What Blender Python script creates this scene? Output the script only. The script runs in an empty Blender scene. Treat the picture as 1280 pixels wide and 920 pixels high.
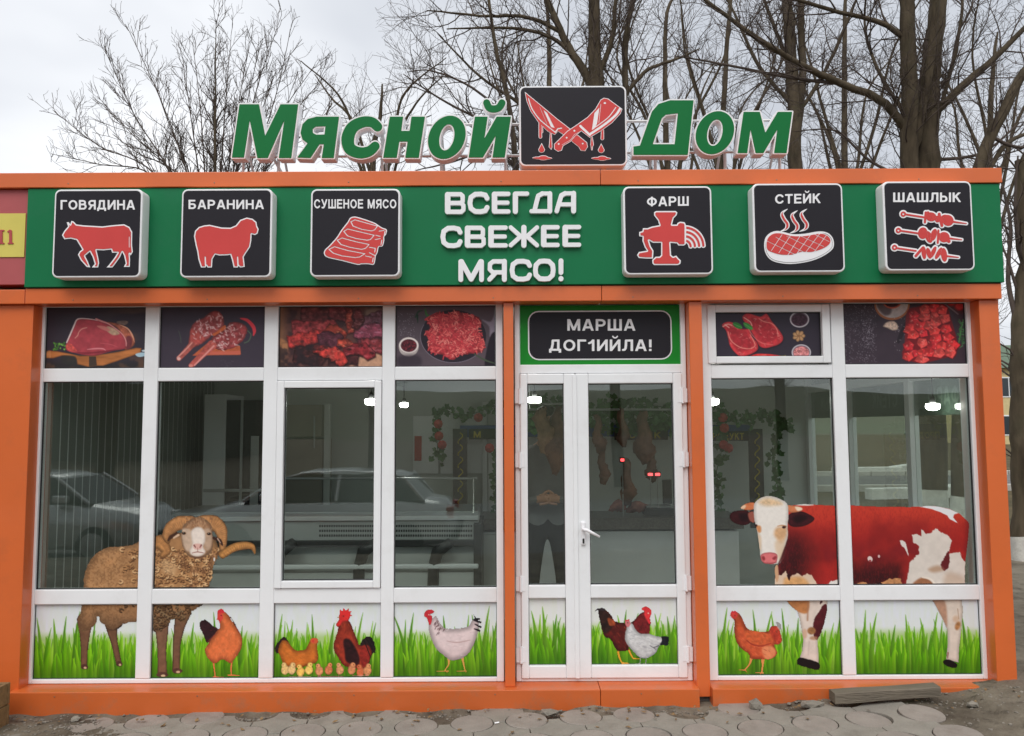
import bpy, bmesh, math, random
import numpy as np
from mathutils import Matrix, Vector
from mathutils.geometry import tessellate_polygon

# ------------------------------------------------------------------ scene, camera, sky, sun, exposure
scn = bpy.context.scene
COL = scn.collection
F_PX, TILT, ROLL, CAM_Y, CAM_Z = 985.0, math.radians(4.2), math.radians(0.3), -5.0, 1.74
cam_d = bpy.data.cameras.new('camera')
cam_d.sensor_width = 36.0
cam_d.lens = F_PX / 1280.0 * 36.0
cam_d.clip_start = 0.05
cam_d.clip_end = 2000.0
cam = bpy.data.objects.new('camera', cam_d)
COL.objects.link(cam)
cam.matrix_world = (Matrix.Translation((0, CAM_Y, CAM_Z)) @ Matrix.Rotation(math.pi / 2 + TILT, 4, 'X')
                    @ Matrix.Rotation(-ROLL, 4, 'Z'))
scn.camera = cam

SUN_EL, SUN_AZ = math.radians(52), math.radians(-12)      # high, behind the photographer, veiled by cloud
world = bpy.data.worlds.new('World')
scn.world = world
world.use_nodes = True
wn, wl = world.node_tree.nodes, world.node_tree.links
wn.clear()
wo = wn.new('ShaderNodeOutputWorld')
bg = wn.new('ShaderNodeBackground')
sky = wn.new('ShaderNodeTexSky')
sky.sky_type = 'NISHITA'
sky.sun_disc = False
sky.sun_elevation = SUN_EL
sky.sun_rotation = math.pi + SUN_AZ
sky.dust_density = 3.0
sc1 = wn.new('ShaderNodeVectorMath'); sc1.operation = 'SCALE'; sc1.inputs[3].default_value = 0.08
tc = wn.new('ShaderNodeTexCoord')
sep = wn.new('ShaderNodeSeparateXYZ')
zmx = wn.new('ShaderNodeMath'); zmx.operation = 'MAXIMUM'; zmx.inputs[1].default_value = 0.0
zad = wn.new('ShaderNodeMath'); zad.operation = 'ADD'; zad.inputs[1].default_value = 0.22
inv = wn.new('ShaderNodeMath'); inv.operation = 'DIVIDE'; inv.inputs[0].default_value = 1.0
plane = wn.new('ShaderNodeVectorMath'); plane.operation = 'SCALE'
n1 = wn.new('ShaderNodeTexNoise'); n1.inputs['Scale'].default_value = 0.72; n1.inputs['Detail'].default_value = 5.0
n1.inputs['Roughness'].default_value = 0.5; n1.inputs['Distortion'].default_value = 0.25
ramp = wn.new('ShaderNodeValToRGB')
ramp.color_ramp.elements[0].position = 0.36; ramp.color_ramp.elements[0].color = (0.55, 0.58, 0.635, 1)
ramp.color_ramp.elements[1].position = 0.63; ramp.color_ramp.elements[1].color = (1.0, 1.01, 1.03, 1)
e = ramp.color_ramp.elements.new(0.48); e.color = (0.73, 0.755, 0.80, 1)
mixs = wn.new('ShaderNodeMixRGB'); mixs.inputs[0].default_value = 0.94
wl.new(tc.outputs['Generated'], sep.inputs[0])
wl.new(sep.outputs['Z'], zmx.inputs[0]); wl.new(zmx.outputs[0], zad.inputs[0]); wl.new(zad.outputs[0], inv.inputs[1])
wl.new(tc.outputs['Generated'], plane.inputs[0]); wl.new(inv.outputs[0], plane.inputs[3])
off = wn.new('ShaderNodeVectorMath'); off.operation = 'ADD'; off.inputs[1].default_value = (5.4, 0.9, 1.3)
wl.new(plane.outputs[0], off.inputs[0]); wl.new(off.outputs[0], n1.inputs['Vector'])
wl.new(n1.outputs['Fac'], ramp.inputs[0])
wl.new(sky.outputs[0], sc1.inputs[0]); wl.new(sc1.outputs[0], mixs.inputs[1]); wl.new(ramp.outputs[0], mixs.inputs[2])
wl.new(mixs.outputs[0], bg.inputs[0]); wl.new(bg.outputs[0], wo.inputs[0])
bg.inputs[1].default_value = 1.0

sun_d = bpy.data.lights.new('sun', 'SUN')
sun_d.energy = 1.5
sun_d.angle = math.radians(40)
sun_d.color = (1.0, 0.97, 0.93)
sun = bpy.data.objects.new('sun', sun_d)
COL.objects.link(sun)
sdir = Vector((math.sin(SUN_AZ) * math.cos(SUN_EL), -math.cos(SUN_AZ) * math.cos(SUN_EL), math.sin(SUN_EL)))
sun.rotation_euler = sdir.to_track_quat('Z', 'Y').to_euler()
sun.location = sdir * 30

scn.view_settings.view_transform = 'Standard'
scn.view_settings.look = 'None'
scn.view_settings.exposure = 0.25
scn.view_settings.gamma = 1.0
scn.view_settings.use_curve_mapping = False
scn.render.engine = 'CYCLES'
scn.cycles.use_denoising = True
scn.cycles.max_bounces = 8
scn.cycles.transparent_max_bounces = 16
scn.cycles.caustics_reflective = False
scn.cycles.caustics_refractive = False
scn.cycles.sample_clamp_indirect = 6.0

# ------------------------------------------------------------------ helpers: photo pixel <-> metres on a plane Y
CT, ST = math.cos(TILT), math.sin(TILT)
CR, SR = math.cos(ROLL), math.sin(ROLL)

def un(x, y, Y=0.1):
    """photo pixel -> (X, Z) where that ray meets the vertical plane at depth Y."""
    x = np.asarray(x, float) - 640; y = np.asarray(y, float) - 460
    u, v = x * CR - y * SR, x * SR + y * CR
    s = (Y - CAM_Y) / (F_PX * CT + v * ST)
    return u * s, CAM_Z + (F_PX * ST - v * CT) * s

def pj(X, Z, Y=0.1):
    """metres -> photo pixel."""
    dy = Y - CAM_Y; dz = np.asarray(Z, float) - CAM_Z
    fw = dy * CT + dz * ST; up = -dy * ST + dz * CT
    u = F_PX * np.asarray(X, float) / fw; v = -F_PX * up / fw
    return 640 + u * CR + v * SR, 460 - u * SR + v * CR

def at(x, y, Y):
    X, Z = un(x, y, Y)
    return Vector((float(X), Y, float(Z)))

def lin(c):
    c = np.asarray(c, float) / 255.0
    return np.where(c <= 0.04045, c / 12.92, ((c + 0.055) / 1.055) ** 2.4)

def C(r, g, b, k=1.0):
    l = lin((r, g, b)) * k
    return (float(l[0]), float(l[1]), float(l[2]), 1.0)

# ------------------------------------------------------------------ objects
def link(o, parent=None):
    COL.objects.link(o)
    if parent is not None:
        o.parent = parent
    return o

def tag(o, label=None, cat=None, group=None, kind=None):
    if label: o['label'] = label
    if cat: o['category'] = cat
    if group: o['group'] = group
    if kind: o['kind'] = kind
    return o

def empty(name, loc=(0, 0, 0), label=None, cat=None, group=None):
    o = bpy.data.objects.new(name, None)
    o.empty_display_size = 0.1
    o.location = loc
    COL.objects.link(o)
    return tag(o, label, cat, group)

def mesh_obj(name, verts, faces, m, parent=None, smooth=False, loc=None):
    """verts in world metres; with a parent Empty they are stored relative to it."""
    me = bpy.data.meshes.new(name)
    verts = np.asarray(verts, float)
    base = Vector((0, 0, 0))
    p = parent
    while p is not None:
        base = base + p.location
        p = p.parent
    if loc is None:
        loc = base if parent is not None else Vector(((verts[:, 0].min() + verts[:, 0].max()) / 2, (verts[:, 1].min() + verts[:, 1].max()) / 2, verts[:, 2].min()))
    verts = verts - np.array(loc)
    me.from_pydata(verts.tolist(), [], [list(map(int, f)) for f in faces])
    me.materials.append(m)
    if smooth:
        me.polygons.foreach_set('use_smooth', [True] * len(me.polygons))
    me.update()
    o = bpy.data.objects.new(name, me)
    link(o, parent)
    o.location = Vector(loc) - base if parent is not None else Vector(loc)
    return o

class MB:
    """collects shapes and links them as one mesh object"""
    def __init__(s): s.v = []; s.f = []
    def add(s, v, f):
        n = len(s.v)
        s.v += [tuple(map(float, p)) for p in v]
        s.f += [[i + n for i in q] for q in f]
        return s
    def box(s, x0, x1, y0, y1, z0, z1, b=0.0):
        """box, edges cut back by b on the front (min y) side and all round"""
        if b <= 0:
            v = [(x0, y0, z0), (x1, y0, z0), (x1, y1, z0), (x0, y1, z0), (x0, y0, z1), (x1, y0, z1), (x1, y1, z1), (x0, y1, z1)]
            return s.add(v, [(0, 3, 2, 1), (4, 5, 6, 7), (0, 1, 5, 4), (1, 2, 6, 5), (2, 3, 7, 6), (3, 0, 4, 7)])
        bm = bmesh.new()
        bmesh.ops.create_cube(bm, size=1.0)
        for q in bm.verts:
            q.co = Vector((x0 + (q.co.x + .5) * (x1 - x0), y0 + (q.co.y + .5) * (y1 - y0), z0 + (q.co.z + .5) * (z1 - z0)))
        bmesh.ops.bevel(bm, geom=bm.edges[:], offset=b, segments=2, profile=0.5, affect='EDGES')
        bm.verts.index_update()
        s.add([q.co for q in bm.verts], [[q.index for q in f.verts] for f in bm.faces])
        bm.free()
        return s
    def tube(s, pts, r, n=8, caps=True):
        pts = [Vector(p) for p in pts]
        rs = r if hasattr(r, '__len__') else [r] * len(pts)
        V, Fs = [], []
        ref = None
        for i, p in enumerate(pts):
            d = (pts[min(i + 1, len(pts) - 1)] - pts[max(i - 1, 0)]).normalized()
            if ref is None:
                ref = Vector((0, 0, 1)) if abs(d.z) < 0.9 else Vector((1, 0, 0))
            a = (ref - d * ref.dot(d)).normalized(); b = d.cross(a); ref = a
            for k in range(n):
                t = 2 * math.pi * k / n
                V.append(p + (a * math.cos(t) + b * math.sin(t)) * rs[i])
        for i in range(len(pts) - 1):
            for k in range(n):
                Fs.append((i * n + k, i * n + (k + 1) % n, (i + 1) * n + (k + 1) % n, (i + 1) * n + k))
        if caps:
            Fs.append(tuple(range(n - 1, -1, -1))); Fs.append(tuple((len(pts) - 1) * n + k for k in range(n)))
        return s.add(V, Fs)
    def loft(s, loops, cap0=True, cap1=True):
        n = len(loops[0]); V = [p for l in loops for p in l]; Fs = []
        for i in range(len(loops) - 1):
            for k in range(n):
                Fs.append((i * n + k, i * n + (k + 1) % n, (i + 1) * n + (k + 1) % n, (i + 1) * n + k))
        if cap0: Fs.append(tuple(range(n - 1, -1, -1)))
        if cap1: Fs.append(tuple((len(loops) - 1) * n + k for k in range(n)))
        return s.add(V, Fs)
    def lathe(s, prof, c, n=24, axis='z'):
        loops = []
        for r, h in prof:
            l = []
            for k in range(n):
                t = 2 * math.pi * k / n
                a, b = r * math.cos(t), r * math.sin(t)
                l.append({'z': (c[0] + a, c[1] + b, c[2] + h), 'y': (c[0] + a, c[1] + h, c[2] - b), 'x': (c[0] + h, c[1] + a, c[2] + b)}[axis])
            loops.append(l)
        return s.loft(loops)
    def build(s, name, m, parent=None, smooth=False):
        return mesh_obj(name, s.v, s.f, m, parent, smooth)

def bx(name, m, parent, x0, x1, y0, y1, z0, z1, b=0.0):
    return MB().box(x0, x1, y0, y1, z0, z1, b).build(name, m, parent)

def copy_tree(o, parent=None):
    c = o.copy()
    COL.objects.link(c)
    if parent is not None:
        c.parent = parent
    for ch in list(o.children):
        copy_tree(ch, c)
    return c

# ------------------------------------------------------------------ materials
MATS = {}
def mat(name, col, rough=0.5, metal=0.0, var=0.0, vscale=4.0, stretch=None, bump=0.0, bscale=60.0, spec=0.5, coat=0.0, dirt=None, col2=None, rvar=0.0, detail=6.0):
    """principled surface with procedural unevenness: var = brightness mottling, col2 = blotches of a second colour,
    dirt = (colour, amount, scale) stains"""
    if name in MATS: return MATS[name]
    m = bpy.data.materials.new(name); m.use_nodes = True
    nt = m.node_tree; N, L = nt.nodes, nt.links
    p = N['Principled BSDF']
    p.inputs['Roughness'].default_value = rough
    p.inputs['Metallic'].default_value = metal
    p.inputs['Specular IOR Level'].default_value = spec
    p.inputs['Coat Weight'].default_value = coat
    p.inputs['Coat Roughness'].default_value = 0.08
    tcn = N.new('ShaderNodeTexCoord')
    mp = N.new('ShaderNodeMapping')
    if stretch: mp.inputs['Scale'].default_value = stretch
    geo = N.new('ShaderNodeNewGeometry')
    L.new(geo.outputs['Position'], mp.inputs[0])
    src = None
    if var or col2 or rvar:
        nz = N.new('ShaderNodeTexNoise'); nz.inputs['Scale'].default_value = vscale; nz.inputs['Detail'].default_value = detail
        nz.inputs['Roughness'].default_value = 0.6
        L.new(mp.outputs[0], nz.inputs['Vector'])
        mx = N.new('ShaderNodeMixRGB')
        c = np.array(col[:3])
        mx.inputs[1].default_value = (*np.clip(c * (1 - var), 0, 1), 1)
        mx.inputs[2].default_value = col2 if col2 else (*np.clip(c * (1 + var), 0, 1), 1)
        rp = N.new('ShaderNodeMapRange'); rp.inputs[1].default_value = 0.3; rp.inputs[2].default_value = 0.7
        L.new(nz.outputs['Fac'], rp.inputs[0]); L.new(rp.outputs[0], mx.inputs[0])
        src = mx.outputs[0]
        if rvar:
            rr = N.new('ShaderNodeMapRange'); rr.inputs[1].default_value = 0.3; rr.inputs[2].default_value = 0.7
            rr.inputs[3].default_value = max(rough - rvar, 0.02); rr.inputs[4].default_value = min(rough + rvar, 1)
            L.new(nz.outputs['Fac'], rr.inputs[0]); L.new(rr.outputs[0], p.inputs['Roughness'])
    if dirt:
        dc, da, ds = dirt
        nd = N.new('ShaderNodeTexNoise'); nd.inputs['Scale'].default_value = ds; nd.inputs['Detail'].default_value = 8
        nd.inputs['Roughness'].default_value = 0.7
        L.new(geo.outputs['Position'], nd.inputs['Vector'])
        dr = N.new('ShaderNodeMapRange'); dr.inputs[1].default_value = 0.52; dr.inputs[2].default_value = 0.75
        dr.inputs[4].default_value = da
        L.new(nd.outputs['Fac'], dr.inputs[0])
        dm = N.new('ShaderNodeMixRGB'); dm.inputs[2].default_value = dc
        if src is None: dm.inputs[1].default_value = col
        else: L.new(src, dm.inputs[1])
        L.new(dr.outputs[0], dm.inputs[0]); src = dm.outputs[0]
    if src is None: p.inputs['Base Color'].default_value = col
    else: L.new(src, p.inputs['Base Color'])
    if bump:
        nb = N.new('ShaderNodeTexNoise'); nb.inputs['Scale'].default_value = bscale; nb.inputs['Detail'].default_value = 6
        L.new(mp.outputs[0], nb.inputs['Vector'])
        bp = N.new('ShaderNodeBump'); bp.inputs['Strength'].default_value = bump; bp.inputs['Distance'].default_value = 0.01
        L.new(nb.outputs['Fac'], bp.inputs['Height']); L.new(bp.outputs[0], p.inputs['Normal'])
    MATS[name] = m
    return m

def glass_mat(name, tint, refl, rough=0.0):
    """thin window glass: passes light straight, mirrors a share of it that grows towards grazing angles"""
    m = bpy.data.materials.new(name); m.use_nodes = True
    N, L = m.node_tree.nodes, m.node_tree.links
    N.clear()
    out = N.new('ShaderNodeOutputMaterial'); mx = N.new('ShaderNodeMixShader')
    tr = N.new('ShaderNodeBsdfTransparent'); tr.inputs[0].default_value = tint
    gl = N.new('ShaderNodeBsdfGlossy'); gl.inputs['Roughness'].default_value = rough
    gl.inputs['Color'].default_value = (0.95, 1.0, 0.98, 1)
    g0 = N.new('ShaderNodeNewGeometry')
    dt = N.new('ShaderNodeVectorMath'); dt.operation = 'DOT_PRODUCT'
    L.new(g0.outputs['Incoming'], dt.inputs[0]); L.new(g0.outputs['Normal'], dt.inputs[1])
    ab = N.new('ShaderNodeMath'); ab.operation = 'ABSOLUTE'; L.new(dt.outputs['Value'], ab.inputs[0])
    om = N.new('ShaderNodeMath'); om.operation = 'SUBTRACT'; om.inputs[0].default_value = 1.0; om.use_clamp = True; L.new(ab.outputs[0], om.inputs[1])
    pw = N.new('ShaderNodeMath'); pw.operation = 'POWER'; pw.inputs[1].default_value = 5.0; L.new(om.outputs[0], pw.inputs[0])
    fr = pw
    ad = N.new('ShaderNodeMath'); ad.operation = 'MULTIPLY_ADD'; ad.inputs[1].default_value = 1.0 - refl; ad.inputs[2].default_value = refl
    ad.use_clamp = True
    nz = N.new('ShaderNodeTexNoise'); nz.inputs['Scale'].default_value = 1.3
    geo = N.new('ShaderNodeNewGeometry'); L.new(geo.outputs['Position'], nz.inputs['Vector'])
    bp = N.new('ShaderNodeBump'); bp.inputs['Strength'].default_value = 0.05; bp.inputs['Distance'].default_value = 0.02
    L.new(nz.outputs['Fac'], bp.inputs['Height']); L.new(bp.outputs[0], gl.inputs['Normal'])
    L.new(fr.outputs[0], ad.inputs[0]); L.new(ad.outputs[0], mx.inputs[0])
    L.new(tr.outputs[0], mx.inputs[1]); L.new(gl.outputs[0], mx.inputs[2]); L.new(mx.outputs[0], out.inputs[0])
    MATS[name] = m
    return m

def emit_mat(name, col, k):
    m = bpy.data.materials.new(name); m.use_nodes = True
    p = m.node_tree.nodes['Principled BSDF']
    p.inputs['Base Color'].default_value = (0.8, 0.8, 0.8, 1)
    p.inputs['Emission Color'].default_value = col; p.inputs['Emission Strength'].default_value = k
    MATS[name] = m
    return m

def print_mat(name, rough=0.4, spec=0.3):
    """printed film: the picture is carried by the colour attribute of a fine mesh"""
    m = bpy.data.materials.new(name); m.use_nodes = True
    N, L = m.node_tree.nodes, m.node_tree.links
    p = N['Principled BSDF']
    a = N.new('ShaderNodeVertexColor'); a.layer_name = 'print'
    L.new(a.outputs[0], p.inputs['Base Color'])
    p.inputs['Roughness'].default_value = rough; p.inputs['Specular IOR Level'].default_value = spec
    MATS[name] = m
    return m

WHITE = mat('white_pvc', (0.83, 0.845, 0.86, 1), 0.3, var=0.03, vscale=2.0, dirt=((0.45, 0.42, 0.38, 1), 0.16, 5.0))
ORANGE = mat('orange_panel', C(213, 104, 50), 0.34, var=0.07, vscale=1.1, coat=0.25, dirt=(C(156, 92, 62), 0.3, 3.5), bump=0.015, bscale=3.0)
ORANGE_D = mat('orange_plinth', C(200, 98, 45), 0.42, var=0.08, vscale=1.5, coat=0.1, dirt=(C(146, 112, 88), 0.6, 7.0))
GREEN = mat('green_panel', C(10, 112, 68), 0.42, var=0.05, vscale=0.9, spec=0.25, dirt=(C(60, 110, 90), 0.2, 3.0))
BOXW = mat('white_acrylic', (0.85, 0.85, 0.87, 1), 0.35, var=0.02, dirt=((0.5, 0.46, 0.42, 1), 0.25, 7.0))
BLACKF = mat('charcoal_film', C(38, 36, 42), 0.4, var=0.08, vscale=2.5, spec=0.2)
REDF = mat('red_film', C(208, 72, 70), 0.45, var=0.04, spec=.25)
WHITEF = mat('white_film', (0.86, 0.86, 0.88, 1), 0.4, var=0.02)
GREENF = mat('green_letter_film', C(8, 112, 56), 0.42, var=0.04, vscale=3, spec=.2)
GREEN2 = mat('bright_green_film', C(20, 132, 38), 0.45, var=0.06, vscale=2, spec=.25)
STEEL = mat('painted_steel', C(205, 205, 205), 0.4, metal=0.2, var=0.08)
DARK = mat('dark_gap', (0.012, 0.012, 0.012, 1), 0.7)
GASKET = mat('black_rubber', (0.02, 0.02, 0.022, 1), 0.6)
PRINT = print_mat('printed_film')
GLASS = glass_mat('window_glass', (0.89, 0.93, 0.905, 1), 0.075)
# ------------------------------------------------------------------ outlines: distance fields, contours, flat cut-outs
def S(ox, oy, s, pts):
    return [(ox + x / s, oy + y / s) for x, y in pts]

def crom(P, n=5, closed=True):
    P = np.asarray(P, float); out = []
    N = len(P)
    for i in range(N if closed else N - 1):
        if closed: a, b, c, d = P[i - 1], P[i], P[(i + 1) % N], P[(i + 2) % N]
        else: a, b, c, d = P[max(i - 1, 0)], P[i], P[i + 1], P[min(i + 2, N - 1)]
        for k in range(n):
            t = k / n
            out.append(0.5 * ((2 * b) + (c - a) * t + (2 * a - 5 * b + 4 * c - d) * t * t + (3 * b - a - 3 * c + d) * t ** 3))
    if not closed: out.append(P[-1])
    return np.array(out)

def sd_poly(P, U, V):
    P = np.asarray(P, float)
    d2 = np.full(U.shape, 1e9); s = np.zeros(U.shape, bool)
    for i in range(len(P)):
        ax, ay = P[i - 1]; bx_, by_ = P[i]
        ex, ey = bx_ - ax, by_ - ay
        wx, wy = U - ax, V - ay
        t = np.clip((wx * ex + wy * ey) / (ex * ex + ey * ey + 1e-12), 0, 1)
        d2 = np.minimum(d2, (wx - ex * t) ** 2 + (wy - ey * t) ** 2)
        if ay != by_:
            c = ((ay > V) != (by_ > V)) & (U < (bx_ - ax) * (V - ay) / (by_ - ay) + ax)
            s ^= c
    d = np.sqrt(d2)
    return np.where(s, -d, d)

def sd_line(P, r, U, V):
    """round-ended stroke; r a number or one radius for each point"""
    P = np.asarray(P, float)
    rs = r if hasattr(r, '__len__') else [r] * len(P)
    out = np.full(U.shape, 1e9)
    for i in range(len(P) - 1):
        ax, ay = P[i]; ex, ey = P[i + 1][0] - ax, P[i + 1][1] - ay
        wx, wy = U - ax, V - ay
        t = np.clip((wx * ex + wy * ey) / (ex * ex + ey * ey + 1e-12), 0, 1)
        out = np.minimum(out, np.sqrt((wx - ex * t) ** 2 + (wy - ey * t) ** 2) - (rs[i] + (rs[i + 1] - rs[i]) * t))
    return out

def sd_ell(cx, cy, rx, ry, rot, U, V):
    c, s = math.cos(rot), math.sin(rot)
    x = (U - cx) * c + (V - cy) * s; y = -(U - cx) * s + (V - cy) * c
    k = np.sqrt((x / rx) ** 2 + (y / ry) ** 2)
    g = np.sqrt((x / rx ** 2) ** 2 + (y / ry ** 2) ** 2) + 1e-9
    return k * (k - 1) / g

def contour(F, xs, ys, level=0.0, tol=0.03):
    """closed loops of the region F < level"""
    F = np.pad(F - level, 1, constant_values=9.0)
    dx, dy = xs[1] - xs[0], ys[1] - ys[0]
    X = np.concatenate(([xs[0] - dx], xs, [xs[-1] + dx])); Y = np.concatenate(([ys[0] - dy], ys, [ys[-1] + dy]))
    I = F < 0
    code = (I[:-1, :-1] * 1 + I[:-1, 1:] * 2 + I[1:, 1:] * 4 + I[1:, :-1] * 8)
    act = np.argwhere((code > 0) & (code < 15))
    T = {1: [(3, 0)], 2: [(0, 1)], 3: [(3, 1)], 4: [(1, 2)], 5: [(3, 0), (1, 2)], 6: [(0, 2)], 7: [(3, 2)], 8: [(2, 3)], 9: [(2, 0)], 10: [(0, 1), (2, 3)], 11: [(2, 1)], 12: [(1, 3)], 13: [(1, 0)], 14: [(0, 3)]}
    nxt, pos = {}, {}
    for j, i in act:
        for a, b in T[int(code[j, i])]:
            ks = []
            for ed in (a, b):
                k = (j, i, 0) if ed == 0 else (j, i + 1, 1) if ed == 1 else (j + 1, i, 0) if ed == 2 else (j, i, 1)
                k = tuple(map(int, k))
                if k not in pos:
                    r, c, o = k
                    f0 = F[r, c]; f1 = F[r, c + 1] if o == 0 else F[r + 1, c]
                    t = f0 / (f0 - f1)
                    pos[k] = (X[c] + (dx * t if o == 0 else 0), Y[r] + (dy * t if o == 1 else 0))
                ks.append(k)
            nxt[ks[0]] = ks[1]
    loops = []
    while nxt:
        k0, k = nxt.popitem()
        l = [k0]
        while k != k0 and k in nxt:
            l.append(k); k = nxt.pop(k)
        if len(l) > 3:
            P = np.array([pos[q] for q in l])
            P = simplify(P, tol)
            if len(P) > 2: loops.append(P)
    return loops

def simplify(P, tol):
    n = len(P)
    a = 0; b = int(np.argmax(((P - P[0]) ** 2).sum(1)))
    keep = {a, b}
    st = [(a, b), (b, n)]
    while st:
        i, j = st.pop()
        if j - i < 2: continue
        p, q = P[i], P[j % n]
        e = q - p; L = math.hypot(*e) + 1e-12
        w = P[i + 1:j] - p
        d = np.abs(w[:, 0] * e[1] - w[:, 1] * e[0]) / L
        k = int(np.argmax(d))
        if d[k] > tol:
            k += i + 1; keep.add(k); st += [(i, k), (k, j)]
    return P[sorted(keep)]

def field(fn, x0, x1, y0, y1, step):
    xs = np.arange(x0, x1 + step, step); ys = np.arange(y0, y1 + step, step)
    U, V = np.meshgrid(xs, ys)
    return fn(U, V), xs, ys

def plate(name, loops, Y, depth, m, parent, back=False, off=(0, 0)):
    """flat cut-out of loops (photo pixels) on plane Y, its edge running back by depth"""
    V, Fs, L3 = [], [], []
    n = 0
    for P in loops:
        X, Z = un(P[:, 0] + off[0], P[:, 1] + off[1], Y)
        L3.append([Vector((a, b, 0)) for a, b in zip(X, Z)])
        V += [(a, Y, b) for a, b in zip(X, Z)]
    N = len(V)
    starts = np.cumsum([0] + [len(P) for P in loops])
    area = [0.5 * float(np.sum(P[:, 0] * np.roll(P[:, 1], -1) - np.roll(P[:, 0], -1) * P[:, 1])) for P in loops]
    def inn(p, Q):
        x, y = p; a, b = Q, np.roll(Q, -1, 0)
        c = (a[:, 1] > y) != (b[:, 1] > y)
        with np.errstate(divide='ignore', invalid='ignore'):
            return int(np.sum(c & (x < (b[:, 0] - a[:, 0]) * (y - a[:, 1]) / (b[:, 1] - a[:, 1]) + a[:, 0]))) % 2
    depth_ = [sum(inn(P[0], Q) for j, Q in enumerate(loops) if j != i) for i, P in enumerate(loops)]
    tris = []
    for i in range(len(loops)):
        if depth_[i] % 2: continue
        grp = [i] + [j for j in range(len(loops)) if depth_[j] == depth_[i] + 1 and inn(loops[j][0], loops[i])]
        ix = [int(starts[g]) + k for g in grp for k in range(len(loops[g]))]
        tris += [tuple(ix[k] for k in t) for t in tessellate_polygon([L3[g] for g in grp])]
    for t in tris:
        a, b, c = (V[i] for i in t)
        cr = (b[0] - a[0]) * (c[2] - a[2]) - (b[2] - a[2]) * (c[0] - a[0])
        Fs.append(t if cr > 0 else t[::-1])
    if depth > 0:
        V += [(a, Y + depth, b) for a, _, b in V]
        n = 0
        for P in loops:
            k = len(P)
            for i in range(k):
                a, b = n + i, n + (i + 1) % k
                Fs.append((a, b, b + N, a + N))
            n += k
        if back: Fs += [tuple(i + N for i in f[::-1]) for f in Fs[:len(tris)]]
    o = mesh_obj(name, V, Fs, m, parent)
    if depth > 0:
        bm = bmesh.new(); bm.from_mesh(o.data); bmesh.ops.recalc_face_normals(bm, faces=bm.faces); bm.to_mesh(o.data); bm.free()
    return o

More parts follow.
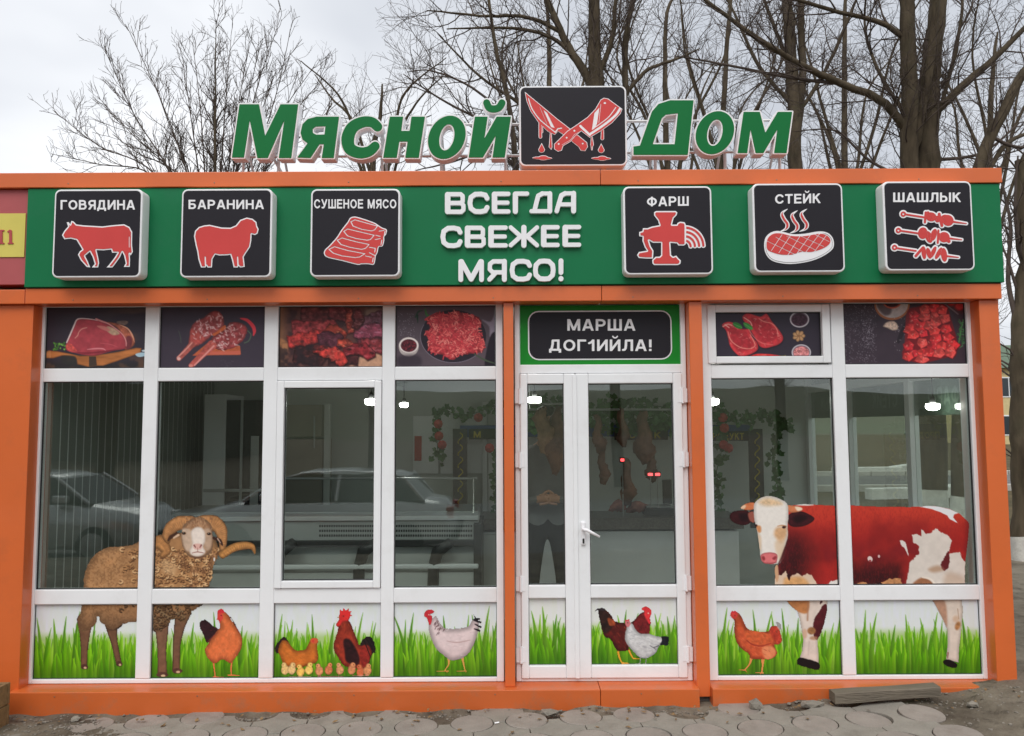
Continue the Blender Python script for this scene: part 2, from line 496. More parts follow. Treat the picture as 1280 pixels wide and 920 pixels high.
# letters in a unit-high box, x to the right, y up: b = straight bar with square ends, a = curved stroke
def arc(cx, cy, rx, ry, a0, a1, n=14):
    return [(cx + rx * math.cos(math.radians(a0 + (a1 - a0) * i / n)), cy + ry * math.sin(math.radians(a0 + (a1 - a0) * i / n))) for i in range(n + 1)]
h_ = 0.095
GLY = {
 'Г': (0.62, [('b', [(h_, 0), (h_, 1)]), ('b', [(0, 1 - h_), (.62, 1 - h_)])]),
 'О': (0.86, [('a', arc(.43, .5, .43 - h_, .5 - h_, 0, 360, 28))]),
 'С': (0.80, [('a', arc(.43, .5, .43 - h_, .5 - h_, 38, 322, 24))]),
 'В': (0.74, [('b', [(h_, 0), (h_, 1)]), ('a', [(h_, .905), (.40, .905)] + arc(.42, .725, .17, .18, 90, -90, 8) + [(h_, .545)]), ('a', [(h_, .545), (.42, .545)] + arc(.44, .32, .205, .225, 90, -90, 10) + [(h_, .095)])]),
 'Я': (0.74, [('b', [(.74 - h_, 0), (.74 - h_, 1)]), ('a', [(.64, .905), (.34, .905)] + arc(.33, .68, .215, .225, 90, 270, 10) + [(.64, .455)]), ('b', [(.40, .47), (.09, 0)])]),
 'Д': (0.86, [('b', [(.72 - h_ + .02, .1), (.72 - h_ + .02, 1)]), ('b', [(.22, 1 - h_), (.66, 1 - h_)]), ('a', [(.26, .9), (.25, .6), (.2, .3), (.13, .1)]), ('b', [(0, .11), (.84, .11)]), ('b', [(.08, -.14), (.08, .14)]), ('b', [(.76, -.14), (.76, .14)])]),
 'И': (0.76, [('b', [(h_, 0), (h_, 1)]), ('b', [(.76 - h_, 0), (.76 - h_, 1)]), ('b', [(h_ + .03, .1), (.73 - h_, .9)])]),
 'Н': (0.76, [('b', [(h_, 0), (h_, 1)]), ('b', [(.76 - h_, 0), (.76 - h_, 1)]), ('b', [(h_, .52), (.7, .52)])]),
 'А': (0.82, [('b', [(h_ - .01, -.02), (.39, 1.02)]), ('b', [(.82 - h_ + .01, -.02), (.43, 1.02)]), ('b', [(.2, .29), (.62, .29)])]),
 'Б': (0.72, [('b', [(h_, 0), (h_, 1)]), ('b', [(0, 1 - h_), (.64, 1 - h_)]), ('a', [(h_, .53), (.38, .53)] + arc(.40, .315, .215, .22, 90, -90, 10) + [(h_, .095)])]),
 'Р': (0.72, [('b', [(h_, 0), (h_, 1)]), ('a', [(h_, .905), (.38, .905)] + arc(.40, .675, .22, .23, 90, -90, 10) + [(h_, .445)])]),
 'У': (0.78, [('b', [(.08, 1.02), (.40, .33)]), ('a', [(.70, .98), (.46, .34), (.36, .15), (.26, .09), (.13, .1)]), ('b', [(.71, 1.02), (.44, .3)])]),
 'Ш': (1.0, [('b', [(h_, 0), (h_, 1)]), ('b', [(.5, 0), (.5, 1)]), ('b', [(1 - h_, 0), (1 - h_, 1)]), ('b', [(0, h_), (1, h_)])]),
 'Е': (0.68, [('b', [(h_, 0), (h_, 1)]), ('b', [(0, h_), (.68, h_)]), ('b', [(0, .52), (.63, .52)]), ('b', [(0, 1 - h_), (.67, 1 - h_)])]),
 'М': (0.92, [('b', [(h_, 0), (h_, 1)]), ('b', [(.92 - h_, 0), (.92 - h_, 1)]), ('b', [(h_ + .02, 1.0), (.46, .05)]), ('b', [(.90 - h_, 1.0), (.46, .05)])]),
 'Ф': (0.94, [('b', [(.47, 0), (.47, 1)]), ('a', arc(.47, .5, .37, .32, 0, 360, 28))]),
 'Т': (0.70, [('b', [(.35, 0), (.35, 1)]), ('b', [(0, 1 - h_), (.7, 1 - h_)])]),
 'Й': (0.76, [('b', [(h_, 0), (h_, 1)]), ('b', [(.76 - h_, 0), (.76 - h_, 1)]), ('b', [(h_ + .03, .1), (.73 - h_, .9)]), ('t', [(.22, 1.27), (.29, 1.16), (.38, 1.13), (.47, 1.16), (.54, 1.27)])]),
 'К': (0.72, [('b', [(h_, 0), (h_, 1)]), ('b', [(.14, .46), (.66, 1.06)]), ('b', [(.28, .62), (.68, -.06)])]),
 'Л': (0.76, [('b', [(.76 - h_, 0), (.76 - h_, 1)]), ('b', [(.2, 1 - h_), (.7, 1 - h_)]), ('a', [(.26, .9), (.25, .5), (.22, .22), (.15, .11), (.05, .1)])]),
 'Ы': (0.98, [('b', [(h_, 0), (h_, 1)]), ('b', [(.98 - h_, 0), (.98 - h_, 1)]), ('a', [(h_, .58), (.34, .58)] + arc(.36, .34, .215, .245, 90, -90, 10) + [(h_, .095)])]),
 '1': (0.50, [('b', [(.36, 0), (.36, 1)]), ('a', [(.34, .9), (.24, .76), (.08, .68)])]),
 '!': (0.24, [('b', [(.12, .32), (.12, 1)]), ('b', [(.12, 0), (.12, .19)])]),
 'П': (0.76, [('b', [(h_, 0), (h_, 1)]), ('b', [(.76 - h_, 0), (.76 - h_, 1)]), ('b', [(0, 1 - h_), (.76, 1 - h_)])]),
}
def glyph_sdf(ch, U, V, h=h_):
    """U, V in glyph units"""
    w, parts = GLY[ch]
    d = np.full(U.shape, 9.0)
    for kind, P in parts:
        if kind == 'a':
            d = np.minimum(d, sd_line(P, h, U, V))
        elif kind == 't':
            d = np.minimum(d, sd_line(P, h * .62, U, V))
        else:
            (ax, ay), (bx_, by_) = P
            L = math.hypot(bx_ - ax, by_ - ay); ux, uy = (bx_ - ax) / L, (by_ - ay) / L
            wx, wy = U - (ax + bx_) / 2, V - (ay + by_) / 2
            q1 = np.abs(wx * ux + wy * uy) - L / 2; q2 = np.abs(-wx * uy + wy * ux) - h
            d = np.minimum(d, np.hypot(np.maximum(q1, 0), np.maximum(q2, 0)) + np.minimum(np.maximum(q1, q2), 0))
    if ch not in 'ДЙ':
        d = np.maximum(d, np.maximum(-V, V - 1))
    return d

def text_plates(txt, x0, x1, yt, yb, Y, m, parent, slope=0.0, depth=0.004, gap=0.13, h=.088, res=0.03):
    """each letter its own mesh, the line fitted into the pixel box; yt and yb are cap height and baseline at x0"""
    adv = [GLY[c][0] if c != ' ' else 0.32 for c in txt]
    tot = sum(adv) + gap * (len(txt) - 1)
    sx = (x1 - x0) / tot; sy = yb - yt
    x = 0.0
    for c, a in zip(txt, adv):
        if c != ' ':
            F, xs, ys = field(lambda U, V: glyph_sdf(c, U, V, h), -.1, a + .1, -.25, 1.4, res)
            ls = []
            for P in contour(F, xs, ys, 0.0, 0.006):
                px = x0 + (x + P[:, 0]) * sx
                ls.append(np.stack([px, yb - P[:, 1] * sy + slope * (px - x0)], 1))
            plate('letter', ls, Y, depth, m, parent)
        x += a + gap

def rrect(x0, x1, z0, z1, r, n=5):
    P = []
    for cx, cz, a in ((x1 - r, z1 - r, 0), (x0 + r, z1 - r, 90), (x0 + r, z0 + r, 180), (x1 - r, z0 + r, 270)):
        for k in range(n + 1):
            t = math.radians(a + 90 * k / n)
            P.append((cx + r * math.cos(t), cz + r * math.sin(t)))
    return P

# ------------------------------------------------------------------ printed pictures: a fine mesh, one colour for each vertex
def vnoise(U, V, sx, sy, seed):
    x = U / sx + 137.3 * seed; y = V / sy + 71.9 * seed
    xi = np.floor(x).astype(np.int64); yi = np.floor(y).astype(np.int64)
    fx = x - xi; fy = y - yi
    fx = fx * fx * (3 - 2 * fx); fy = fy * fy * (3 - 2 * fy)
    def hsh(i, j):
        k = (i * 374761393 + j * 668265263 + seed * 144665) & 0x7fffffff
        k = ((k ^ (k >> 13)) * 1274126177) & 0x7fffffff
        return ((k ^ (k >> 16)) & 0xffff) / 65535.0
    a, b, c, d = hsh(xi, yi), hsh(xi + 1, yi), hsh(xi, yi + 1), hsh(xi + 1, yi + 1)
    return (a * (1 - fx) + b * fx) * (1 - fy) + (c * (1 - fx) + d * fx) * fy

def fbm(U, V, s, seed, oct=3, asp=1.0):
    r = 0; a = 0.5; t = 0
    for k in range(oct):
        r = r + a * vnoise(U, V, s * asp, s, seed + k); t += a; a *= 0.5; s *= 0.5
    return r / t

def sstep(a, b, x):
    t = np.clip((x - a) / (b - a), 0, 1)
    return t * t * (3 - 2 * t)

class Paint:
    def __init__(s, x0, x1, z0, z1, Y, step=0.0036, bg=(0, 0, 0), alpha=1.0):
        s.Y = Y
        s.nx = max(2, int(round((x1 - x0) / step)) + 1); s.nz = max(2, int(round((z1 - z0) / step)) + 1)
        s.X, s.Z = np.meshgrid(np.linspace(x0, x1, s.nx), np.linspace(z1, z0, s.nz))
        s.U, s.V = pj(s.X, s.Z, Y)
        s.rgb = np.empty(s.U.shape + (3,)); s.rgb[:] = bg
        s.a = np.full(s.U.shape, alpha)
    def put(s, mask, col, sl=None):
        """blend colour (tuple or array) with weight mask"""
        if sl is None: sl = (slice(None), slice(None))
        m = mask[..., None]
        s.rgb[sl] = s.rgb[sl] * (1 - m) + np.asarray(col, float) * m
        s.a[sl] = np.maximum(s.a[sl], mask)
    def win(s, x0, x1, y0, y1):
        j = np.nonzero(((s.V > y0) & (s.V < y1)).any(1))[0]; i = np.nonzero(((s.U > x0) & (s.U < x1)).any(0))[0]
        if len(i) == 0 or len(j) == 0: return None
        return (slice(j[0], j[-1] + 1), slice(i[0], i[-1] + 1))
    def shade(s, d, col, U, V, tex=0.0, ts=3.0, seed=1, rim=0.0, rw=6.0, light=(0, 0), asp=1.0):
        c = np.empty(d.shape + (3,)); c[:] = col
        k = np.ones(d.shape)
        if tex: k = k * (1 + tex * (fbm(U, V, ts, seed, 3, asp) - 0.5) * 2)
        if rim: k = k * (1 - rim * (1 - sstep(0, rw, -d)))
        if light != (0, 0):
            k = k * (1 + light[0] * (U - U.mean()) / (np.ptp(U) + 1e-6) + light[1] * (V - V.mean()) / (np.ptp(V) + 1e-6))
        return np.clip(c * k[..., None], 0, 255)
    def poly(s, P, col, soft=0.5, a=1.0, smooth=True, rag=0.0, rs=2.0, **kw):
        P = crom(P) if smooth else np.asarray(P, float)
        w = s.win(P[:, 0].min() - 3 - rag, P[:, 0].max() + 3 + rag, P[:, 1].min() - 3 - rag, P[:, 1].max() + 3 + rag)
        if w is None: return
        U, V = s.U[w], s.V[w]
        d = sd_poly(P, U, V)
        if rag: d = d + rag * (fbm(U, V, rs, kw.get('seed', 1) + 50, 2) - .5) * 2
        s.put(a * sstep(soft, -soft, d), s.shade(d, col, U, V, **kw), w)
    def ell(s, cx, cy, rx, ry, col, rot=0.0, soft=0.5, a=1.0, **kw):
        r = max(rx, ry) + 3
        w = s.win(cx - r, cx + r, cy - r, cy + r)
        if w is None: return
        U, V = s.U[w], s.V[w]
        d = sd_ell(cx, cy, rx, ry, rot, U, V)
        s.put(a * sstep(soft, -soft, d), s.shade(d, col, U, V, **kw), w)
    def line(s, P, r, col, soft=0.5, a=1.0, smooth=True, **kw):
        n = len(P)
        rs = np.array(r if hasattr(r, '__len__') else [r] * n, float)
        if smooth and n > 2:
            Q = crom(P, 5, False); rs = np.interp(np.linspace(0, n - 1, len(Q)), np.arange(n), rs); P = Q
        P = np.asarray(P, float); m = rs.max() + 3
        w = s.win(P[:, 0].min() - m, P[:, 0].max() + m, P[:, 1].min() - m, P[:, 1].max() + m)
        if w is None: return
        U, V = s.U[w], s.V[w]
        d = sd_line(P, list(rs), U, V)
        s.put(a * sstep(soft, -soft, d), s.shade(d, col, U, V, **kw), w)
    def build(s, name, parent=None, rects=None, m=None, gain=1.0):
        """rects: keep only vertices inside these (x0, x1, z0, z1) panes; cells with alpha under a half are cut away"""
        keep = s.a > 0.5
        if rects is not None:
            k2 = np.zeros_like(keep)
            for x0, x1, z0, z1 in rects: k2 |= (s.X >= x0) & (s.X <= x1) & (s.Z >= z0) & (s.Z <= z1)
            keep &= k2
        q = keep[:-1, :-1] & keep[1:, :-1] & keep[:-1, 1:] & keep[1:, 1:]
        J, I = np.nonzero(q)
        if len(J) == 0: return None
        idx = np.stack([J * s.nx + I, (J + 1) * s.nx + I, (J + 1) * s.nx + I + 1, J * s.nx + I + 1], 1)
        used, invx = np.unique(idx.ravel(), return_inverse=True)
        co = np.stack([s.X.ravel()[used], np.full(len(used), s.Y), s.Z.ravel()[used]], 1)
        base = np.zeros(3); p = parent
        while p is not None:
            base = base + np.array(p.location); p = p.parent
        loc = base if parent is not None else np.array([co[:, 0].mean(), s.Y, co[:, 2].min()])
        me = bpy.data.meshes.new(name)
        n, f = len(used), len(J)
        me.vertices.add(n); me.vertices.foreach_set('co', (co - loc).ravel().astype(np.float32))
        me.loops.add(4 * f); me.loops.foreach_set('vertex_index', invx.astype(np.int32))
        me.polygons.add(f); me.polygons.foreach_set('loop_start', np.arange(0, 4 * f, 4, dtype=np.int32))
        try: me.polygons.foreach_set('loop_total', np.full(f, 4, np.int32))
        except Exception: pass
        me.update(calc_edges=True)
        ca = me.color_attributes.new('print', 'FLOAT_COLOR', 'POINT')
        c = np.ones((n, 4), np.float32)
        c[:, :3] = np.clip(lin(np.clip(s.rgb.reshape(-1, 3)[used], 0, 255)) * gain, 0, 0.9)
        ca.data.foreach_set('color', c.ravel())
        me.materials.append(m or PRINT)
        me.validate()
        o = bpy.data.objects.new(name, me)
        link(o, parent)
        if parent is None: o.location = Vector(loc)
        return o
# ================================================================== the setting: ground, roads, pavement
random.seed(7)
rng = np.random.default_rng(7)
GX = [-60, -10, -3, 0, 1.2, 2.0, 2.6, 3.1, 4, 8, 60]
GZ = [-.05, -.02, -.005, .018, .035, .062, .10, .15, .17, .18, .20]

def gz(x, y):
    """lie of the land: rises gently to the right, drops to the street behind the photographer"""
    z = np.interp(x, GX, GZ)
    return z - 0.38 * sstep(-5.6, -6.6, np.asarray(y, float))

def soil_bump(x, y):
    b = (fbm(x * 100, y * 100, 16, 3, 4) - 0.5) * 0.05
    near = np.exp(-((y + 0.16) / 0.16) ** 2)
    return b * (0.4 + near) + 0.02 * np.exp(-((x - 2.85) / 0.5) ** 2 - ((y + 0.35) / 0.35) ** 2)

SOIL = mat('trodden_soil', C(96, 86, 74), 0.95, var=0.35, vscale=3.0, bump=0.9, bscale=45, col2=C(128, 120, 106), dirt=(C(52, 46, 40), 0.9, 9.0), spec=0.2)
VERGE = SOIL
xs = np.unique(np.round(np.concatenate([np.linspace(-300, -12, 20), np.linspace(-12, -4, 14), np.linspace(-4, 4.6, 160), np.linspace(4.6, 14, 20), np.linspace(14, 300, 20)]), 4))
ys = np.unique(np.round(np.concatenate([np.linspace(-300, -12, 20), np.linspace(-12, -1.2, 30), np.linspace(-1.2, 0.4, 50), np.linspace(0.4, 40, 40), np.linspace(40, 300, 14)]), 4))
gxx, gyy = np.meshgrid(xs, ys)
gzz = gz(gxx, gyy) + soil_bump(gxx, gyy) * (np.abs(gyy) < 6) * (np.abs(gxx) < 8)
def paved(x, y): return (x < 2.75) & (x > -2.6 - (y + 0.05) * 1.2) & (y < -0.08) & (y > -4.9)
gzz = gzz - 0.022 * paved(gxx, gyy)
inside = (gyy > 0.05) & (gyy < 3.3) & (gxx > -8) & (gxx < 3.0)
gzz = np.where(inside, -0.03, gzz)
nxg, nyg = len(xs), len(ys)
gf = [(j * nxg + i, j * nxg + i + 1, (j + 1) * nxg + i + 1, (j + 1) * nxg + i) for j in range(nyg - 1) for i in range(nxg - 1)]
ground = mesh_obj('ground', np.stack([gxx.ravel(), gyy.ravel(), gzz.ravel()], 1), gf, SOIL, smooth=True, loc=(0, 0, 0))
tag(ground, 'bare trodden brown soil and dry verge around the shop', kind='structure')

ASPH = mat('asphalt', C(104, 102, 100), 0.9, var=0.18, vscale=1.2, bump=0.4, bscale=120, dirt=(C(140, 134, 124), 0.4, 0.7))
KERB = mat('kerb_concrete', C(178, 174, 166), 0.85, var=0.15, vscale=4, bump=0.3, bscale=50)
def strip(name, x0, x1, y0, y1, dz, m, label):
    n = 60
    X = np.linspace(x0, x1, n); V = []; Fs = []
    for x in X:
        for y in (y0, y1): V.append((x, y, float(gz(x, (y0 + y1) / 2)) + dz))
    for i in range(n - 1): Fs.append((2 * i, 2 * i + 2, 2 * i + 3, 2 * i + 1))
    return tag(mesh_obj(name, V, Fs, m, loc=(0, 0, 0)), label, kind='structure')
VERGEM = mat('winter_grass', C(86, 82, 60), .95, var=.35, vscale=1.2, col2=C(104, 92, 70), bump=.8, bscale=25, spec=.1)
strip('verge', 3.9, 200, 5.2, 13.28, 0.012, VERGEM, 'dull winter grass verge behind the shop')
strip('verge', -200, 200, 18.72, 109, 0.012, VERGEM, 'dull winter grass beyond the rear road')
strip('road', -200, 200, -15.5, -7.0, 0.03, ASPH, 'grey asphalt street behind the photographer')
strip('road', -200, 200, 13.5, 18.5, 0.03, ASPH, 'grey asphalt road behind the shop')
for (y0, y1) in ((-7.0, -6.82), (13.3, 13.48), (18.52, 18.7)):
    kr = tag(bpy.data.objects.new('kerb', None), 'pale concrete kerb edging the asphalt road', kind='structure')
    COL.objects.link(kr)
    m0 = None
    for i in range(-13, 14):
        x = i * 1.02 + (4 if y0 > 0 else 0)
        if m0 is None:
            m0 = MB().box(-0.5, 0.5, y0, y1, -0.15, 0.14, 0.015).build('kerb_stone', KERB, kr)
            o = m0
        else:
            o = m0.copy(); COL.objects.link(o)
        o.location = (x, 0, float(gz(x, y0 + 0.1)) + 0.02)

# round concrete pavers in a square pattern with four-armed fillers between them
PAVE = mat('paver_concrete', C(139, 134, 125), 0.8, var=0.16, vscale=4.6, bump=0.5, bscale=90, dirt=(C(104, 96, 86), 0.55, 5.0), spec=0.3)
PAVE2 = mat('paver_disc_concrete', C(144, 136, 128), 0.8, var=0.16, vscale=5.1, bump=0.5, bscale=90, dirt=(C(110, 98, 88), 0.5, 6.0), spec=0.3)
pavement = tag(bpy.data.objects.new('pavement', None), 'worn grey pavement of round concrete pavers and four-armed fillers', kind='structure')
COL.objects.link(pavement)
PIT, RAD, ROT = 0.32, 0.122, 0.10
def disc_mesh(name, seed):
    r = random.Random(seed)
    w = [1 + r.uniform(-.012, .012) for _ in range(28)]
    loops = []
    for k, (dr, dz) in enumerate(((0, -0.035), (0, -0.003), (-0.003, 0.0))):
        loops.append([((RAD + dr) * w[i] * math.cos(i * 2 * math.pi / 28), (RAD + dr) * w[i] * math.sin(i * 2 * math.pi / 28), dz) for i in range(28)])
    b = MB().loft(loops, cap0=False)
    me = bpy.data.meshes.new(name); me.from_pydata(b.v, [], b.f); me.materials.append(PAVE2); return me
def star_mesh(name, seed):
    r = random.Random(seed)
    g = RAD + 0.0055; hp = PIT / 2; P = []
    for q in range(4):                    # corner discs sit at (+-hp, +-hp)
        a0 = math.pi / 2 * q
        cx, cy = hp * math.sqrt(2) * math.cos(a0 + math.pi / 4), hp * math.sqrt(2) * math.sin(a0 + math.pi / 4)
        lim = math.acos((hp - 0.003) / g) if (hp - 0.003) < g else 0.0
        th0, th1 = a0 + 1.5 * math.pi, a0 + math.pi
        P.append((hp - .0025, hp - .0025 - 0) if False else None)
        for k in range(9):
            th = th0 + (th1 - th0) * k / 8
            P.append((cx + g * math.cos(th), cy + g * math.sin(th)))
        # outer end of the arm
    P = [p for p in P if p]
    Q = []
    for (x, y) in P:
        x = max(-hp + .003, min(hp - .0025, x)); y = max(-hp + .003, min(hp - .0025, y))
        Q.append((x * (1 + r.uniform(-.006, .006)), y * (1 + r.uniform(-.006, .006))))
    loops = [[(x, y, -.035) for x, y in Q], [(x, y, -.003) for x, y in Q], [(x * .99, y * .99, 0) for x, y in Q]]
    b = MB().loft(loops, cap0=False)
    me = bpy.data.meshes.new(name); me.from_pydata(b.v, [], b.f); me.materials.append(PAVE); return me
discs = [disc_mesh('paver', i) for i in range(4)]
stars = [star_mesh('filler_paver', i) for i in range(4)]
cr_, sr_ = math.cos(ROT), math.sin(ROT)
for j in range(-12, 5):
    for i in range(-12, 12):
        for kind in (0, 1):
            a, b = (i + .5 * kind) * PIT, (j + .5 * kind) * PIT
            x = 0.394 + a * cr_ - b * sr_; y = -0.226 + a * sr_ + b * cr_
            lim = -0.10 if kind == 0 else -0.10
            if y > lim or y < -2.6: continue
            if x > 2.62 + 0.25 * y or x < -2.75 + (-0.1 - y) * -1.3: continue
            if abs(x) > 3.6: continue
            if y > -0.19 and (0.25 < x < 1.25 or kind and random.random() < .5): continue
            h = random.random()
            o = bpy.data.objects.new('paver' if kind == 0 else 'filler_paver', (discs if kind == 0 else stars)[int(h * 4)])
            link(o, pavement)
            sx = float(gz(x + .1, y) - gz(x - .1, y)) / .2
            o.location = (x, y, float(gz(x, y)) + random.uniform(-.002, .003) + .004 - (0.012 if x < -2.1 and y > -.4 else 0))
            o.rotation_euler = (random.uniform(-.007, .007), -sx + random.uniform(-.007, .007), ROT + (random.choice((0, .8, 1.7, 2.5)) if kind == 0 else random.uniform(-.01, .01)))

# loose stones and grit along the foot of the shop
GRIT = mat('grit', C(112, 104, 94), 0.95, var=0.4, vscale=30, col2=C(150, 143, 132))
def rock(r, seed, flat=.6):
    bm = bmesh.new(); bmesh.ops.create_icosphere(bm, subdivisions=1, radius=1)
    q = random.Random(seed)
    for v in bm.verts: v.co *= q.uniform(.7, 1.15); v.co.z *= flat; v.co *= r
    bm.verts.index_update()
    V = np.array([v.co for v in bm.verts]); Fs = [[v.index for v in f.verts] for f in bm.faces]; bm.free()
    return V, Fs
gb = MB()
rocks = [rock(1, i) for i in range(6)]
for k in range(2600):
    t = random.random()
    if t < .40: x, y = random.uniform(-3.9, -1.9), random.gauss(-.22, .16)
    elif t < .70: x, y = random.uniform(-2.0, 2.2), -.075 - abs(random.gauss(0, .035))
    else: x, y = random.uniform(1.9, 3.6), random.gauss(-.25, .2)
    if y > -.06 and x < 3.1 and x > -3.1: continue
    if y > 0.0: continue
    s = random.choice((.004, .005, .007, .01)) * random.uniform(.6, 1.4)
    V, Fs = rocks[k % 6]
    c, sn = math.cos(k), math.sin(k)
    W = np.stack([V[:, 0] * c - V[:, 1] * sn, V[:, 0] * sn + V[:, 1] * c, V[:, 2]], 1) * s + np.array([x, y, float(gz(x, y)) + float(soil_bump(np.array(x), np.array(y))) * .8 - .022 * float(paved(np.array(x), np.array(y))) + s * .2])
    gb.add(W, Fs)
tag(gb.build('gravel', GRIT, None), 'loose grit and small gravel along the foot of the shop', 'gravel', kind='stuff')
STONE = mat('broken_concrete', C(128, 122, 112), 0.9, var=0.25, vscale=14, bump=0.7, bscale=60)
for k, (px_, py_, r, fl, lab) in enumerate((
        (946, 872, .042, 1.0, 'dark jagged stone at the left end of the right plinth'),
        (1017, 881, .062, .45, 'pale flat broken paver piece left of the concrete beam'),
        (688, 888, .065, .35, 'loose tilted paver fragment below the narrow door leaf'),
        (1215, 880, .035, .6, 'small grey stone on the soil by the right corner'),
        (92, 905, .028, .7, 'small pale stone on the gravel at the far left'))):
    X0, Z0 = un(px_, py_, -.16 if k != 3 else -.3)
    V, Fs = rock(r, 40 + k, fl)
    o = mesh_obj('stone', V * np.array([1.25, .8, 1]) + np.array([float(X0), -.15 if k != 3 else -.3, float(gz(float(X0), -.15)) + r * fl * .45]), Fs, STONE)
    tag(o, lab, 'stone')

# ================================================================== the shop
shop = empty('shop_kiosk', (0, 1.5, 0.0), 'long orange and green butcher kiosk with white-framed windows and door', 'building')
W0, W1 = 0.10, 0.17                     # window frames: front and back of the profiles
FR = 0.006
for (x0, x1, z0) in ((-3.56, -3.06, .07), (-0.053, 0.010, .131), (1.133, 1.216, .065), (2.99, 3.115, .12)):
    bx('post', ORANGE, shop, x0, x1, 0.0, 0.20, z0, 2.528, .004)
for (x0, x1) in ((-3.095, 0.571), (0.574, 3.118)):
    bx('header_trim', ORANGE, shop, x0, x1, -.035, .2, 2.530, 2.628, .004)
for (x0, x1) in ((-3.60, 0.571), (0.574, 3.142)):
    bx('roof_trim', ORANGE, shop, x0, x1, -.062, .2, 3.275, 3.372, .004)
bx('fascia_board', GREEN, shop, -3.095, 3.130, -.05, .1, 2.634, 3.272, .003)
bx('shadow_gap', DARK, shop, -3.09, 3.12, -.028, .09, 2.62, 2.64)
bx('shadow_gap', DARK, shop, -3.09, 3.13, -.04, .09, 3.265, 3.28)
bx('plinth', ORANGE_D, shop, -3.09, 0.529, -.055, .2, -.03, .130, .004)
bx('plinth', ORANGE_D, shop, 0.532, 1.136, -.055, .2, -.03, .130, .004)
bx('plinth', ORANGE_D, shop, 1.216, 2.995, -.055, .2, -.03, .131, .004)
bx('footing', mat('footing_concrete', C(95, 92, 88), .95, var=.3, vscale=20, bump=.6), shop, -3.05, 3.05, .03, .3, -.1, .06)
bx('roof', mat('roof_felt', C(90, 90, 92), .8, var=.2), shop, -3.55, 3.10, .2, 3.25, 3.20, 3.30)
# side and rear skins
SIDEW = mat('interior_panel', (0.60, 0.63, 0.61, 1), 0.45, var=0.04, vscale=2)
CEILM = mat('interior_ceiling', (0.74, 0.76, 0.75, 1), 0.6, var=0.04, vscale=2)
FLOORM = mat('interior_floor_tile', C(150, 146, 138), 0.35, var=0.12, vscale=3)
bx('floor', FLOORM, shop, -3.05, 2.98, .2, 3.06, .05, .12)
bx('ceiling', CEILM, shop, -3.05, 2.98, .2, 3.06, 2.66, 2.72)
bx('rear_wall', SIDEW, shop, -3.50, 3.08, 3.06, 3.20, .0, 3.2)
lwall = bx('left_wall', SIDEW, shop, -3.50, -3.06, .2, 3.06, .0, 3.2)
bx('inner_fascia', SIDEW, shop, -3.05, 2.98, .17, .23, 2.531, 2.66)
# glazed right end
side = bx('side_fascia', GREEN, shop, 2.99, 3.128, .2, 3.20, 2.634, 3.274)
bx('side_header', ORANGE, side, 2.99, 3.115, .2, 3.20, 2.531, 2.633)
bx('side_plinth', ORANGE_D, side, 2.98, 3.10, .2, 3.20, -.03, .20)
for yy in (.23, .98, 2.06, 3.02):
    bx('mullion', WHITE, side, 2.99, 3.06, yy - .035, yy + .035, .2, 2.53)
for a, b in ((.265, .945), (1.015, 2.025), (2.095, 2.985)):
    bx('rail', WHITE, side, 2.995, 3.055, a, b, .2, .26)
    bx('rail', WHITE, side, 2.995, 3.055, a, b, 2.06, 2.13)
    bx('pane', GLASS, side, 3.024, 3.028, a, b, .26, 2.06)
    bx('pane', GLASS, side, 3.024, 3.028, a, b, 2.13, 2.53)

# ---------------------------------------------------------------- windows
def gasket(x0, x1, z0, z1, Y, parent, w=.005):
    b = MB()
    b.box(x0, x1, Y, Y + .012, z0, z0 + w); b.box(x0, x1, Y, Y + .012, z1 - w, z1)
    b.box(x0, x0 + w, Y, Y + .012, z0 + w, z1 - w); b.box(x1 - w, x1, Y, Y + .012, z0 + w, z1 - w)
    return b.build('gasket', GASKET, parent)
def pane(x0, x1, z0, z1, parent, Y=.128):
    bx('pane', GLASS, parent, x0, x1, Y, Y + .004, z0, z1)
    gasket(x0, x1, z0, z1, Y - .010, parent)
def panel(x0, x1, z0, z1, parent, Y=.128):
    bx('panel', WHITE, parent, x0, x1, Y, Y + .02, z0, z1)

ROWS = ((2.127, 2.528), (0.715, 2.040), (0.158, 0.622))    # poster row, glass row, printed panel row
def bank(name, X0, X1, cols, label):
    b = MB()
    b.box(X0, cols[0][0], W0, W1, .132, 2.56, .004); b.box(cols[-1][1], X1, W0, W1, .132, 2.56, .004)
    b.box(cols[0][0], cols[-1][1], W0 + .001, W1, .132, .158, .004); b.box(cols[0][0], cols[-1][1], W0 + .001, W1, 2.528, 2.56, .004)
    fr = b.build(name, WHITE, shop); tag(fr, label)
    for (a, b_), (c, d) in zip(cols[:-1], cols[1:]):
        bx('mullion', WHITE, fr, b_, c, W0, W1, .160, 2.527, .005)
    for a, b_ in cols:
        bx('rail', WHITE, fr, a, b_, W0 + .002, W1, 2.040, 2.127, .005)
        bx('rail', WHITE, fr, a, b_, W0 + .002, W1, .622, .715, .005)
    return fr
LC = ((-3.045, -2.390), (-2.298, -1.612), (-1.522, -0.842), (-0.760, -0.105))
RC = ((1.292, 2.080), (2.165, 2.965))
lb = bank('window_bank', -3.082, -0.060, LC, 'four-bay white window bank left of the door')
rb = bank('window_bank', 1.228, 3.0, RC, 'two-bay white window bank right of the door')
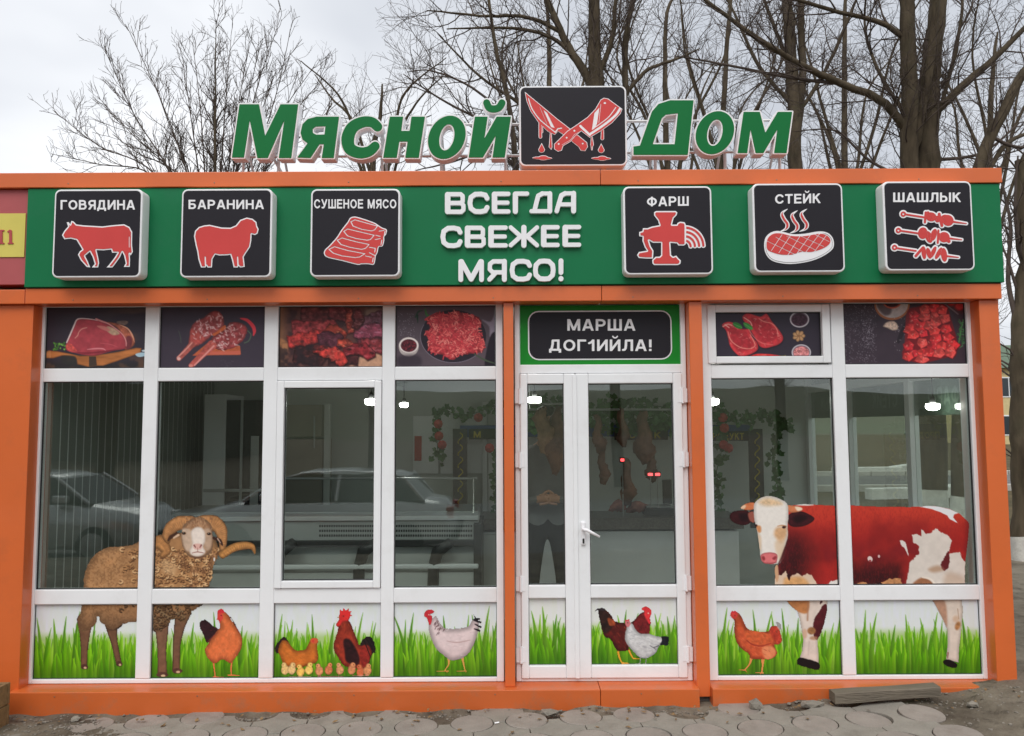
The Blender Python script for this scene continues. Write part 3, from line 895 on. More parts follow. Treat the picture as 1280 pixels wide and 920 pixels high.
for k, (a, b_) in enumerate(LC):
    for r, (z0, z1) in enumerate(ROWS):
        if k == 2 and r == 1:            # opening sash
            m = MB(); e = .048; Y0 = W0 - .012
            m.box(a + .003, a + e, Y0, W1 - .01, z0 + .003, z1 - .003, .005); m.box(b_ - e, b_ - .003, Y0, W1 - .01, z0 + .003, z1 - .003, .005)
            m.box(a + e, b_ - e, Y0 + .001, W1 - .01, z0 + .003, z0 + e, .005); m.box(a + e, b_ - e, Y0 + .001, W1 - .01, z1 - e, z1 - .003, .005)
            m.build('sash', WHITE, lb)
            pane(a + e, b_ - e, z0 + e, z1 - e, lb)
        elif r == 2: panel(a, b_, z0, z1, lb); gasket(a, b_, z0, z1, .118, lb, .003)
        else: pane(a, b_, z0, z1, lb)
for k, (a, b_) in enumerate(RC):
    for r, (z0, z1) in enumerate(ROWS):
        if k == 0 and r == 0:
            m = MB(); e = .052; Y0 = W0 - .012; z1 = 2.52
            m.box(a - .02, a + .035, Y0, W1 - .01, z0 + .01, z1, .005); m.box(b_ - e - .01, b_ - .01, Y0, W1 - .01, z0 + .01, z1, .005)
            m.box(a + .035, b_ - e - .01, Y0 + .001, W1 - .01, z0 + .01, z0 + .055, .005); m.box(a + .035, b_ - e - .01, Y0 + .001, W1 - .01, z1 - .048, z1, .005)
            m.build('sash', WHITE, rb)
            pane(a + .035, b_ - e - .01, z0 + .055, z1 - .048, rb)
        elif r == 2: panel(a, b_, z0, z1, rb); gasket(a, b_, z0, z1, .118, rb, .003)
        else: pane(a, b_, z0, z1, rb)

# ---------------------------------------------------------------- door
m = MB()
m.box(0.018, 0.050, W0, W1, .132, 2.555, .004); m.box(1.098, 1.130, W0, W1, .132, 2.555, .004)
m.box(0.050, 1.098, W0 + .001, W1, 2.078, 2.135, .004); m.box(0.050, 1.098, W0 + .001, W1, 2.53, 2.555, .004)
m.box(0.050, 1.098, W0 + .001, W1, .132, .150, .002)
door = m.build('door', WHITE, shop); tag(door, 'white double door with one narrow leaf and one wide leaf')
bx('panel', WHITE, door, .050, 1.098, .130, .15, 2.135, 2.53)
def leaf(x0, x1, g0, g1, name):
    Y0 = W0 - .014; b = MB(); z0, z1 = .153, 2.075
    gz0, gz1, pz0, pz1 = .730, 2.010, .232, .648
    b.box(x0, g0, Y0, W1 - .01, z0, z1, .006); b.box(g1, x1, Y0, W1 - .01, z0, z1, .006)
    b.box(g0, g1, Y0 + .001, W1 - .01, z0, pz0, .006); b.box(g0, g1, Y0 + .001, W1 - .01, pz1, gz0, .006); b.box(g0, g1, Y0 + .001, W1 - .01, gz1, z1, .006)
    o = b.build(name, WHITE, door)
    pane(g0, g1, gz0, gz1, door, .122)
    bx('panel', WHITE, door, g0, g1, .118, .14, pz0, pz1)
    gasket(g0, g1, pz0, pz1, .112, door, .003)
    return o
leaf(.051, .405, .098, .333, 'narrow_leaf')
leaf(.411, 1.097, .492, 1.040, 'wide_leaf')
bx('cover_strip', WHITE, door, .388, .416, .074, .0855, .156, 2.07, .003)
hp = at(729, 661, .08)
m = MB()
m.box(hp.x - .014, hp.x + .014, .070, .086, hp.z - .10, hp.z + .045, .005)
hb = m.build('handle', BOXW, door)
MB().tube([(hp.x, .086, hp.z), (hp.x, .045, hp.z), (hp.x + .02, .036, hp.z - .003), (hp.x + .10, .036, hp.z - .045)], [.011, .011, .011, .008], 10).build('handle', BOXW, door, True)
MB().box(hp.x - .006, hp.x + .006, .067, .071, hp.z - .09, hp.z - .06).build('lock', DARK, door)
for zc in (1.93, 1.52, 0.74, .30):
    for xc in (.048, 1.100):
        m = MB().lathe([(.009, -.05), (.009, .05)], (xc, .082, zc), 10)
        m.box(xc - .03, xc + .03, .083, .0855, zc - .045, zc + .045)
        m.build('hinge', BOXW, door)

# ---------------------------------------------------------------- the neighbour on the left
nb = empty('neighbour_kiosk', (-5.5, 1.5, 0), 'orange kiosk continuing past the left edge of the picture', 'building')
bx('wall', ORANGE, nb, -8, -3.563, .0, .2, .07, 2.528, .004)
bx('wall_core', SIDEW, nb, -8, -3.55, .21, 3.2, 0, 3.25)
bx('header_trim', ORANGE, nb, -8, -3.0985, -.035, .2, 2.530, 2.622, .004)
bx('roof_trim', ORANGE, nb, -8, -3.603, -.062, .2, 3.275, 3.372, .004)
bx('fascia_board', mat('dull_red_film', C(176, 84, 86), .45, var=.06), nb, -8, -3.0985, -.03, .1, 2.655, 3.272, .002)
sg = bx('sign_band', mat('yellow_film', C(214, 200, 96), .45, var=.05), nb, -8, -3.112, -.036, -.0295, 2.832, 3.115)
redl = mat('red_lettering', C(178, 70, 72), .45)
def serif(U, V):
    d = np.full(U.shape, 9.)
    for P, r in (([(13, 289), (13, 303)], 1.7), ([(10.2, 304), (15.8, 304)], .8), ([(12.4, 287.8), (9.8, 289.6)], .9), ([(1.2, 289), (1.2, 303)], 1.7), ([(-2.4, 304), (4.4, 304)], .8), ([(-2.4, 288), (4.4, 288)], .8)):
        d = np.minimum(d, sd_line(P, r, U, V))
    return d
F, ax, ay = field(serif, -8, 19, 283, 308, .3)
for P in contour(F, ax, ay): plate('letter', [P], -.041, .004, redl, sg)
bx('foot_gap', DARK, nb, -8, -3.09, .05, .2, -.05, .08)

SCREW = mat('screw_head', C(150, 120, 100), .4, metal=.6)
sm = None
for x in (-2.8, -1.9, -1.0, -.1, .8, 1.7, 2.6):
    for (yy, zz) in ((-.0365, 2.553), (-.0635, 3.30), (-.0565, .105)):
        if zz < .2 and x > 1.1: continue
        if sm is None:
            o = MB().lathe([(.0045, .002), (.0042, -.001), (.002, -.0018)], (0, 0, 0), 8, 'y').build('screw', SCREW, shop); sm = o
        else:
            o = sm.copy(); COL.objects.link(o); o.parent = shop
        o.location = Vector((x + random.uniform(-.04, .04), yy, zz))
# ================================================================== light boxes on the fascia
YF = -0.150                                   # front of the boxes
def lightbox(fx0, fx1, fy0, fy1, Y, depth, label, cat='light box', rad=.036, group='square pictogram light boxes on the green fascia'):
    """white box with rounded corners and a charcoal face; the pixel box is its front"""
    xm, ym = (fx0 + fx1) / 2, (fy0 + fy1) / 2
    x0 = float(un(fx0, ym, Y)[0]); x1 = float(un(fx1, ym, Y)[0]); z1 = float(un(xm, fy0, Y)[1]); z0 = float(un(xm, fy1, Y)[1])
    t = empty('light_box', ((x0 + x1) / 2, Y + depth, z0), label, cat, group)
    lp = []
    for ins, yy in ((.004, Y + depth), (0, Y + depth - .006), (0, Y + .006), (.0018, Y + .0018), (.005, Y)):
        lp.append([(a, yy, b) for a, b in rrect(x0 + ins, x1 - ins, z0 + ins, z1 - ins, rad - ins * .5)])
    MB().loft(lp).build('case', BOXW, t)
    e = .0115
    lo = [(a, Y - .0015, b) for a, b in rrect(x0 + e, x1 - e, z0 + e, z1 - e, rad - .008)]
    li = [(a, Y + .002, b) for a, b in rrect(x0 + e, x1 - e, z0 + e, z1 - e, rad - .008)]
    MB().loft([li, lo], cap0=False).build('face', BLACKF, t)
    return t
def art(name, fn, box, Y, parent, level=0.0, m=None, step=.22, depth=.0015):
    F, ax, ay = field(fn, *box, step)
    ls = contour(F, ax, ay, level, .05)
    if ls: return plate(name, ls, Y, depth, m, parent)
def sq(x, y, s, P, smooth=False, n=4):
    P = S(x, y, s, P)
    return crom(P, n) if smooth else np.array(P)
Y1, Y2, Y3 = YF - .0035, YF - .0055, YF - .0075    # film layers, each 2 mm proud of the last
s7 = 7.357

# beef
b1 = lightbox(66.5, 177, 236.5, 347, YF, .10, 'light box with a red cow outline, leftmost on the green fascia')
cow = sq(60, 230, s7, [(128, 470), (150, 430), (185, 390), (172, 352), (190, 350), (205, 372), (215, 338), (235, 345), (262, 372), (330, 380), (500, 390), (600, 378), (700, 370), (750, 395), (774, 440), (772, 560), (780, 625), (760, 658), (750, 640), (754, 690), (752, 762), (697, 762), (715, 730), (700, 660), (682, 625), (660, 675), (610, 745), (592, 767), (538, 767), (560, 745), (610, 680), (640, 632), (590, 632), (580, 602), (510, 610), (445, 607), (462, 680), (470, 725), (460, 767), (403, 767), (430, 735), (410, 670), (385, 622), (340, 660), (365, 710), (388, 767), (355, 762), (300, 700), (275, 650), (290, 622), (315, 602), (290, 560), (262, 515), (210, 502), (150, 508)])
bb = (74, 172, 272, 340)
art('outline', lambda U, V: sd_poly(cow, U, V), bb, Y1, b1, 0, WHITEF)
tl = S(60, 230, s7, [(746, 485), (746, 580)])
art('cow_silhouette', lambda U, V: np.maximum(sd_poly(cow, U, V) + 1.55, -sd_line(tl, .5, U, V)), bb, Y2, b1, 0, REDF)
text_plates('ГОВЯДИНА', 75.6, 168.7, 250, 262, Y1, WHITEF, b1)
# mutton
b2 = lightbox(226, 339.8, 236, 346.8, YF, .10, 'light box with a red sheep outline, second from the left')
shp = sq(220, 230, s7, [(165, 480), (175, 430), (210, 395), (260, 380), (310, 375), (420, 400), (500, 402), (550, 380), (590, 330), (650, 308), (705, 320), (740, 350), (745, 385), (760, 415), (750, 455), (725, 470), (695, 460), (692, 520), (680, 580), (640, 640), (622, 670), (632, 762), (590, 767), (575, 752), (568, 767), (530, 767), (515, 700), (500, 650), (470, 655), (400, 657), (360, 648), (335, 690), (330, 767), (290, 767), (278, 750), (270, 767), (230, 767), (205, 690), (195, 620), (180, 560)])
bb = (238, 328, 268, 340)
art('outline', lambda U, V: sd_poly(shp, U, V), bb, Y1, b2, 0, WHITEF)
art('sheep_silhouette', lambda U, V: np.maximum(sd_poly(shp, U, V) + 1.5, -np.minimum(sd_line(S(220, 230, s7, [(268, 672), (272, 760)]), .9, U, V), sd_line(S(220, 230, s7, [(566, 672), (570, 760)]), .9, U, V))), bb, Y2, b2, 0, REDF)
text_plates('БАРАНИНА', 235.6, 329.8, 249.7, 261.3, Y1, WHITEF, b2)
# dried meat
b3 = lightbox(388, 500, 236, 345.8, YF, .10, 'light box with red ribs in a slab, left of the white slogan')
rib = sq(380, 230, s7, [(450, 300), (500, 305), (640, 352), (690, 383), (722, 402), (762, 420), (755, 462), (738, 485), (738, 520), (722, 572), (688, 580), (676, 632), (660, 662), (655, 702), (640, 742), (590, 737), (530, 737), (490, 742), (350, 707), (220, 677), (185, 647), (190, 608), (240, 558), (300, 490), (345, 420), (400, 350), (420, 315)], True)
rl = [[(430, 345), (450, 385), (530, 415), (620, 430), (650, 420), (675, 385), (600, 365), (470, 328), (430, 345)], [(365, 435), (400, 475), (480, 500), (580, 515), (610, 510), (645, 470), (520, 440), (400, 412), (365, 435)], [(305, 515), (340, 555), (420, 580), (530, 600), (565, 590), (598, 555), (480, 530), (350, 495), (305, 515)], [(228, 600), (270, 635), (350, 660), (470, 675), (510, 670), (560, 640), (400, 610), (280, 575), (228, 600)],
      [(690, 432), (735, 425)], [(745, 430), (738, 475)], [(655, 510), (700, 500)], [(716, 515), (708, 555)], [(600, 580), (655, 590)], [(655, 595), (650, 625)], [(565, 660), (620, 672)], [(636, 678), (630, 715)], [(660, 470), (700, 480)], [(600, 630), (650, 655)]]
def ribf(U, V):
    d = sd_poly(rib, U, V) + 1.3
    for l in rl: d = np.maximum(d, -sd_line(S(380, 230, s7, l), .62, U, V))
    return d
bb = (402, 486, 268, 334)
art('outline', lambda U, V: sd_poly(rib, U, V), bb, Y1, b3, 0, WHITEF)
art('rib_slab', ribf, bb, Y2, b3, 0, REDF, .16)
text_plates('СУШЕНОЕ МЯСО', 392.5, 495.5, 249, 260.6, Y1, WHITEF, b3, h=.085)
# mince
b4 = lightbox(779.5, 890.5, 232.8, 343.2, YF, .10, 'light box with a red meat grinder, right of the white slogan')
gr = sq(770, 225, s7, [(350, 297), (368, 285), (550, 285), (564, 300), (557, 325), (530, 352), (515, 410), (560, 410), (565, 395), (590, 383), (630, 388), (642, 410), (642, 590), (625, 602), (575, 602), (560, 582), (500, 577), (507, 690), (525, 705), (555, 695), (575, 720), (597, 740), (592, 770), (570, 782), (350, 782), (335, 765), (333, 735), (365, 705), (400, 705), (415, 690), (415, 577), (340, 577), (303, 555), (320, 610), (345, 650), (340, 722), (280, 722), (210, 717), (193, 690), (210, 662), (285, 650), (265, 620), (243, 560), (245, 522), (213, 517), (213, 478), (243, 470), (248, 443), (290, 443), (330, 428), (400, 415), (385, 370), (350, 325)])
def strands(U, V, r):
    d = np.full(U.shape, 9.)
    for q in (172, 133, 94, 55):
        d = np.minimum(d, sd_line(S(770, 225, s7, arc(632, 612, q, -q * 1.02, 85, 3, 12)), r, U, V))
    return d
bb = (794, 884, 260, 333)
art('outline', lambda U, V: np.minimum(sd_poly(gr, U, V), strands(U, V, 2.9)), bb, Y1, b4, 0, WHITEF)
art('meat_grinder', lambda U, V: np.minimum(sd_poly(gr, U, V) + 1.6, np.maximum(strands(U, V, 1.35), 857.8 - U)), bb, Y2, b4, 0, REDF, .18)
text_plates('ФАРШ', 808.5, 861, 246, 258, Y1, WHITEF, b4, -.015)
# steak
b5 = lightbox(941.5, 1054.8, 229.2, 340.2, YF, .10, 'light box with a steaming grilled steak, second from the right')
stk = sq(925, 225, s7, [(222, 600), (235, 530), (280, 485), (340, 468), (400, 478), (490, 498), (600, 493), (720, 473), (800, 483), (850, 528), (864, 590), (845, 642), (760, 702), (640, 748), (480, 772), (360, 762), (280, 732), (235, 672)], True)
stt = sq(925, 225, s7, [(245, 600), (255, 540), (300, 498), (370, 490), (480, 515), (600, 515), (720, 495), (790, 505), (830, 545), (820, 590), (760, 630), (660, 660), (560, 660), (480, 685), (380, 685), (300, 665), (255, 640)], True)
gl_ = [[(388, 500), (288, 650)], [(468, 505), (358, 668)], [(556, 510), (440, 690)], [(648, 505), (520, 680)], [(735, 490), (600, 670)], [(800, 500), (680, 665)], [(250, 560), (500, 680)], [(330, 525), (600, 670)], [(430, 515), (690, 640)], [(560, 515), (770, 610)], [(690, 500), (820, 565)]]
def stkf(U, V):
    d = sd_poly(stt, U, V)
    for l in gl_: d = np.maximum(d, -sd_line(S(925, 225, s7, l), .42, U, V))
    return d
def steam(U, V, k):
    d = np.full(U.shape, 9.)
    for dx, dy in ((0, 0), (92, 14), (178, 0)):
        P = crom(S(925, 225, s7, [(438 + dx, 266 + dy), (388 + dx, 305 + dy), (402 + dx, 355 + dy), (436 + dx, 405 + dy), (424 + dx, 448 + dy), (368 + dx, 474 + dy)]), 4, False)
        d = np.minimum(d, sd_line(P, list(np.interp(np.linspace(0, 1, len(P)), [0, .3, .7, 1], np.array([.2, 2.6, 2.6, .2]) * (1 if k else 1)) + (-1.3 if k else 0)), U, V))
    return d
bb = (950, 1048, 258, 334)
art('outline', lambda U, V: np.minimum(sd_poly(stk, U, V), steam(U, V, 0)), bb, Y1, b5, 0, WHITEF)
art('steak_silhouette', lambda U, V: np.minimum(stkf(U, V), steam(U, V, 1)), bb, Y2, b5, 0, REDF, .16)
art('rim_line', lambda U, V: np.abs(sd_poly(stk, U, V) + 1.9) - .12 + 9 * (sd_poly(stt, U, V) < 1.2), bb, Y2, b5, 0, BLACKF, .12)
text_plates('СТЕЙК', 968.8, 1025.6, 242.8, 254.8, Y1, WHITEF, b5, -.018)
# kebab
b6 = lightbox(1105, 1216.5, 226.5, 338.2, YF, .10, 'light box with three red kebab skewers, rightmost on the fascia')
def keb(U, V):
    d = np.full(U.shape, 9.)
    def L(P, r): return sd_line(S(1085, 220, s7, P), [q / s7 for q in (r if hasattr(r, '__len__') else [r] * len(P))], U, V)
    def E(x, y, a, b, t=0): return sd_ell(1085 + x / s7, 220 + y / s7, a / s7, b / s7, t, U, V)
    it = [np.abs(E(325, 350, 17, 17)) - .9, L([(345, 352), (520, 380)], 7), L([(780, 420), (905, 437)], [8, 3]), L([(532, 335), (524, 425)], 9), E(580, 375, 48, 40, .2), L([(552, 335), (600, 400)], 10), E(640, 395, 24, 30), L([(655, 350), (680, 455)], 12), E(735, 408, 52, 48, .5), E(700, 385, 36, 26, -.5),
          np.abs(E(280, 500, 17, 17)) - .9, L([(300, 503), (470, 528)], 7), L([(740, 572), (862, 586)], [8, 3]), E(505, 525, 42, 52, .1), E(560, 560, 30, 55, -.35), E(605, 540, 26, 55, .3), L([(648, 500), (642, 615)], 8), E(700, 562, 50, 46, .1), L([(660, 540), (745, 600)], 14),
          np.abs(E(245, 657, 17, 17)) - .9, L([(262, 662), (440, 688)], 7), L([(715, 735), (832, 748)], [8, 3]), L([(440, 735), (505, 660)], 11), E(515, 705, 20, 58, -.1), E(560, 710, 20, 50, -.3), E(600, 700, 18, 55, .45), E(650, 710, 18, 58, .5), E(700, 725, 26, 62, -.12), E(670, 695, 20, 30)]
    for q in it: d = np.minimum(d, q)
    return d
bb = (1108, 1214, 258, 334)
art('outline', lambda U, V: keb(U, V), bb, Y1, b6, 1.9, WHITEF)
def kebr(U, V):
    d = keb(U, V)
    for P in ([(565, 350), (590, 410)], [(610, 350), (640, 420)], [(690, 365), (720, 440)], [(535, 480), (560, 590)], [(585, 490), (575, 590)], [(625, 490), (628, 600)], [(665, 520), (660, 600)], [(540, 660), (535, 740)], [(580, 660), (585, 740)], [(625, 660), (630, 750)], [(675, 670), (668, 760)]):
        d = np.maximum(d, -sd_line(S(1085, 220, s7, P), .28, U, V))
    return d
art('kebab_skewers', kebr, bb, Y2, b6, .15, REDF, .16)
text_plates('ШАШЛЫК', 1116.5, 1201, 240.6, 252.6, Y1, WHITEF, b6)

# ---------------------------------------------------------------- slogan in white rounded letters
slog = empty('slogan_lettering', (0.0, -.05, 2.65), 'white raised rounded Cyrillic slogan in three lines mid fascia', 'lettering')
LETM = mat('white_raised_letter', (0.85, 0.85, 0.87, 1), 0.4, var=0.02, dirt=((.55, .5, .5, 1), .2, 8))
def slogan(ch, x0, x1, yt, yb):
    xm = (x0 + x1) / 2; a, b = yt + 17, yb - 17; m_ = (a + b) / 2
    l, r = x0 + 22, x1 - 19
    D = []
    if ch == 'В': D = [([(l, a + 4), (l, b - 4)], 22), ([(l, a), (r - 22, a), (r - 6, a + 14), (r - 6, m_ - 16), (r - 22, m_), (l, m_)], 17), ([(l, m_), (r - 18, m_), (r, m_ + 18), (r, b - 16), (r - 18, b), (l, b)], 17)]
    if ch == 'С': D = [([(r, a + 34), (r - 14, a + 8), (r - 50, a), (x0 + 62, a + 2), (x0 + 28, a + 26), (x0 + 20, m_), (x0 + 28, b - 26), (x0 + 62, b - 2), (r - 50, b), (r - 14, b - 8), (r, b - 34)], 19)]
    if ch == 'О': D = [([(xm, a), (x1 - 55, a + 3), (x1 - 25, a + 32), (x1 - 20, m_), (x1 - 25, b - 32), (x1 - 55, b - 3), (xm, b), (x0 + 55, b - 3), (x0 + 25, b - 32), (x0 + 20, m_), (x0 + 25, a + 32), (x0 + 55, a + 3), (xm, a)], 19)]
    if ch == 'Е': D = [([(l, a + 4), (l, b - 4)], 22), ([(l, a), (r, a)], 17), ([(l, m_), (r - 6, m_)], 16), ([(l, b), (r, b)], 17)]
    if ch == 'Г': D = [([(l, a + 4), (l, b)], 21), ([(l, a), (x1 - 16, a)], 17)]
    if ch == 'Д': D = [([(x0 + 17, b), (x1 - 19, b)], 16), ([(x1 - 20, a), (x1 - 20, b)], 19), ([(x0 + 105, a), (x1 - 20, a)], 16), ([(x0 + 105, a), (x0 + 72, a + 18), (x0 + 58, m_), (x0 + 42, b - 4)], 18)]
    if ch == 'А': D = [([(x1 - 21, a), (x1 - 21, b)], 20), ([(x0 + 85, a), (x1 - 21, a)], 16), ([(x0 + 85, a), (x0 + 55, a + 16), (x0 + 40, m_ - 6), (x0 + 18, b)], 18), ([(x0 + 35, m_ + 18), (x1 - 21, m_ + 18)], 16)]
    if ch == 'Ж': D = [([(xm, a), (xm, b)], 21), ([(x0 + 20, a), (xm - 25, m_), (x0 + 20, b)], 17), ([(x1 - 20, a), (xm + 25, m_), (x1 - 20, b)], 17), ([(xm - 30, m_), (xm + 30, m_)], 17)]
    if ch == 'М': D = [([(x0 + 20, a), (x0 + 20, b)], 19), ([(x1 - 20, a), (x1 - 20, b)], 19), ([(x0 + 26, a), (xm, b - 4), (x1 - 26, a)], 20)]
    if ch == 'Я': D = [([(x1 - 21, a), (x1 - 21, b)], 20), ([(x1 - 21, a), (x0 + 50, a), (x0 + 24, a + 20), (x0 + 22, m_ - 8), (x0 + 46, m_ + 16), (x1 - 21, m_ + 16)], 17), ([(x0 + 68, m_ + 20), (x0 + 20, b)], 18)]
    if ch == '!': D = [([(xm, a), (xm, b - 50)], 19), ([(xm, b - 2), (xm, b)], 20)]
    def fn(U, V):
        d = np.full(U.shape, 9.)
        for P, q in D: d = np.minimum(d, sd_line(S(540, 230, 6.4, P), q / 6.4, U, V))
        return d
    F, ax, ay = field(fn, 540 + x0 / 6.4 - 2, 540 + x1 / 6.4 + 2, 230 + yt / 6.4 - 2, 230 + yb / 6.4 + 2, .25)
    plate('letter', contour(F, ax, ay, 0, .04), -.075, .024, LETM, slog)
for row in ((60, 235, 'В', 103, 270, 'С', 283, 460, 'Е', 478, 630, 'Г', 645, 777, 'Д', 778, 963, 'А', 980, 1154),
            (330, 506, 'С', 66, 244, 'В', 262, 432, 'Е', 450, 608, 'Ж', 610, 860, 'Е', 872, 1024, 'Е', 1044, 1196),
            (600, 778, 'М', 210, 416, 'Я', 440, 600, 'С', 620, 800, 'О', 807, 990, '!', 1008, 1056)):
    yt, yb = row[0], row[1]
    for k in range(2, len(row), 3):
        sl = -(row[k + 1] - 600) * .008
        slogan(row[k], row[k + 1], row[k + 2], yt + sl, yb + sl)

# ---------------------------------------------------------------- roof sign
rsx = empty('roof_sign', (0.0, 0.33, 3.372), 'green italic Cyrillic roof letters with white edges on a white rack', 'sign')
YL = 0.22
LSIDE = mat('letter_return', (0.72, 0.66, 0.62, 1), 0.5, var=0.06, vscale=5)
def big(fn, x0, x1, y0, y1):
    F, ax, ay = field(fn, x0 - 4, x1 + 4, y0 - 4, y1 + 4, .4)
    o = plate('letter', contour(F, ax, ay, 1.55, .06), YL, .085, WHITEF, rsx, back=True)
    plate('green_face', contour(F, ax, ay, 0.0, .06), YL - .003, .002, GREENF, o)
def ps(ox, oy, s): return lambda P, U, V: sd_poly(S(ox, oy, s, P), U, V)
q1 = ps(280, 100, 3.368)
M_ = [(33, 326), (65, 102), (147, 102), (173, 235), (238, 102), (312, 102), (283, 328), (230, 328), (254, 168), (184, 328), (140, 328), (108, 168), (84, 326)]
big(lambda U, V: q1(M_, U, V), 289, 373, 128, 199)
ya = [(308, 326), (352, 266), (330, 250), (322, 222), (330, 186), (352, 164), (390, 154), (484, 154), (462, 328), (411, 328), (420, 270), (402, 270), (364, 328)]
yh = [(386, 196), (427, 194), (423, 229), (388, 230), (374, 222), (373, 206)]
big(lambda U, V: np.maximum(q1(ya, U, V), -q1(yh, U, V)), 371, 425, 145, 199)
big(lambda U, V: sd_line(crom(S(280, 100, 3.368, [(646, 196), (622, 177), (582, 177), (540, 200), (521, 245), (530, 288), (570, 306), (610, 300), (636, 278)]), 5, False), list(np.interp(np.linspace(0, 1, 41), [0, .2, .5, .85, 1], np.array([20, 22, 27, 22, 19]) / 3.368)), U, V), 426, 480, 144, 200)
nn = [(698, 154), (754, 154), (746, 214), (781, 214), (789, 154), (846, 154), (820, 327), (763, 327), (773, 259), (738, 259), (727, 327), (670, 327)]
big(lambda U, V: q1(nn, U, V), 478, 532, 145, 198)
def slant_o(U, V, cx, cy, rx, ry, hx, hy, sh=.16):
    u = U + (V - cy) * sh
    return np.maximum(sd_ell(cx, cy, rx, ry, 0, u, V), -sd_ell(cx, cy, hx, hy, 0, u, V))
big(lambda U, V: slant_o(U, V, 280 + 938 / 3.368, 100 + 241 / 3.368, 78 / 3.368, 91 / 3.368, 31 / 3.368, 55 / 3.368), 532, 586, 142, 200)
ii = [(1056, 154), (1110, 154), (1096, 246), (1148, 154), (1208, 154), (1182, 326), (1130, 326), (1144, 234), (1090, 326), (1030, 326)]
big(lambda U, V: np.minimum(q1(ii, U, V), sd_line(crom(S(280, 100, 3.368, [(1106, 96), (1116, 116), (1136, 122), (1158, 115), (1170, 96)]), 5, False), [15 / 3.368] * 21, U, V)), 585, 641, 124, 198)
q2 = ps(630, 90, 3.459)
dd = [(560, 358), (560, 322), (588, 318), (640, 170), (668, 138), (718, 122), (820, 122), (795, 358)]
dh = [(643, 312), (682, 200), (700, 184), (752, 178), (738, 312)]
big(lambda U, V: np.maximum(q2(dd, U, V), -q2(dh, U, V)), 790, 868, 124, 195)
big(lambda U, V: slant_o(U, V, 630 + 912 / 3.459, 90 + 262 / 3.459, 82 / 3.459, 93 / 3.459, 33 / 3.459, 57 / 3.459), 866, 922, 138, 196)
mm = [(1010, 350), (1036, 172), (1106, 172), (1130, 262), (1184, 172), (1246, 172), (1222, 350), (1168, 350), (1182, 248), (1122, 350), (1088, 350), (1066, 248), (1052, 350)]
big(lambda U, V: q2(mm, U, V), 920, 992, 138, 193)
RACK = mat('rack_steel', C(214, 212, 210), .45, metal=.1, var=.08, vscale=8)
YR = YL + .105
for (a, b_, y) in ((297, 655, 157), (297, 655, 196), (770, 985, 152), (770, 985, 191)):
    p, q = at(a, y, YR), at(b_, y - 1.5, YR)
    MB().tube([p, q], .010, 4).build('rail', RACK, rsx)
for xx in (305, 349, 478, 552, 632, 818, 905, 973):
    p = at(xx, 157 if xx < 700 else 152, YR + .022)
    MB().tube([(p.x, p.y, 3.30), p], .011, 4).build('upright', RACK, rsx)
    MB().tube([(p.x, p.y + .45, 3.30), (p.x, p.y, p.z - .03)], .009, 4).build('brace', RACK, rsx)
p, q = at(341, 196, YR + .03), at(352, 216, YR + .03)
MB().tube([p, q], .010, 4).build('brace', RACK, rsx)

# knives box in the middle of the roof sign
YK = 0.14
kb = lightbox(649, 783.5, 107.2, 207.5, YK, .13, 'charcoal light box with crossed dripping cleaver and knife on the roof', rad=.04, group=None)
for q in (-.22, .22):
    MB().box(.405 + q - .015, .405 + q + .015, YK + .05, YK + .08, 3.36, 3.50).build('bracket', RACK, kb)
k1, k2, k3 = YK - .0035, YK - .0055, YK - .0075
sk = 7.669
def kp(P): return np.array(S(640, 100, sk, P))
kn = kp([(122, 112), (300, 258), (430, 368), (560, 468), (720, 598), (728, 640), (702, 682), (658, 677), (638, 642), (600, 612), (480, 517), (440, 492), (410, 527), (340, 492), (248, 402), (178, 300), (138, 200)])
cl = kp([(1058, 278), (1042, 322), (960, 412), (850, 492), (745, 553), (664, 490), (602, 542), (562, 592), (492, 632), (477, 677), (440, 687), (403, 662), (403, 613), (450, 568), (530, 488), (620, 428), (720, 358), (798, 278), (848, 190), (880, 170), (922, 178)])
def drips(U, V, k):
    d = np.full(U.shape, 9.)
    for P, r in (([(270, 410), (272, 545)], [16, 17]), ([(372, 500), (370, 640)], [8, 17]), ([(288, 440), (290, 500)], 9), ([(375, 640), (376, 660)], 7), ([(765, 545), (768, 620)], [8, 17]), ([(765, 620), (766, 668)], [12, 7]), ([(868, 480), (866, 560)], [14, 17])):
        d = np.minimum(d, sd_line(S(640, 100, sk, P), np.array(r if hasattr(r, '__len__') else [r, r]) / sk, U, V))
    for x, y in ((284, 665), (855, 668)):
        d = np.minimum(d, sd_line(S(640, 100, sk, [(x, y - 60), (x, y)]), np.array([1, 32]) / sk, U, V))
    for x, y in ((290, 748), (855, 752)):
        d = np.minimum(d, np.minimum(sd_ell(640 + x / sk, 100 + y / sk, 95 / sk, 15 / sk, .02, U, V), sd_ell(640 + (x + 10) / sk, 100 + (y - 2) / sk, 50 / sk, 24 / sk, 0, U, V)))
    return d + k
bb = (652, 781, 110, 204)
art('knife_outline', lambda U, V: np.minimum(sd_poly(kn, U, V), drips(U, V, 0)), bb, k1, kb, 0, WHITEF)
art('knife_blade', lambda U, V: np.maximum(np.minimum(sd_poly(kn, U, V) + .75, drips(U, V, .75)),
    -np.minimum(np.minimum(sd_line(crom(kp([(158, 175), (190, 270), (260, 370), (340, 440), (415, 500)]), 4, False), .75, U, V), sd_poly(kp([(300, 285), (335, 310), (410, 460), (375, 450)]), U, V)),
                np.minimum(sd_line(kp([(415, 500), (440, 465), (475, 460)]), .9, U, V), np.minimum(sd_line(kp([(265, 255), (335, 420)]), .25, U, V), sd_ell(640 + 678 / sk, 100 + 608 / sk, 1.2, 1.2, 0, U, V))))), bb, k2, kb, 0, REDF, .18)
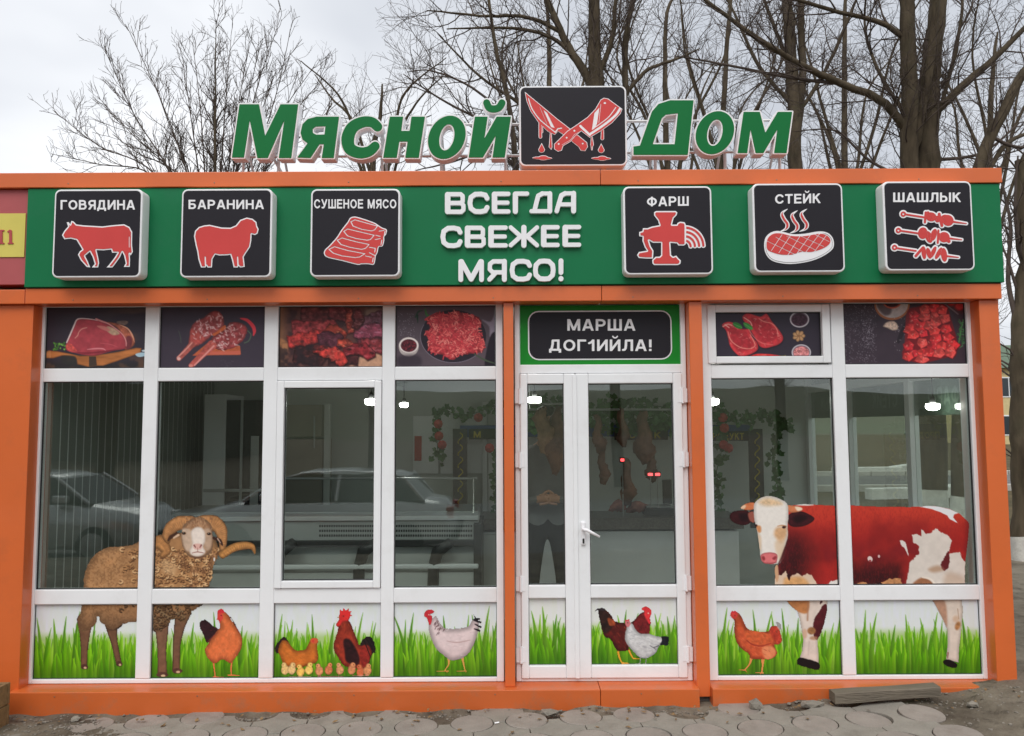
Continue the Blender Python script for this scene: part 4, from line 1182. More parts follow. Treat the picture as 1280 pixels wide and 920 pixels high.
art('cleaver_outline', lambda U, V: sd_poly(cl, U, V), bb, k2 - .001, kb, 0, WHITEF)
art('cleaver_blade', lambda U, V: np.maximum(sd_poly(cl, U, V) + .75,
    -np.minimum(np.minimum(np.minimum(sd_line(crom(kp([(1035, 275), (990, 340), (880, 430), (745, 520)]), 4, False), 1.5, U, V), sd_line(crom(kp([(995, 262), (930, 350), (850, 415), (770, 470)]), 4, False), .6, U, V)), np.minimum(sd_poly(kp([(790, 315), (838, 262), (815, 420), (790, 465), (765, 480)]), U, V), sd_line(kp([(852, 230), (832, 410)]), .3, U, V))),
                np.minimum(np.minimum(sd_line(kp([(745, 525), (655, 440)]), 1.5, U, V), sd_line(kp([(655, 495), (600, 520), (560, 575), (480, 620)]), .3, U, V)), np.minimum(np.minimum(sd_ell(640 + 448 / sk, 100 + 612 / sk, 1.2, 1.2, 0, U, V), sd_ell(640 + 524 / sk, 100 + 552 / sk, 1.2, 1.2, 0, U, V)), np.minimum(sd_ell(640 + 598 / sk, 100 + 485 / sk, 1.3, 1.3, 0, U, V), sd_ell(640 + 890 / sk, 100 + 220 / sk, 1.6, 1.3, 0, U, V)))))), bb, k3, kb, 0, REDF, .18)

# sign panel over the door
YD = .126
p, q = at(650.2, 419, YD), at(850.5, 419, YD)
zt, zb = at(750, 381, YD).z, at(750, 457.6, YD).z
ds = empty('door_sign', ((p.x + q.x) / 2, .13, zb), 'green panel over the door with white Cyrillic words on charcoal', 'sign')
bx('backing', GREEN2, ds, p.x, q.x, YD, .1295, zb, min(zt, 2.527))
a, b_ = at(660, 419, YD).x, at(839.7, 419, YD).x
z1_, z0_ = at(750, 388.3, YD).z, at(750, 449.8, YD).z
def rplate(name, e, y, m):
    MB().loft([[(u, y + .002, v) for u, v in rrect(a + e, b_ - e, z0_ + e, z1_ - e, .07 - e)], [(u, y, v) for u, v in rrect(a + e, b_ - e, z0_ + e, z1_ - e, .07 - e)]], cap0=False).build(name, m, ds)
rplate('border', 0, YD - .002, WHITEF); rplate('field', .0085, YD - .004, BLACKF)
text_plates('МАРША', 709, 794.3, 398.8, 413.4, YD - .006, WHITEF, ds, depth=.002)
text_plates('ДОГ1ИЙЛА!', 686.4, 815, 424.3, 438.8, YD - .006, WHITEF, ds, depth=.002)
# ================================================================== printed meat posters in the top row of windows
YP = 0.1235
def poster(x0, x1, z0, z1, bg, label):
    P = Paint(x0 + .006, x1 - .006, z0 + .005, z1 - .005, YP, .0036, bg)
    P.label = label
    return P
def finish(P, name='meat_poster', gain=1.0):
    o = P.build(name, None, gain=gain)
    return tag(o, P.label, 'poster', 'printed meat posters in the top windows')
def spots(P, n, seed, box, col, r=(.4, 1.0), a=.8):
    q = random.Random(seed)
    for _ in range(n):
        P.ell(q.uniform(box[0], box[1]), q.uniform(box[2], box[3]), q.uniform(*r), q.uniform(*r) * .7, col, q.uniform(0, 3), a=a)
def marble(P, n, seed, box, col=(232, 190, 182), w=(.25, .6), L=(3, 8), a=.75, inside=None):
    """fat threads"""
    q = random.Random(seed)
    for _ in range(n):
        for _t in range(20):
            x, y = q.uniform(box[0], box[1]), q.uniform(box[2], box[3])
            if inside is None or sd_poly(inside, np.array([x]), np.array([y]))[0] < -1.5: break
        t = q.uniform(0, 6.3); pts = [(x, y)]
        for _k in range(4):
            t += q.uniform(-.8, .8); l = q.uniform(*L) / 4
            x += l * math.cos(t); y += l * math.sin(t) * .8; pts.append((x, y))
        P.line(pts, [w[0], w[1], w[1], w[0], .1], col, a=a * q.uniform(.5, 1))

# beef joint on a board
p4s = 9.143
T = lambda P: S(50, 380, p4s, P)
P = poster(*LC[0], *ROWS[0], (58, 52, 62), 'poster of a thick raw beef joint on a wooden board, leftmost window')
P.put(.75 * sstep(115, 190, P.U) * sstep(.45, .75, fbm(P.U, P.V, 14, 5, 3, 3)), (104, 86, 74))
P.put(sstep(446, 459, P.V) * .7, (44, 44, 42))
P.put(.6 * sstep(440, 452, P.V) * sstep(.5, .8, fbm(P.U, P.V, 10, 8)), (120, 84, 62))
P.poly(T([(60, 560), (100, 530), (200, 540), (300, 560), (450, 590), (620, 590), (900, 545), (1100, 500), (1160, 505), (1150, 560), (1000, 610), (860, 660), (720, 705), (640, 705), (560, 720), (430, 690), (400, 610), (250, 590), (150, 620), (70, 620)]), (186, 116, 66), tex=.22, ts=5, seed=3, asp=4, rim=.25, rw=2, smooth=False)
P.poly(T([(560, 600), (640, 600), (650, 700), (560, 720)]), (72, 60, 52), smooth=False)
P.poly(T([(250, 590), (400, 600), (410, 690), (260, 680)]), (52, 52, 50), soft=1.2, a=.8)
P.poly(T([(1090, 575), (1150, 555), (1215, 560), (1210, 590), (1130, 605)]), (176, 206, 220))
P.poly(T([(1165, 530), (1215, 520), (1215, 545), (1175, 545)]), (210, 225, 232))
P.poly(T([(880, 200), (960, 190), (1010, 205), (970, 240), (890, 225)]), (132, 110, 98), a=.8, tex=.3)
P.poly(T([(760, 205), (850, 215), (960, 250), (1040, 320), (1085, 400), (1075, 470), (1020, 510), (960, 510), (900, 300), (800, 230)]), (190, 108, 84), tex=.25, ts=3, seed=5, rim=.35, rw=3)
P.poly(T([(985, 380), (1040, 370), (1055, 430), (1030, 505), (985, 510)]), (120, 58, 64), soft=1.2, tex=.2)
P.poly(T([(900, 235), (1000, 290), (1050, 370), (1080, 440), (1060, 350), (1000, 270)]), (232, 170, 140))
J = T([(300, 450), (330, 370), (380, 260), (410, 190), (450, 165), (560, 170), (660, 185), (740, 215), (850, 270), (930, 330), (980, 410), (990, 480), (960, 515), (860, 530), (760, 555), (640, 590), (520, 585), (420, 565), (340, 545), (298, 520)])
P.poly(J, (184, 74, 84), tex=.14, ts=6, seed=9, rim=.2, rw=3, light=(0, -.12))
P.line(T([(305, 440), (345, 350), (390, 245), (420, 182), (470, 166), (570, 172), (660, 188)]), [.7, .9, .9, .8, .6, .5, .4], (240, 222, 220))
P.line(T([(640, 170), (700, 195), (780, 225), (870, 285), (940, 345), (980, 415), (985, 480)]), [.9, 1.1, .9, .7, .7, .8, .5], (224, 150, 150))
P.poly(T([(770, 255), (850, 280), (910, 335), (870, 355), (820, 350), (760, 300)]), (202, 168, 140), soft=1.0, tex=.15)
P.poly(T([(650, 250), (740, 255), (800, 300), (770, 310), (700, 285)]), (216, 130, 124), soft=.8)
P.line(T([(535, 270), (480, 285), (445, 320), (430, 360), (400, 390)]), [.5, .6, .5, .6, .4], (232, 160, 150))
P.poly(T([(300, 470), (350, 455), (390, 490), (420, 540), (360, 545), (305, 515)]), (214, 90, 84), soft=1.4, tex=.3, ts=2)
P.line(T([(540, 520), (640, 510), (720, 512), (755, 535)]), [.4, .9, .8, .3], (226, 140, 148))
P.line(T([(430, 555), (560, 560), (720, 545), (860, 525)]), [.5, 1.2, 1.2, .5], (120, 40, 52), a=.7)
P.line(T([(690, 450), (800, 460), (880, 490)]), [.3, .5, .2], (220, 110, 120), a=.6)
for k in range(26):
    P.ell(50 + random.Random(k).uniform(140, 290) / p4s, 380 + random.Random(k + 90).uniform(440, 525) / p4s, 1.2, .8, random.Random(k).choice([(92, 160, 62), (70, 130, 50), (126, 186, 84)]), k)
for x in (80, 100, 115): P.line(T([(x, 540), (x + 2, 610)]), .4, (226, 160, 110), a=.8)
finish(P)

# lamb legs
T = lambda P: S(195, 380, p4s, P)
P = poster(*LC[1], *ROWS[0], (66, 58, 70), 'poster of two raw lamb legs with long bones, second window')
P.put(.25 * fbm(P.U, P.V, 12, 14), (52, 46, 58))
P.poly(T([(415, 590), (620, 420), (960, 480), (970, 570), (960, 582), (620, 585), (470, 590)]), (190, 96, 64), tex=.12, smooth=False)
P.poly(T([(610, 545), (960, 535), (965, 575), (615, 580)]), (206, 104, 84), smooth=False)
P.line(T([(965, 165), (1040, 185), (1105, 250), (1125, 310), (1112, 360)]), [.6, 2.0, 2.3, 2.0, .6], (222, 66, 78))
P.line(T([(1040, 300), (1085, 350), (1060, 420), (1010, 445)]), .6, (88, 108, 88))
P.line(T([(260, 310), (280, 380), (285, 440)]), .5, (84, 98, 84), a=.7)
L1 = T([(370, 480), (380, 380), (395, 290), (440, 210), (540, 160), (600, 110), (660, 78), (730, 95), (770, 160), (775, 240), (720, 310), (650, 350), (600, 400), (530, 450), (450, 490), (390, 510)])
P.poly(L1, (158, 74, 74), tex=.3, ts=4, seed=4, rim=.25, rw=3, rag=.5)
P.line(T([(440, 430), (360, 520), (260, 625)]), [4.2, 3.6, 2.8], (176, 92, 84), tex=.2)
P.line(T([(430, 420), (345, 515), (245, 610)]), [.8, .9, .9], (220, 150, 140))
P.ell(*T([(262, 625)])[0], 2.3, 1.8, (226, 180, 172))
P.poly(T([(400, 300), (440, 290), (560, 400), (480, 450), (400, 420)]), (186, 84, 78), soft=1.5, tex=.2)
L2 = T([(610, 440), (660, 370), (790, 290), (830, 220), (900, 205), (1000, 230), (1045, 290), (1020, 370), (980, 430), (910, 490), (820, 520), (740, 530), (680, 510), (640, 530)])
P.poly(T([(640, 350), (700, 310), (790, 240), (790, 320), (700, 370)]), (200, 100, 60), soft=.8)
P.poly(L2, (152, 66, 68), tex=.34, ts=4, seed=12, rim=.25, rw=3, rag=.5)
P.line(T([(640, 470), (540, 570), (400, 705)]), [6.0, 4.2, 3.0], (182, 88, 80), tex=.2)
P.line(T([(660, 480), (580, 560), (440, 700)]), [1.2, 1.0, .9], (226, 150, 142))
P.ell(*T([(400, 705)])[0], 2.6, 2.0, (214, 132, 120))
marble(P, 46, 3, (240, 282, 394, 424), (226, 190, 190), (.3, .7), (3, 9), .9, np.array(L1))
marble(P, 46, 4, (266, 308, 404, 436), (224, 188, 186), (.3, .7), (3, 9), .9, np.array(L2))
for x, y in ((470, 200), (510, 240), (590, 270), (650, 275), (740, 190), (460, 320), (570, 350), (870, 240), (820, 400), (760, 430), (900, 460), (720, 470)):
    q = T([(x, y)])[0]; P.ell(q[0], q[1], 1.6, .8, (232, 200, 200), x, soft=.7, a=.85)
spots(P, 20, 8, (275, 292, 450, 460), (120, 110, 122), (.2, .5), .6)
finish(P)

# dried meat strips
T = lambda P: S(343, 380, p4s, P)
P = poster(*LC[2], *ROWS[0], (96, 62, 58), 'poster of a heap of dark red dried meat strips, third window')
P.put(.8 * sstep(.4, .7, fbm(P.U, P.V, 10, 21)), (58, 40, 44))
P.put(sstep(365, 350, P.U) * .8, (150, 104, 74))
P.poly(T([(900, 640), (1100, 560), (1240, 540), (1240, 730), (880, 730)]), (196, 150, 122), soft=2, tex=.1)
P.poly(T([(60, 400), (150, 450), (140, 540), (60, 560)]), (176, 122, 84), soft=2)
P.poly(T([(1050, 60), (1240, 60), (1240, 170), (1060, 150)]), (132, 110, 98), soft=3)
def strp(pts, w, col, hi, seed, dark=(54, 28, 32)):
    q = T(pts); n = len(q)
    up_, lo = [], []
    rg_ = random.Random(seed)
    C_ = crom(q, 4, False); ws = np.interp(np.linspace(0, 1, len(C_)), np.linspace(0, 1, n), w)
    for i in range(len(C_)):
        d = C_[min(i + 1, len(C_) - 1)] - C_[max(i - 1, 0)]; d = d / (np.hypot(*d) + 1e-6); nr = np.array([d[1], -d[0]]) * ws[i]
        up_.append(C_[i] + nr * rg_.uniform(.75, 1.2)); lo.append(C_[i] - nr * rg_.uniform(.75, 1.2))
    Q = np.array(up_ + lo[::-1])
    P.poly(Q + np.array([.5, 1.6]), dark, soft=1.4, a=.85, smooth=False)
    P.poly(Q, col, tex=.5, ts=4.0, seed=seed, smooth=False, rim=.35, rw=2.5, rag=.7, rs=1.6)
    w_ = P.win(Q[:, 0].min() - 1, Q[:, 0].max() + 1, Q[:, 1].min() - 1, Q[:, 1].max() + 1)
    if w_ is not None:
        U, V = P.U[w_], P.V[w_]; ins = sstep(0, -1.2, sd_poly(Q, U, V))
        P.put(ins * .55 * sstep(.58, .80, fbm(U, V, 3.4, seed + 7, 3, 2.2)), hi, w_)
        P.put(ins * .6 * sstep(.55, .8, fbm(U, V, 4.2, seed + 17, 3, 1.6)), dark, w_)
    marble(P, 3, seed, (Q[:, 0].min(), Q[:, 0].max(), Q[:, 1].min(), Q[:, 1].max()), hi, (.15, .4), (3, 8), .6, Q)
strp([(300, 110), (460, 120), (620, 150)], [9, 10, 8], (104, 50, 52), (150, 92, 88), 20)
strp([(620, 80), (760, 110), (860, 180)], [9, 10, 6], (112, 50, 54), (170, 104, 100), 21)
strp([(220, 560), (420, 600), (560, 680)], [12, 12, 8], (60, 34, 36), (120, 66, 60), 22)
strp([(620, 600), (800, 620), (960, 640)], [9, 8, 7], (70, 34, 38), (130, 70, 66), 23)
strp([(960, 380), (1080, 410), (1240, 420)], [9, 9, 9], (104, 50, 62), (170, 120, 130), 24)
strp([(1240, 150), (1120, 170), (1000, 200)], [8, 8, 5], (120, 80, 92), (186, 166, 190), 5)
strp([(1240, 300), (1060, 320), (900, 345)], [10, 9, 4], (150, 72, 92), (214, 150, 176), 6)
strp([(860, 50), (850, 180), (880, 330)], [4, 5, 4], (160, 66, 56), (226, 140, 112), 3)
strp([(940, 60), (960, 180), (920, 280)], [5, 7, 4], (110, 52, 54), (206, 160, 160), 4)
strp([(200, 290), (400, 270), (620, 270), (720, 240)], [12, 11, 10, 6], (160, 62, 66), (206, 112, 106), 7)
strp([(600, 260), (690, 320), (820, 370)], [7, 9, 7], (156, 62, 50), (230, 150, 110), 8)
strp([(150, 430), (330, 400), (540, 370), (680, 390)], [8, 9, 9, 6], (176, 56, 54), (220, 104, 86), 9)
strp([(500, 430), (640, 410), (780, 440)], [9, 11, 8], (84, 42, 54), (136, 84, 96), 10)
strp([(1240, 480), (1120, 480), (980, 450)], [9, 9, 7], (142, 56, 62), (190, 112, 122), 11)
strp([(720, 440), (820, 450), (920, 500)], [4, 6, 4], (184, 74, 58), (236, 176, 140), 12)
strp([(790, 550), (920, 520), (1050, 530), (1110, 620)], [4, 8, 9, 5], (140, 42, 50), (200, 104, 110), 13, (30, 14, 18))
strp([(440, 500), (570, 540), (700, 580), (810, 690)], [4, 7, 9, 6], (190, 62, 56), (230, 130, 112), 14, (28, 16, 18))
P.put(.75 * sstep(420, 440, P.V) * sstep(.42, .62, fbm(P.U, P.V, 9, 31)) * sstep(420, 395, P.U), (40, 32, 38))
finish(P)

# mince in a pan
T = lambda P: S(490, 380, p4s, P)
P = poster(*LC[3], *ROWS[0], (92, 80, 88), 'poster of raw minced meat in a black pan, window beside the door')
P.put(.35 * fbm(P.U, P.V, 8, 23), (70, 60, 70))
spots(P, 70, 5, (498, 518, 392, 424), (190, 184, 196), (.2, .55), .7)
P.ell(*T([(700, 370)])[0], 41, 33, (40, 34, 44), 0, tex=.1)
P.line([T([(700 + 375 * math.cos(a), 370 + 300 * math.sin(a))])[0] for a in np.linspace(.6, 3.6, 16)], .35, (150, 140, 156), a=.8)
P.poly(T([(1030, 180), (1130, 200), (1190, 90), (1195, 330), (1120, 380), (1110, 260)]), (150, 142, 158), soft=1.4, a=.8)
P.poly(T([(1120, 380), (1195, 350), (1195, 720), (1060, 720)]), (34, 28, 38), soft=1)
P.line(T([(270, 150), (300, 90), (345, 75)]), [1.0, 1.0, .5], (44, 70, 58)); P.line(T([(290, 130), (295, 215)]), [1.3, .4], (36, 62, 48))
P.line(T([(380, 60), (395, 120), (440, 150)]), [.8, 1.4, .8], (62, 120, 66)); P.line(T([(380, 180), (430, 150), (520, 100)]), [1, 1.4, .8], (208, 60, 70))
P.line(T([(940, 570), (1060, 640), (1180, 680)]), [.6, 1.2, .6], (70, 84, 66))
M1 = T([(395, 200), (450, 130), (560, 100), (660, 120), (720, 80), (820, 105), (920, 120), (1000, 160), (1025, 220), (990, 290), (1040, 380), (1060, 460), (1040, 540), (960, 560), (850, 575), (760, 590), (700, 640), (640, 620), (560, 580), (450, 550), (410, 480), (430, 400), (380, 340), (430, 270)])
P.poly(M1, (188, 58, 66), tex=.35, ts=3, seed=3, rim=.35, rw=5, rag=1.3)
q = random.Random(77); M1a = np.array(M1)
for k in range(520):
    x, y = q.uniform(530, 606), q.uniform(389, 449)
    if sd_poly(M1a, np.array([x]), np.array([y]))[0] > -.3: continue
    t = q.uniform(0, 6.3); l = q.uniform(1.2, 3.2); b = q.uniform(-1.3, 1.3)
    pts = [(x, y), (x + l * math.cos(t), y + l * math.sin(t)), (x + 2 * l * math.cos(t + b), y + 2 * l * math.sin(t + b))]
    P.line([(a, c + .5) for a, c in pts], .75, (140, 36, 48), a=.55)
    P.line(pts, [.5, .72, .5], q.choice([(226, 92, 92), (236, 116, 110), (214, 74, 80), (240, 140, 130), (200, 64, 72)]))
P.ell(*T([(190, 490)])[0], 12.4, 12.0, (186, 176, 172), tex=.06); P.ell(*T([(192, 470)])[0], 12.2, 9.6, (236, 226, 222)); P.ell(*T([(192, 475)])[0], 10, 8, (88, 34, 44))
for k in range(70):
    a, r = q.uniform(0, 6.3), q.random() ** .5
    P.ell(T([(192, 475)])[0][0] + 9 * r * math.cos(a), T([(192, 475)])[0][1] + 7 * r * math.sin(a), .9, .7, q.choice([(140, 48, 60), (60, 26, 34), (110, 38, 48), (40, 24, 30)]))
P.poly(T([(80, 600), (300, 590), (320, 700), (90, 710)]), (48, 40, 50), soft=3, a=.7)
finish(P)

# two steaks (inside the small opening sash)
T = lambda P: S(885, 372, 8.0, P)
P = poster(RC[0][0] + .035, RC[0][1] - .062, ROWS[0][0] + .055, 2.472, (50, 44, 56), 'poster of two raw steaks with basil and small bowls, small sash right of the door')
P.put(.3 * fbm(P.U, P.V, 16, 29), (62, 54, 68))
A1 = T([(345, 210), (370, 165), (410, 158), (480, 180), (530, 190), (580, 160), (610, 190), (640, 240), (700, 310), (745, 380), (745, 430), (700, 470), (640, 490), (570, 505), (510, 480), (470, 400), (420, 320)])
B1 = T([(140, 280), (180, 245), (250, 250), (330, 310), (410, 320), (440, 390), (490, 450), (500, 510), (460, 550), (400, 575), (330, 590), (270, 550), (220, 480), (200, 400), (180, 330)])
for Q, sd in ((A1, 3), (B1, 5)):
    P.poly([(x + .8, y + 1.2) for x, y in Q], (26, 20, 28), soft=2, a=.8)
    P.poly(Q, (206, 58, 66), tex=.16, ts=4, seed=sd, rim=.12, rw=2)
    P.poly([(x * .72 + .28 * np.mean([a for a, b in Q]) , y * .72 + .28 * np.mean([b for a, b in Q])) for x, y in Q], (176, 46, 56), soft=1.4, tex=.18, ts=3, seed=sd + 1)
    marble(P, 26, sd, (905, 980, 392, 446), (238, 160, 150), (.2, .45), (2, 6), .7, np.array(Q))
P.line(T([(200, 340), (215, 400), (250, 450), (330, 500), (420, 510), (470, 480), (450, 420), (420, 370)]), [.5, .7, .6, .6, .5, .6, .7, .4], (236, 150, 136), a=.85)
P.line(T([(510, 210), (560, 240), (640, 260), (690, 320), (700, 390)]), [.5, .6, .5, .6, .4], (236, 150, 136), a=.85)
P.line(T([(400, 300), (440, 370), (500, 430), (560, 460), (650, 470)]), [.8, .6, .5, .6, .4], (232, 120, 116), a=.8)
P.line(T([(150, 290), (200, 265), (240, 280)]), .7, (236, 160, 150)); P.line(T([(170, 270), (210, 300)]), .6, (240, 180, 170))
P.line(T([(360, 200), (420, 240), (440, 280)]), .6, (238, 170, 160))
P.ell(*T([(295, 280)])[0], 6.5, 3.2, (52, 128, 56), .5, tex=.15); P.ell(*T([(400, 285)])[0], 7, 3, (60, 140, 62), .6, tex=.15); P.line(T([(250, 260), (340, 300)]), .25, (110, 180, 100)); P.line(T([(360, 260), (440, 310)]), .25, (110, 180, 100))
for cx, cy, c2, seed in ((915, 218, (64, 38, 52), 1), (933, 548, (206, 128, 128), 2)):
    x, y = T([(cx, cy)])[0]
    P.ell(x, y, 12, 10, (214, 208, 214)); P.ell(x, y, 10.8, 8.8, (120, 104, 116)); P.ell(x, y + .3, 9.8, 7.8, c2, tex=.3, ts=2, seed=seed)
    for k in range(60):
        a, r = q.uniform(0, 6.3), q.random() ** .5
        P.ell(x + 9 * r * math.cos(a), y + 7 * r * math.sin(a), .8, .6, tuple(np.clip(np.array(c2) * q.uniform(.6, 1.5), 0, 255)))
for k in range(7):
    a = k * 6.283 / 7; x, y = T([(908, 383)])[0]
    P.ell(x + 4.6 * math.cos(a), y + 3.8 * math.sin(a), 3.6, 2.6, (196, 150, 106), a, rim=.35, rw=1.6)
P.ell(*T([(908, 383)])[0], 1.4, 1.2, (150, 104, 70))
P.line(T([(380, 612), (480, 580), (600, 580), (720, 592)]), [.6, 2.0, 2.0, 1.6], (224, 52, 50), tex=.1); P.line(T([(720, 592), (755, 590), (775, 580)]), [1.4, 1.2, .5], (190, 170, 70))
P.line(T([(450, 588), (580, 574)]), .4, (250, 150, 140), a=.8)
finish(P)

# kebab cubes
T = lambda P: S(1050, 370, 7.53, P)
P = poster(*RC[1], *ROWS[0], (54, 44, 54), 'poster of red kebab meat cubes beside a plate, rightmost window')
P.put(.5 * fbm(P.U, P.V, 14, 41), (78, 64, 74))
spots(P, 420, 9, (1055, 1096, 376, 454), (196, 192, 202), (.15, .55), .55)
spots(P, 120, 10, (1078, 1092, 398, 436), (204, 200, 210), (.2, .6), .6)
P.ell(*T([(490, 80)])[0], 22, 19.5, (168, 104, 66)); P.ell(*T([(490, 75)])[0], 20, 17.4, (186, 178, 176), tex=.1); P.poly(T([(350, 60), (470, 60), (480, 160), (420, 180), (360, 120)]), (96, 84, 88), soft=2)
P.ell(*T([(490, 55)])[0], 11.5, 8.5, (190, 92, 70)); P.ell(*T([(490, 52)])[0], 10, 7, (60, 36, 40), tex=.4, ts=1.5)
P.poly(T([(405, 285), (440, 245), (500, 235), (540, 265), (545, 310), (500, 325), (440, 300)]), (214, 188, 170), tex=.25, ts=2, rim=.3, rw=2)
P.poly(T([(540, 400), (610, 250), (640, 260), (560, 440)]), (34, 28, 36), a=.8)
P.poly(T([(1000, 70), (1120, 60), (1180, 140), (1110, 170)]), (90, 40, 44), soft=2, a=.6)
for x, y, r in ((1125, 95, 6.8), (1050, 60, 6), (1200, 210, 4)): P.ell(*T([(x, y)])[0], r, r * .9, (202, 56, 58), rim=.4, rw=3)
P.line(T([(980, 70), (1060, 130), (1110, 170)]), .9, (110, 98, 104))
for k in range(36):
    x0 = q.uniform(1120, 1165); y0 = q.uniform(250, 470)
    P.line(T([(x0, y0), (x0 + q.uniform(-40, 50), y0 + q.uniform(-60, 30))]), .4, q.choice([(66, 132, 76), (92, 160, 96), (48, 100, 60)]))
P.line(T([(1110, 480), (1160, 220)]), .5, (84, 140, 84))
P.poly(T([(630, 150), (740, 100), (880, 70), (1000, 90), (1050, 230), (1070, 300), (1100, 420), (1090, 560), (1000, 580), (840, 620), (730, 630), (590, 570), (610, 430)]), (120, 26, 34), soft=1)
cubes = [(690, 180), (800, 130), (880, 110), (960, 130), (700, 250), (800, 200), (890, 190), (980, 210), (660, 320), (760, 290), (850, 280), (900, 250), (1000, 310), (690, 370), (780, 350), (880, 330), (650, 470), (770, 440), (900, 400), (1010, 390), (690, 540), (640, 570), (780, 530), (870, 470), (960, 470), (1050, 460), (770, 590), (840, 530), (930, 540), (1040, 530)]
for k, (x, y) in enumerate(cubes):
    cx, cy = T([(x, y)])[0]; r = q.uniform(7.0, 9.4); a0 = q.uniform(0, 1.5)
    Q = [(cx + r * q.uniform(.8, 1.2) * math.cos(a0 + j * 1.257), cy + .8 * r * q.uniform(.8, 1.2) * math.sin(a0 + j * 1.257)) for j in range(5)]
    P.poly([(u + .6, v + .9) for u, v in Q], (90, 16, 26), soft=1, a=.7)
    cc = q.choice([(206, 50, 54), (218, 62, 60), (190, 42, 50), (214, 76, 72)])
    P.poly(Q, cc, tex=.3, ts=3.0, seed=k + 1, smooth=False, soft=.8, rag=.5)
    P.poly([Q[0], Q[1], (cx + q.uniform(-1.5, 1.5), cy + q.uniform(-1, 1)), Q[4]], tuple(np.clip(np.array(cc) * 1.18, 0, 255)), smooth=False, soft=1.0, tex=.25, ts=2, seed=k + 5, a=.8)
    P.poly([Q[2], Q[3], (cx, cy + 1)], tuple(np.array(cc) * .68), smooth=False, soft=1.2, a=.7)
    marble(P, 3, k, (cx - r * .5, cx + r * .5, cy - r * .5, cy + r * .5), (244, 176, 160), (.2, .45), (2, 5), .75)
spots(P, 24, 12, (1118, 1132, 396, 440), (220, 216, 220), (.25, .5), .8)
finish(P)
# ================================================================== printed grass panels and animals
YG, YA = .1235, .1215
def grass_panel(x0, x1, z0, z1, label, seed, sky=(222, 226, 236), hor=None, tall=(), Y=YG):
    P = Paint(x0 + .003, x1 - .003, z0 + .003, z1 - .003, Y, .0038, sky)
    q = random.Random(seed)
    U, V = P.U, P.V
    yt, yb = V.min(), V.max(); H = yb - yt
    g0 = yt + H * .40
    P.put(np.clip(.25 * sstep(yt, g0, V), 0, 1), (232, 236, 240))
    P.put(.75 * sstep(g0 - 5, g0 + 9, V), (150, 190, 96))
    def blade(x, top, w, bend, col):
        w_ = P.win(x - abs(bend) - w - 3, x + abs(bend) + w + 3, top - 1, yb + 2)
        if w_ is None: return
        u, v = U[w_], V[w_]
        t = np.clip((yb - v) / (yb - top), 0, 1)
        xc = x + bend * t ** 2.2
        hw = w * np.clip(1 - t, 0, 1) ** .7 + .12
        d = np.abs(u - xc) - hw
        m = sstep(.45, -.45, d) * (v > top)
        c = np.array(col) * (1 - .34 * (1 - t) ** 1.5)[..., None] * (1 + .14 * ((u - xc) / hw).clip(-1, 1))[..., None]
        P.put(m, np.clip(c, 0, 255), w_)
    xs0, xs1 = U.min(), U.max()
    n = int((xs1 - xs0) / 1.5)
    cols = [(126, 190, 30), (104, 172, 22), (150, 208, 60), (92, 162, 18), (116, 184, 26), (80, 150, 18)]
    for k in range(n):
        blade(q.uniform(xs0 - 3, xs1 + 3), g0 + q.uniform(0, 14), q.uniform(2.4, 4.4), q.uniform(-6, 6), q.choice(cols[2:] if k % 3 else cols[:2]))
    for k in range(int(n * .22)):
        blade(q.uniform(xs0 - 2, xs1 + 2), g0 - q.random() ** 2.6 * H * .18, q.uniform(2.0, 3.6), q.uniform(-9, 9), q.choice(cols))
    for x, y, b in tall: blade(x, y, q.uniform(3.0, 4.0), b, q.choice([(84, 146, 26), (104, 166, 34)]))
    for k in range(n // 2):
        blade(q.uniform(xs0 - 3, xs1 + 3), yt + H * q.uniform(.5, .75), q.uniform(2.0, 3.8), q.uniform(-6, 6), q.choice([(104, 178, 16), (128, 198, 28), (84, 156, 12)]), )
    P.put(.26 * sstep(yb - H * .32, yb, V), (30, 92, 8))
    P.put(.12 * fbm(U, V, 14, seed, 2, .25), (180, 220, 80))
    o = P.build('grass_panel', None)
    return tag(o, label, 'printed panel', 'printed grass panels along the bottom row')

def decal(parent, x0, x1, y0, y1, Y=YA, step=.0036):
    """a transparent sheet over the pixel box"""
    a, b = at(x0, y1, Y), at(x1, y0, Y)
    X0 = min(a.x, float(un(x0, y0, Y)[0])); X1 = max(b.x, float(un(x1, y1, Y)[0]))
    return Paint(X0, X1, a.z, b.z, Y, step, (0, 0, 0), 0.0)

g1 = grass_panel(*LC[0], *ROWS[2], 'printed grass panel with the two hind legs of the ram, far left', 1, tall=((78, 770, 5), (92, 764, 8), (52, 772, -6), (70, 773, -3)))
g2 = grass_panel(*LC[1], *ROWS[2], 'printed grass panel with the front legs of the ram and one hen', 2, tall=((270, 765, -3), (300, 782, 3)))
g3 = grass_panel(*LC[2], *ROWS[2], 'printed grass panel with a rooster, a brown hen and chicks', 3, tall=((347, 767, 6), (392, 768, -2), (445, 765, 9), (362, 775, 4), (412, 778, 6), (462, 778, 8)))
g4 = grass_panel(*LC[3], *ROWS[2], 'printed grass panel with one white hen, left of the door', 4, tall=((508, 765, -18), (511, 766, 6), (558, 769, -4), (596, 768, -6), (604, 757, 8), (583, 768, 3), (615, 773, 7)))
g5 = grass_panel(.098, .333, .232, .648, 'narrow printed panel showing only grass, in the narrow door leaf', 5, (226, 226, 230), tall=((672, 763, -8), (682, 758, -4), (692, 768, 4), (662, 775, -4), (702, 778, 3)), Y=.1135)
g6 = grass_panel(.492, 1.040, .232, .648, 'printed grass panel with a dark rooster and pale hen in the wide door leaf', 6, (224, 224, 230), tall=((779, 762, 4), (790, 766, 8), (838, 770, -4), (832, 782, -4)), Y=.1135)
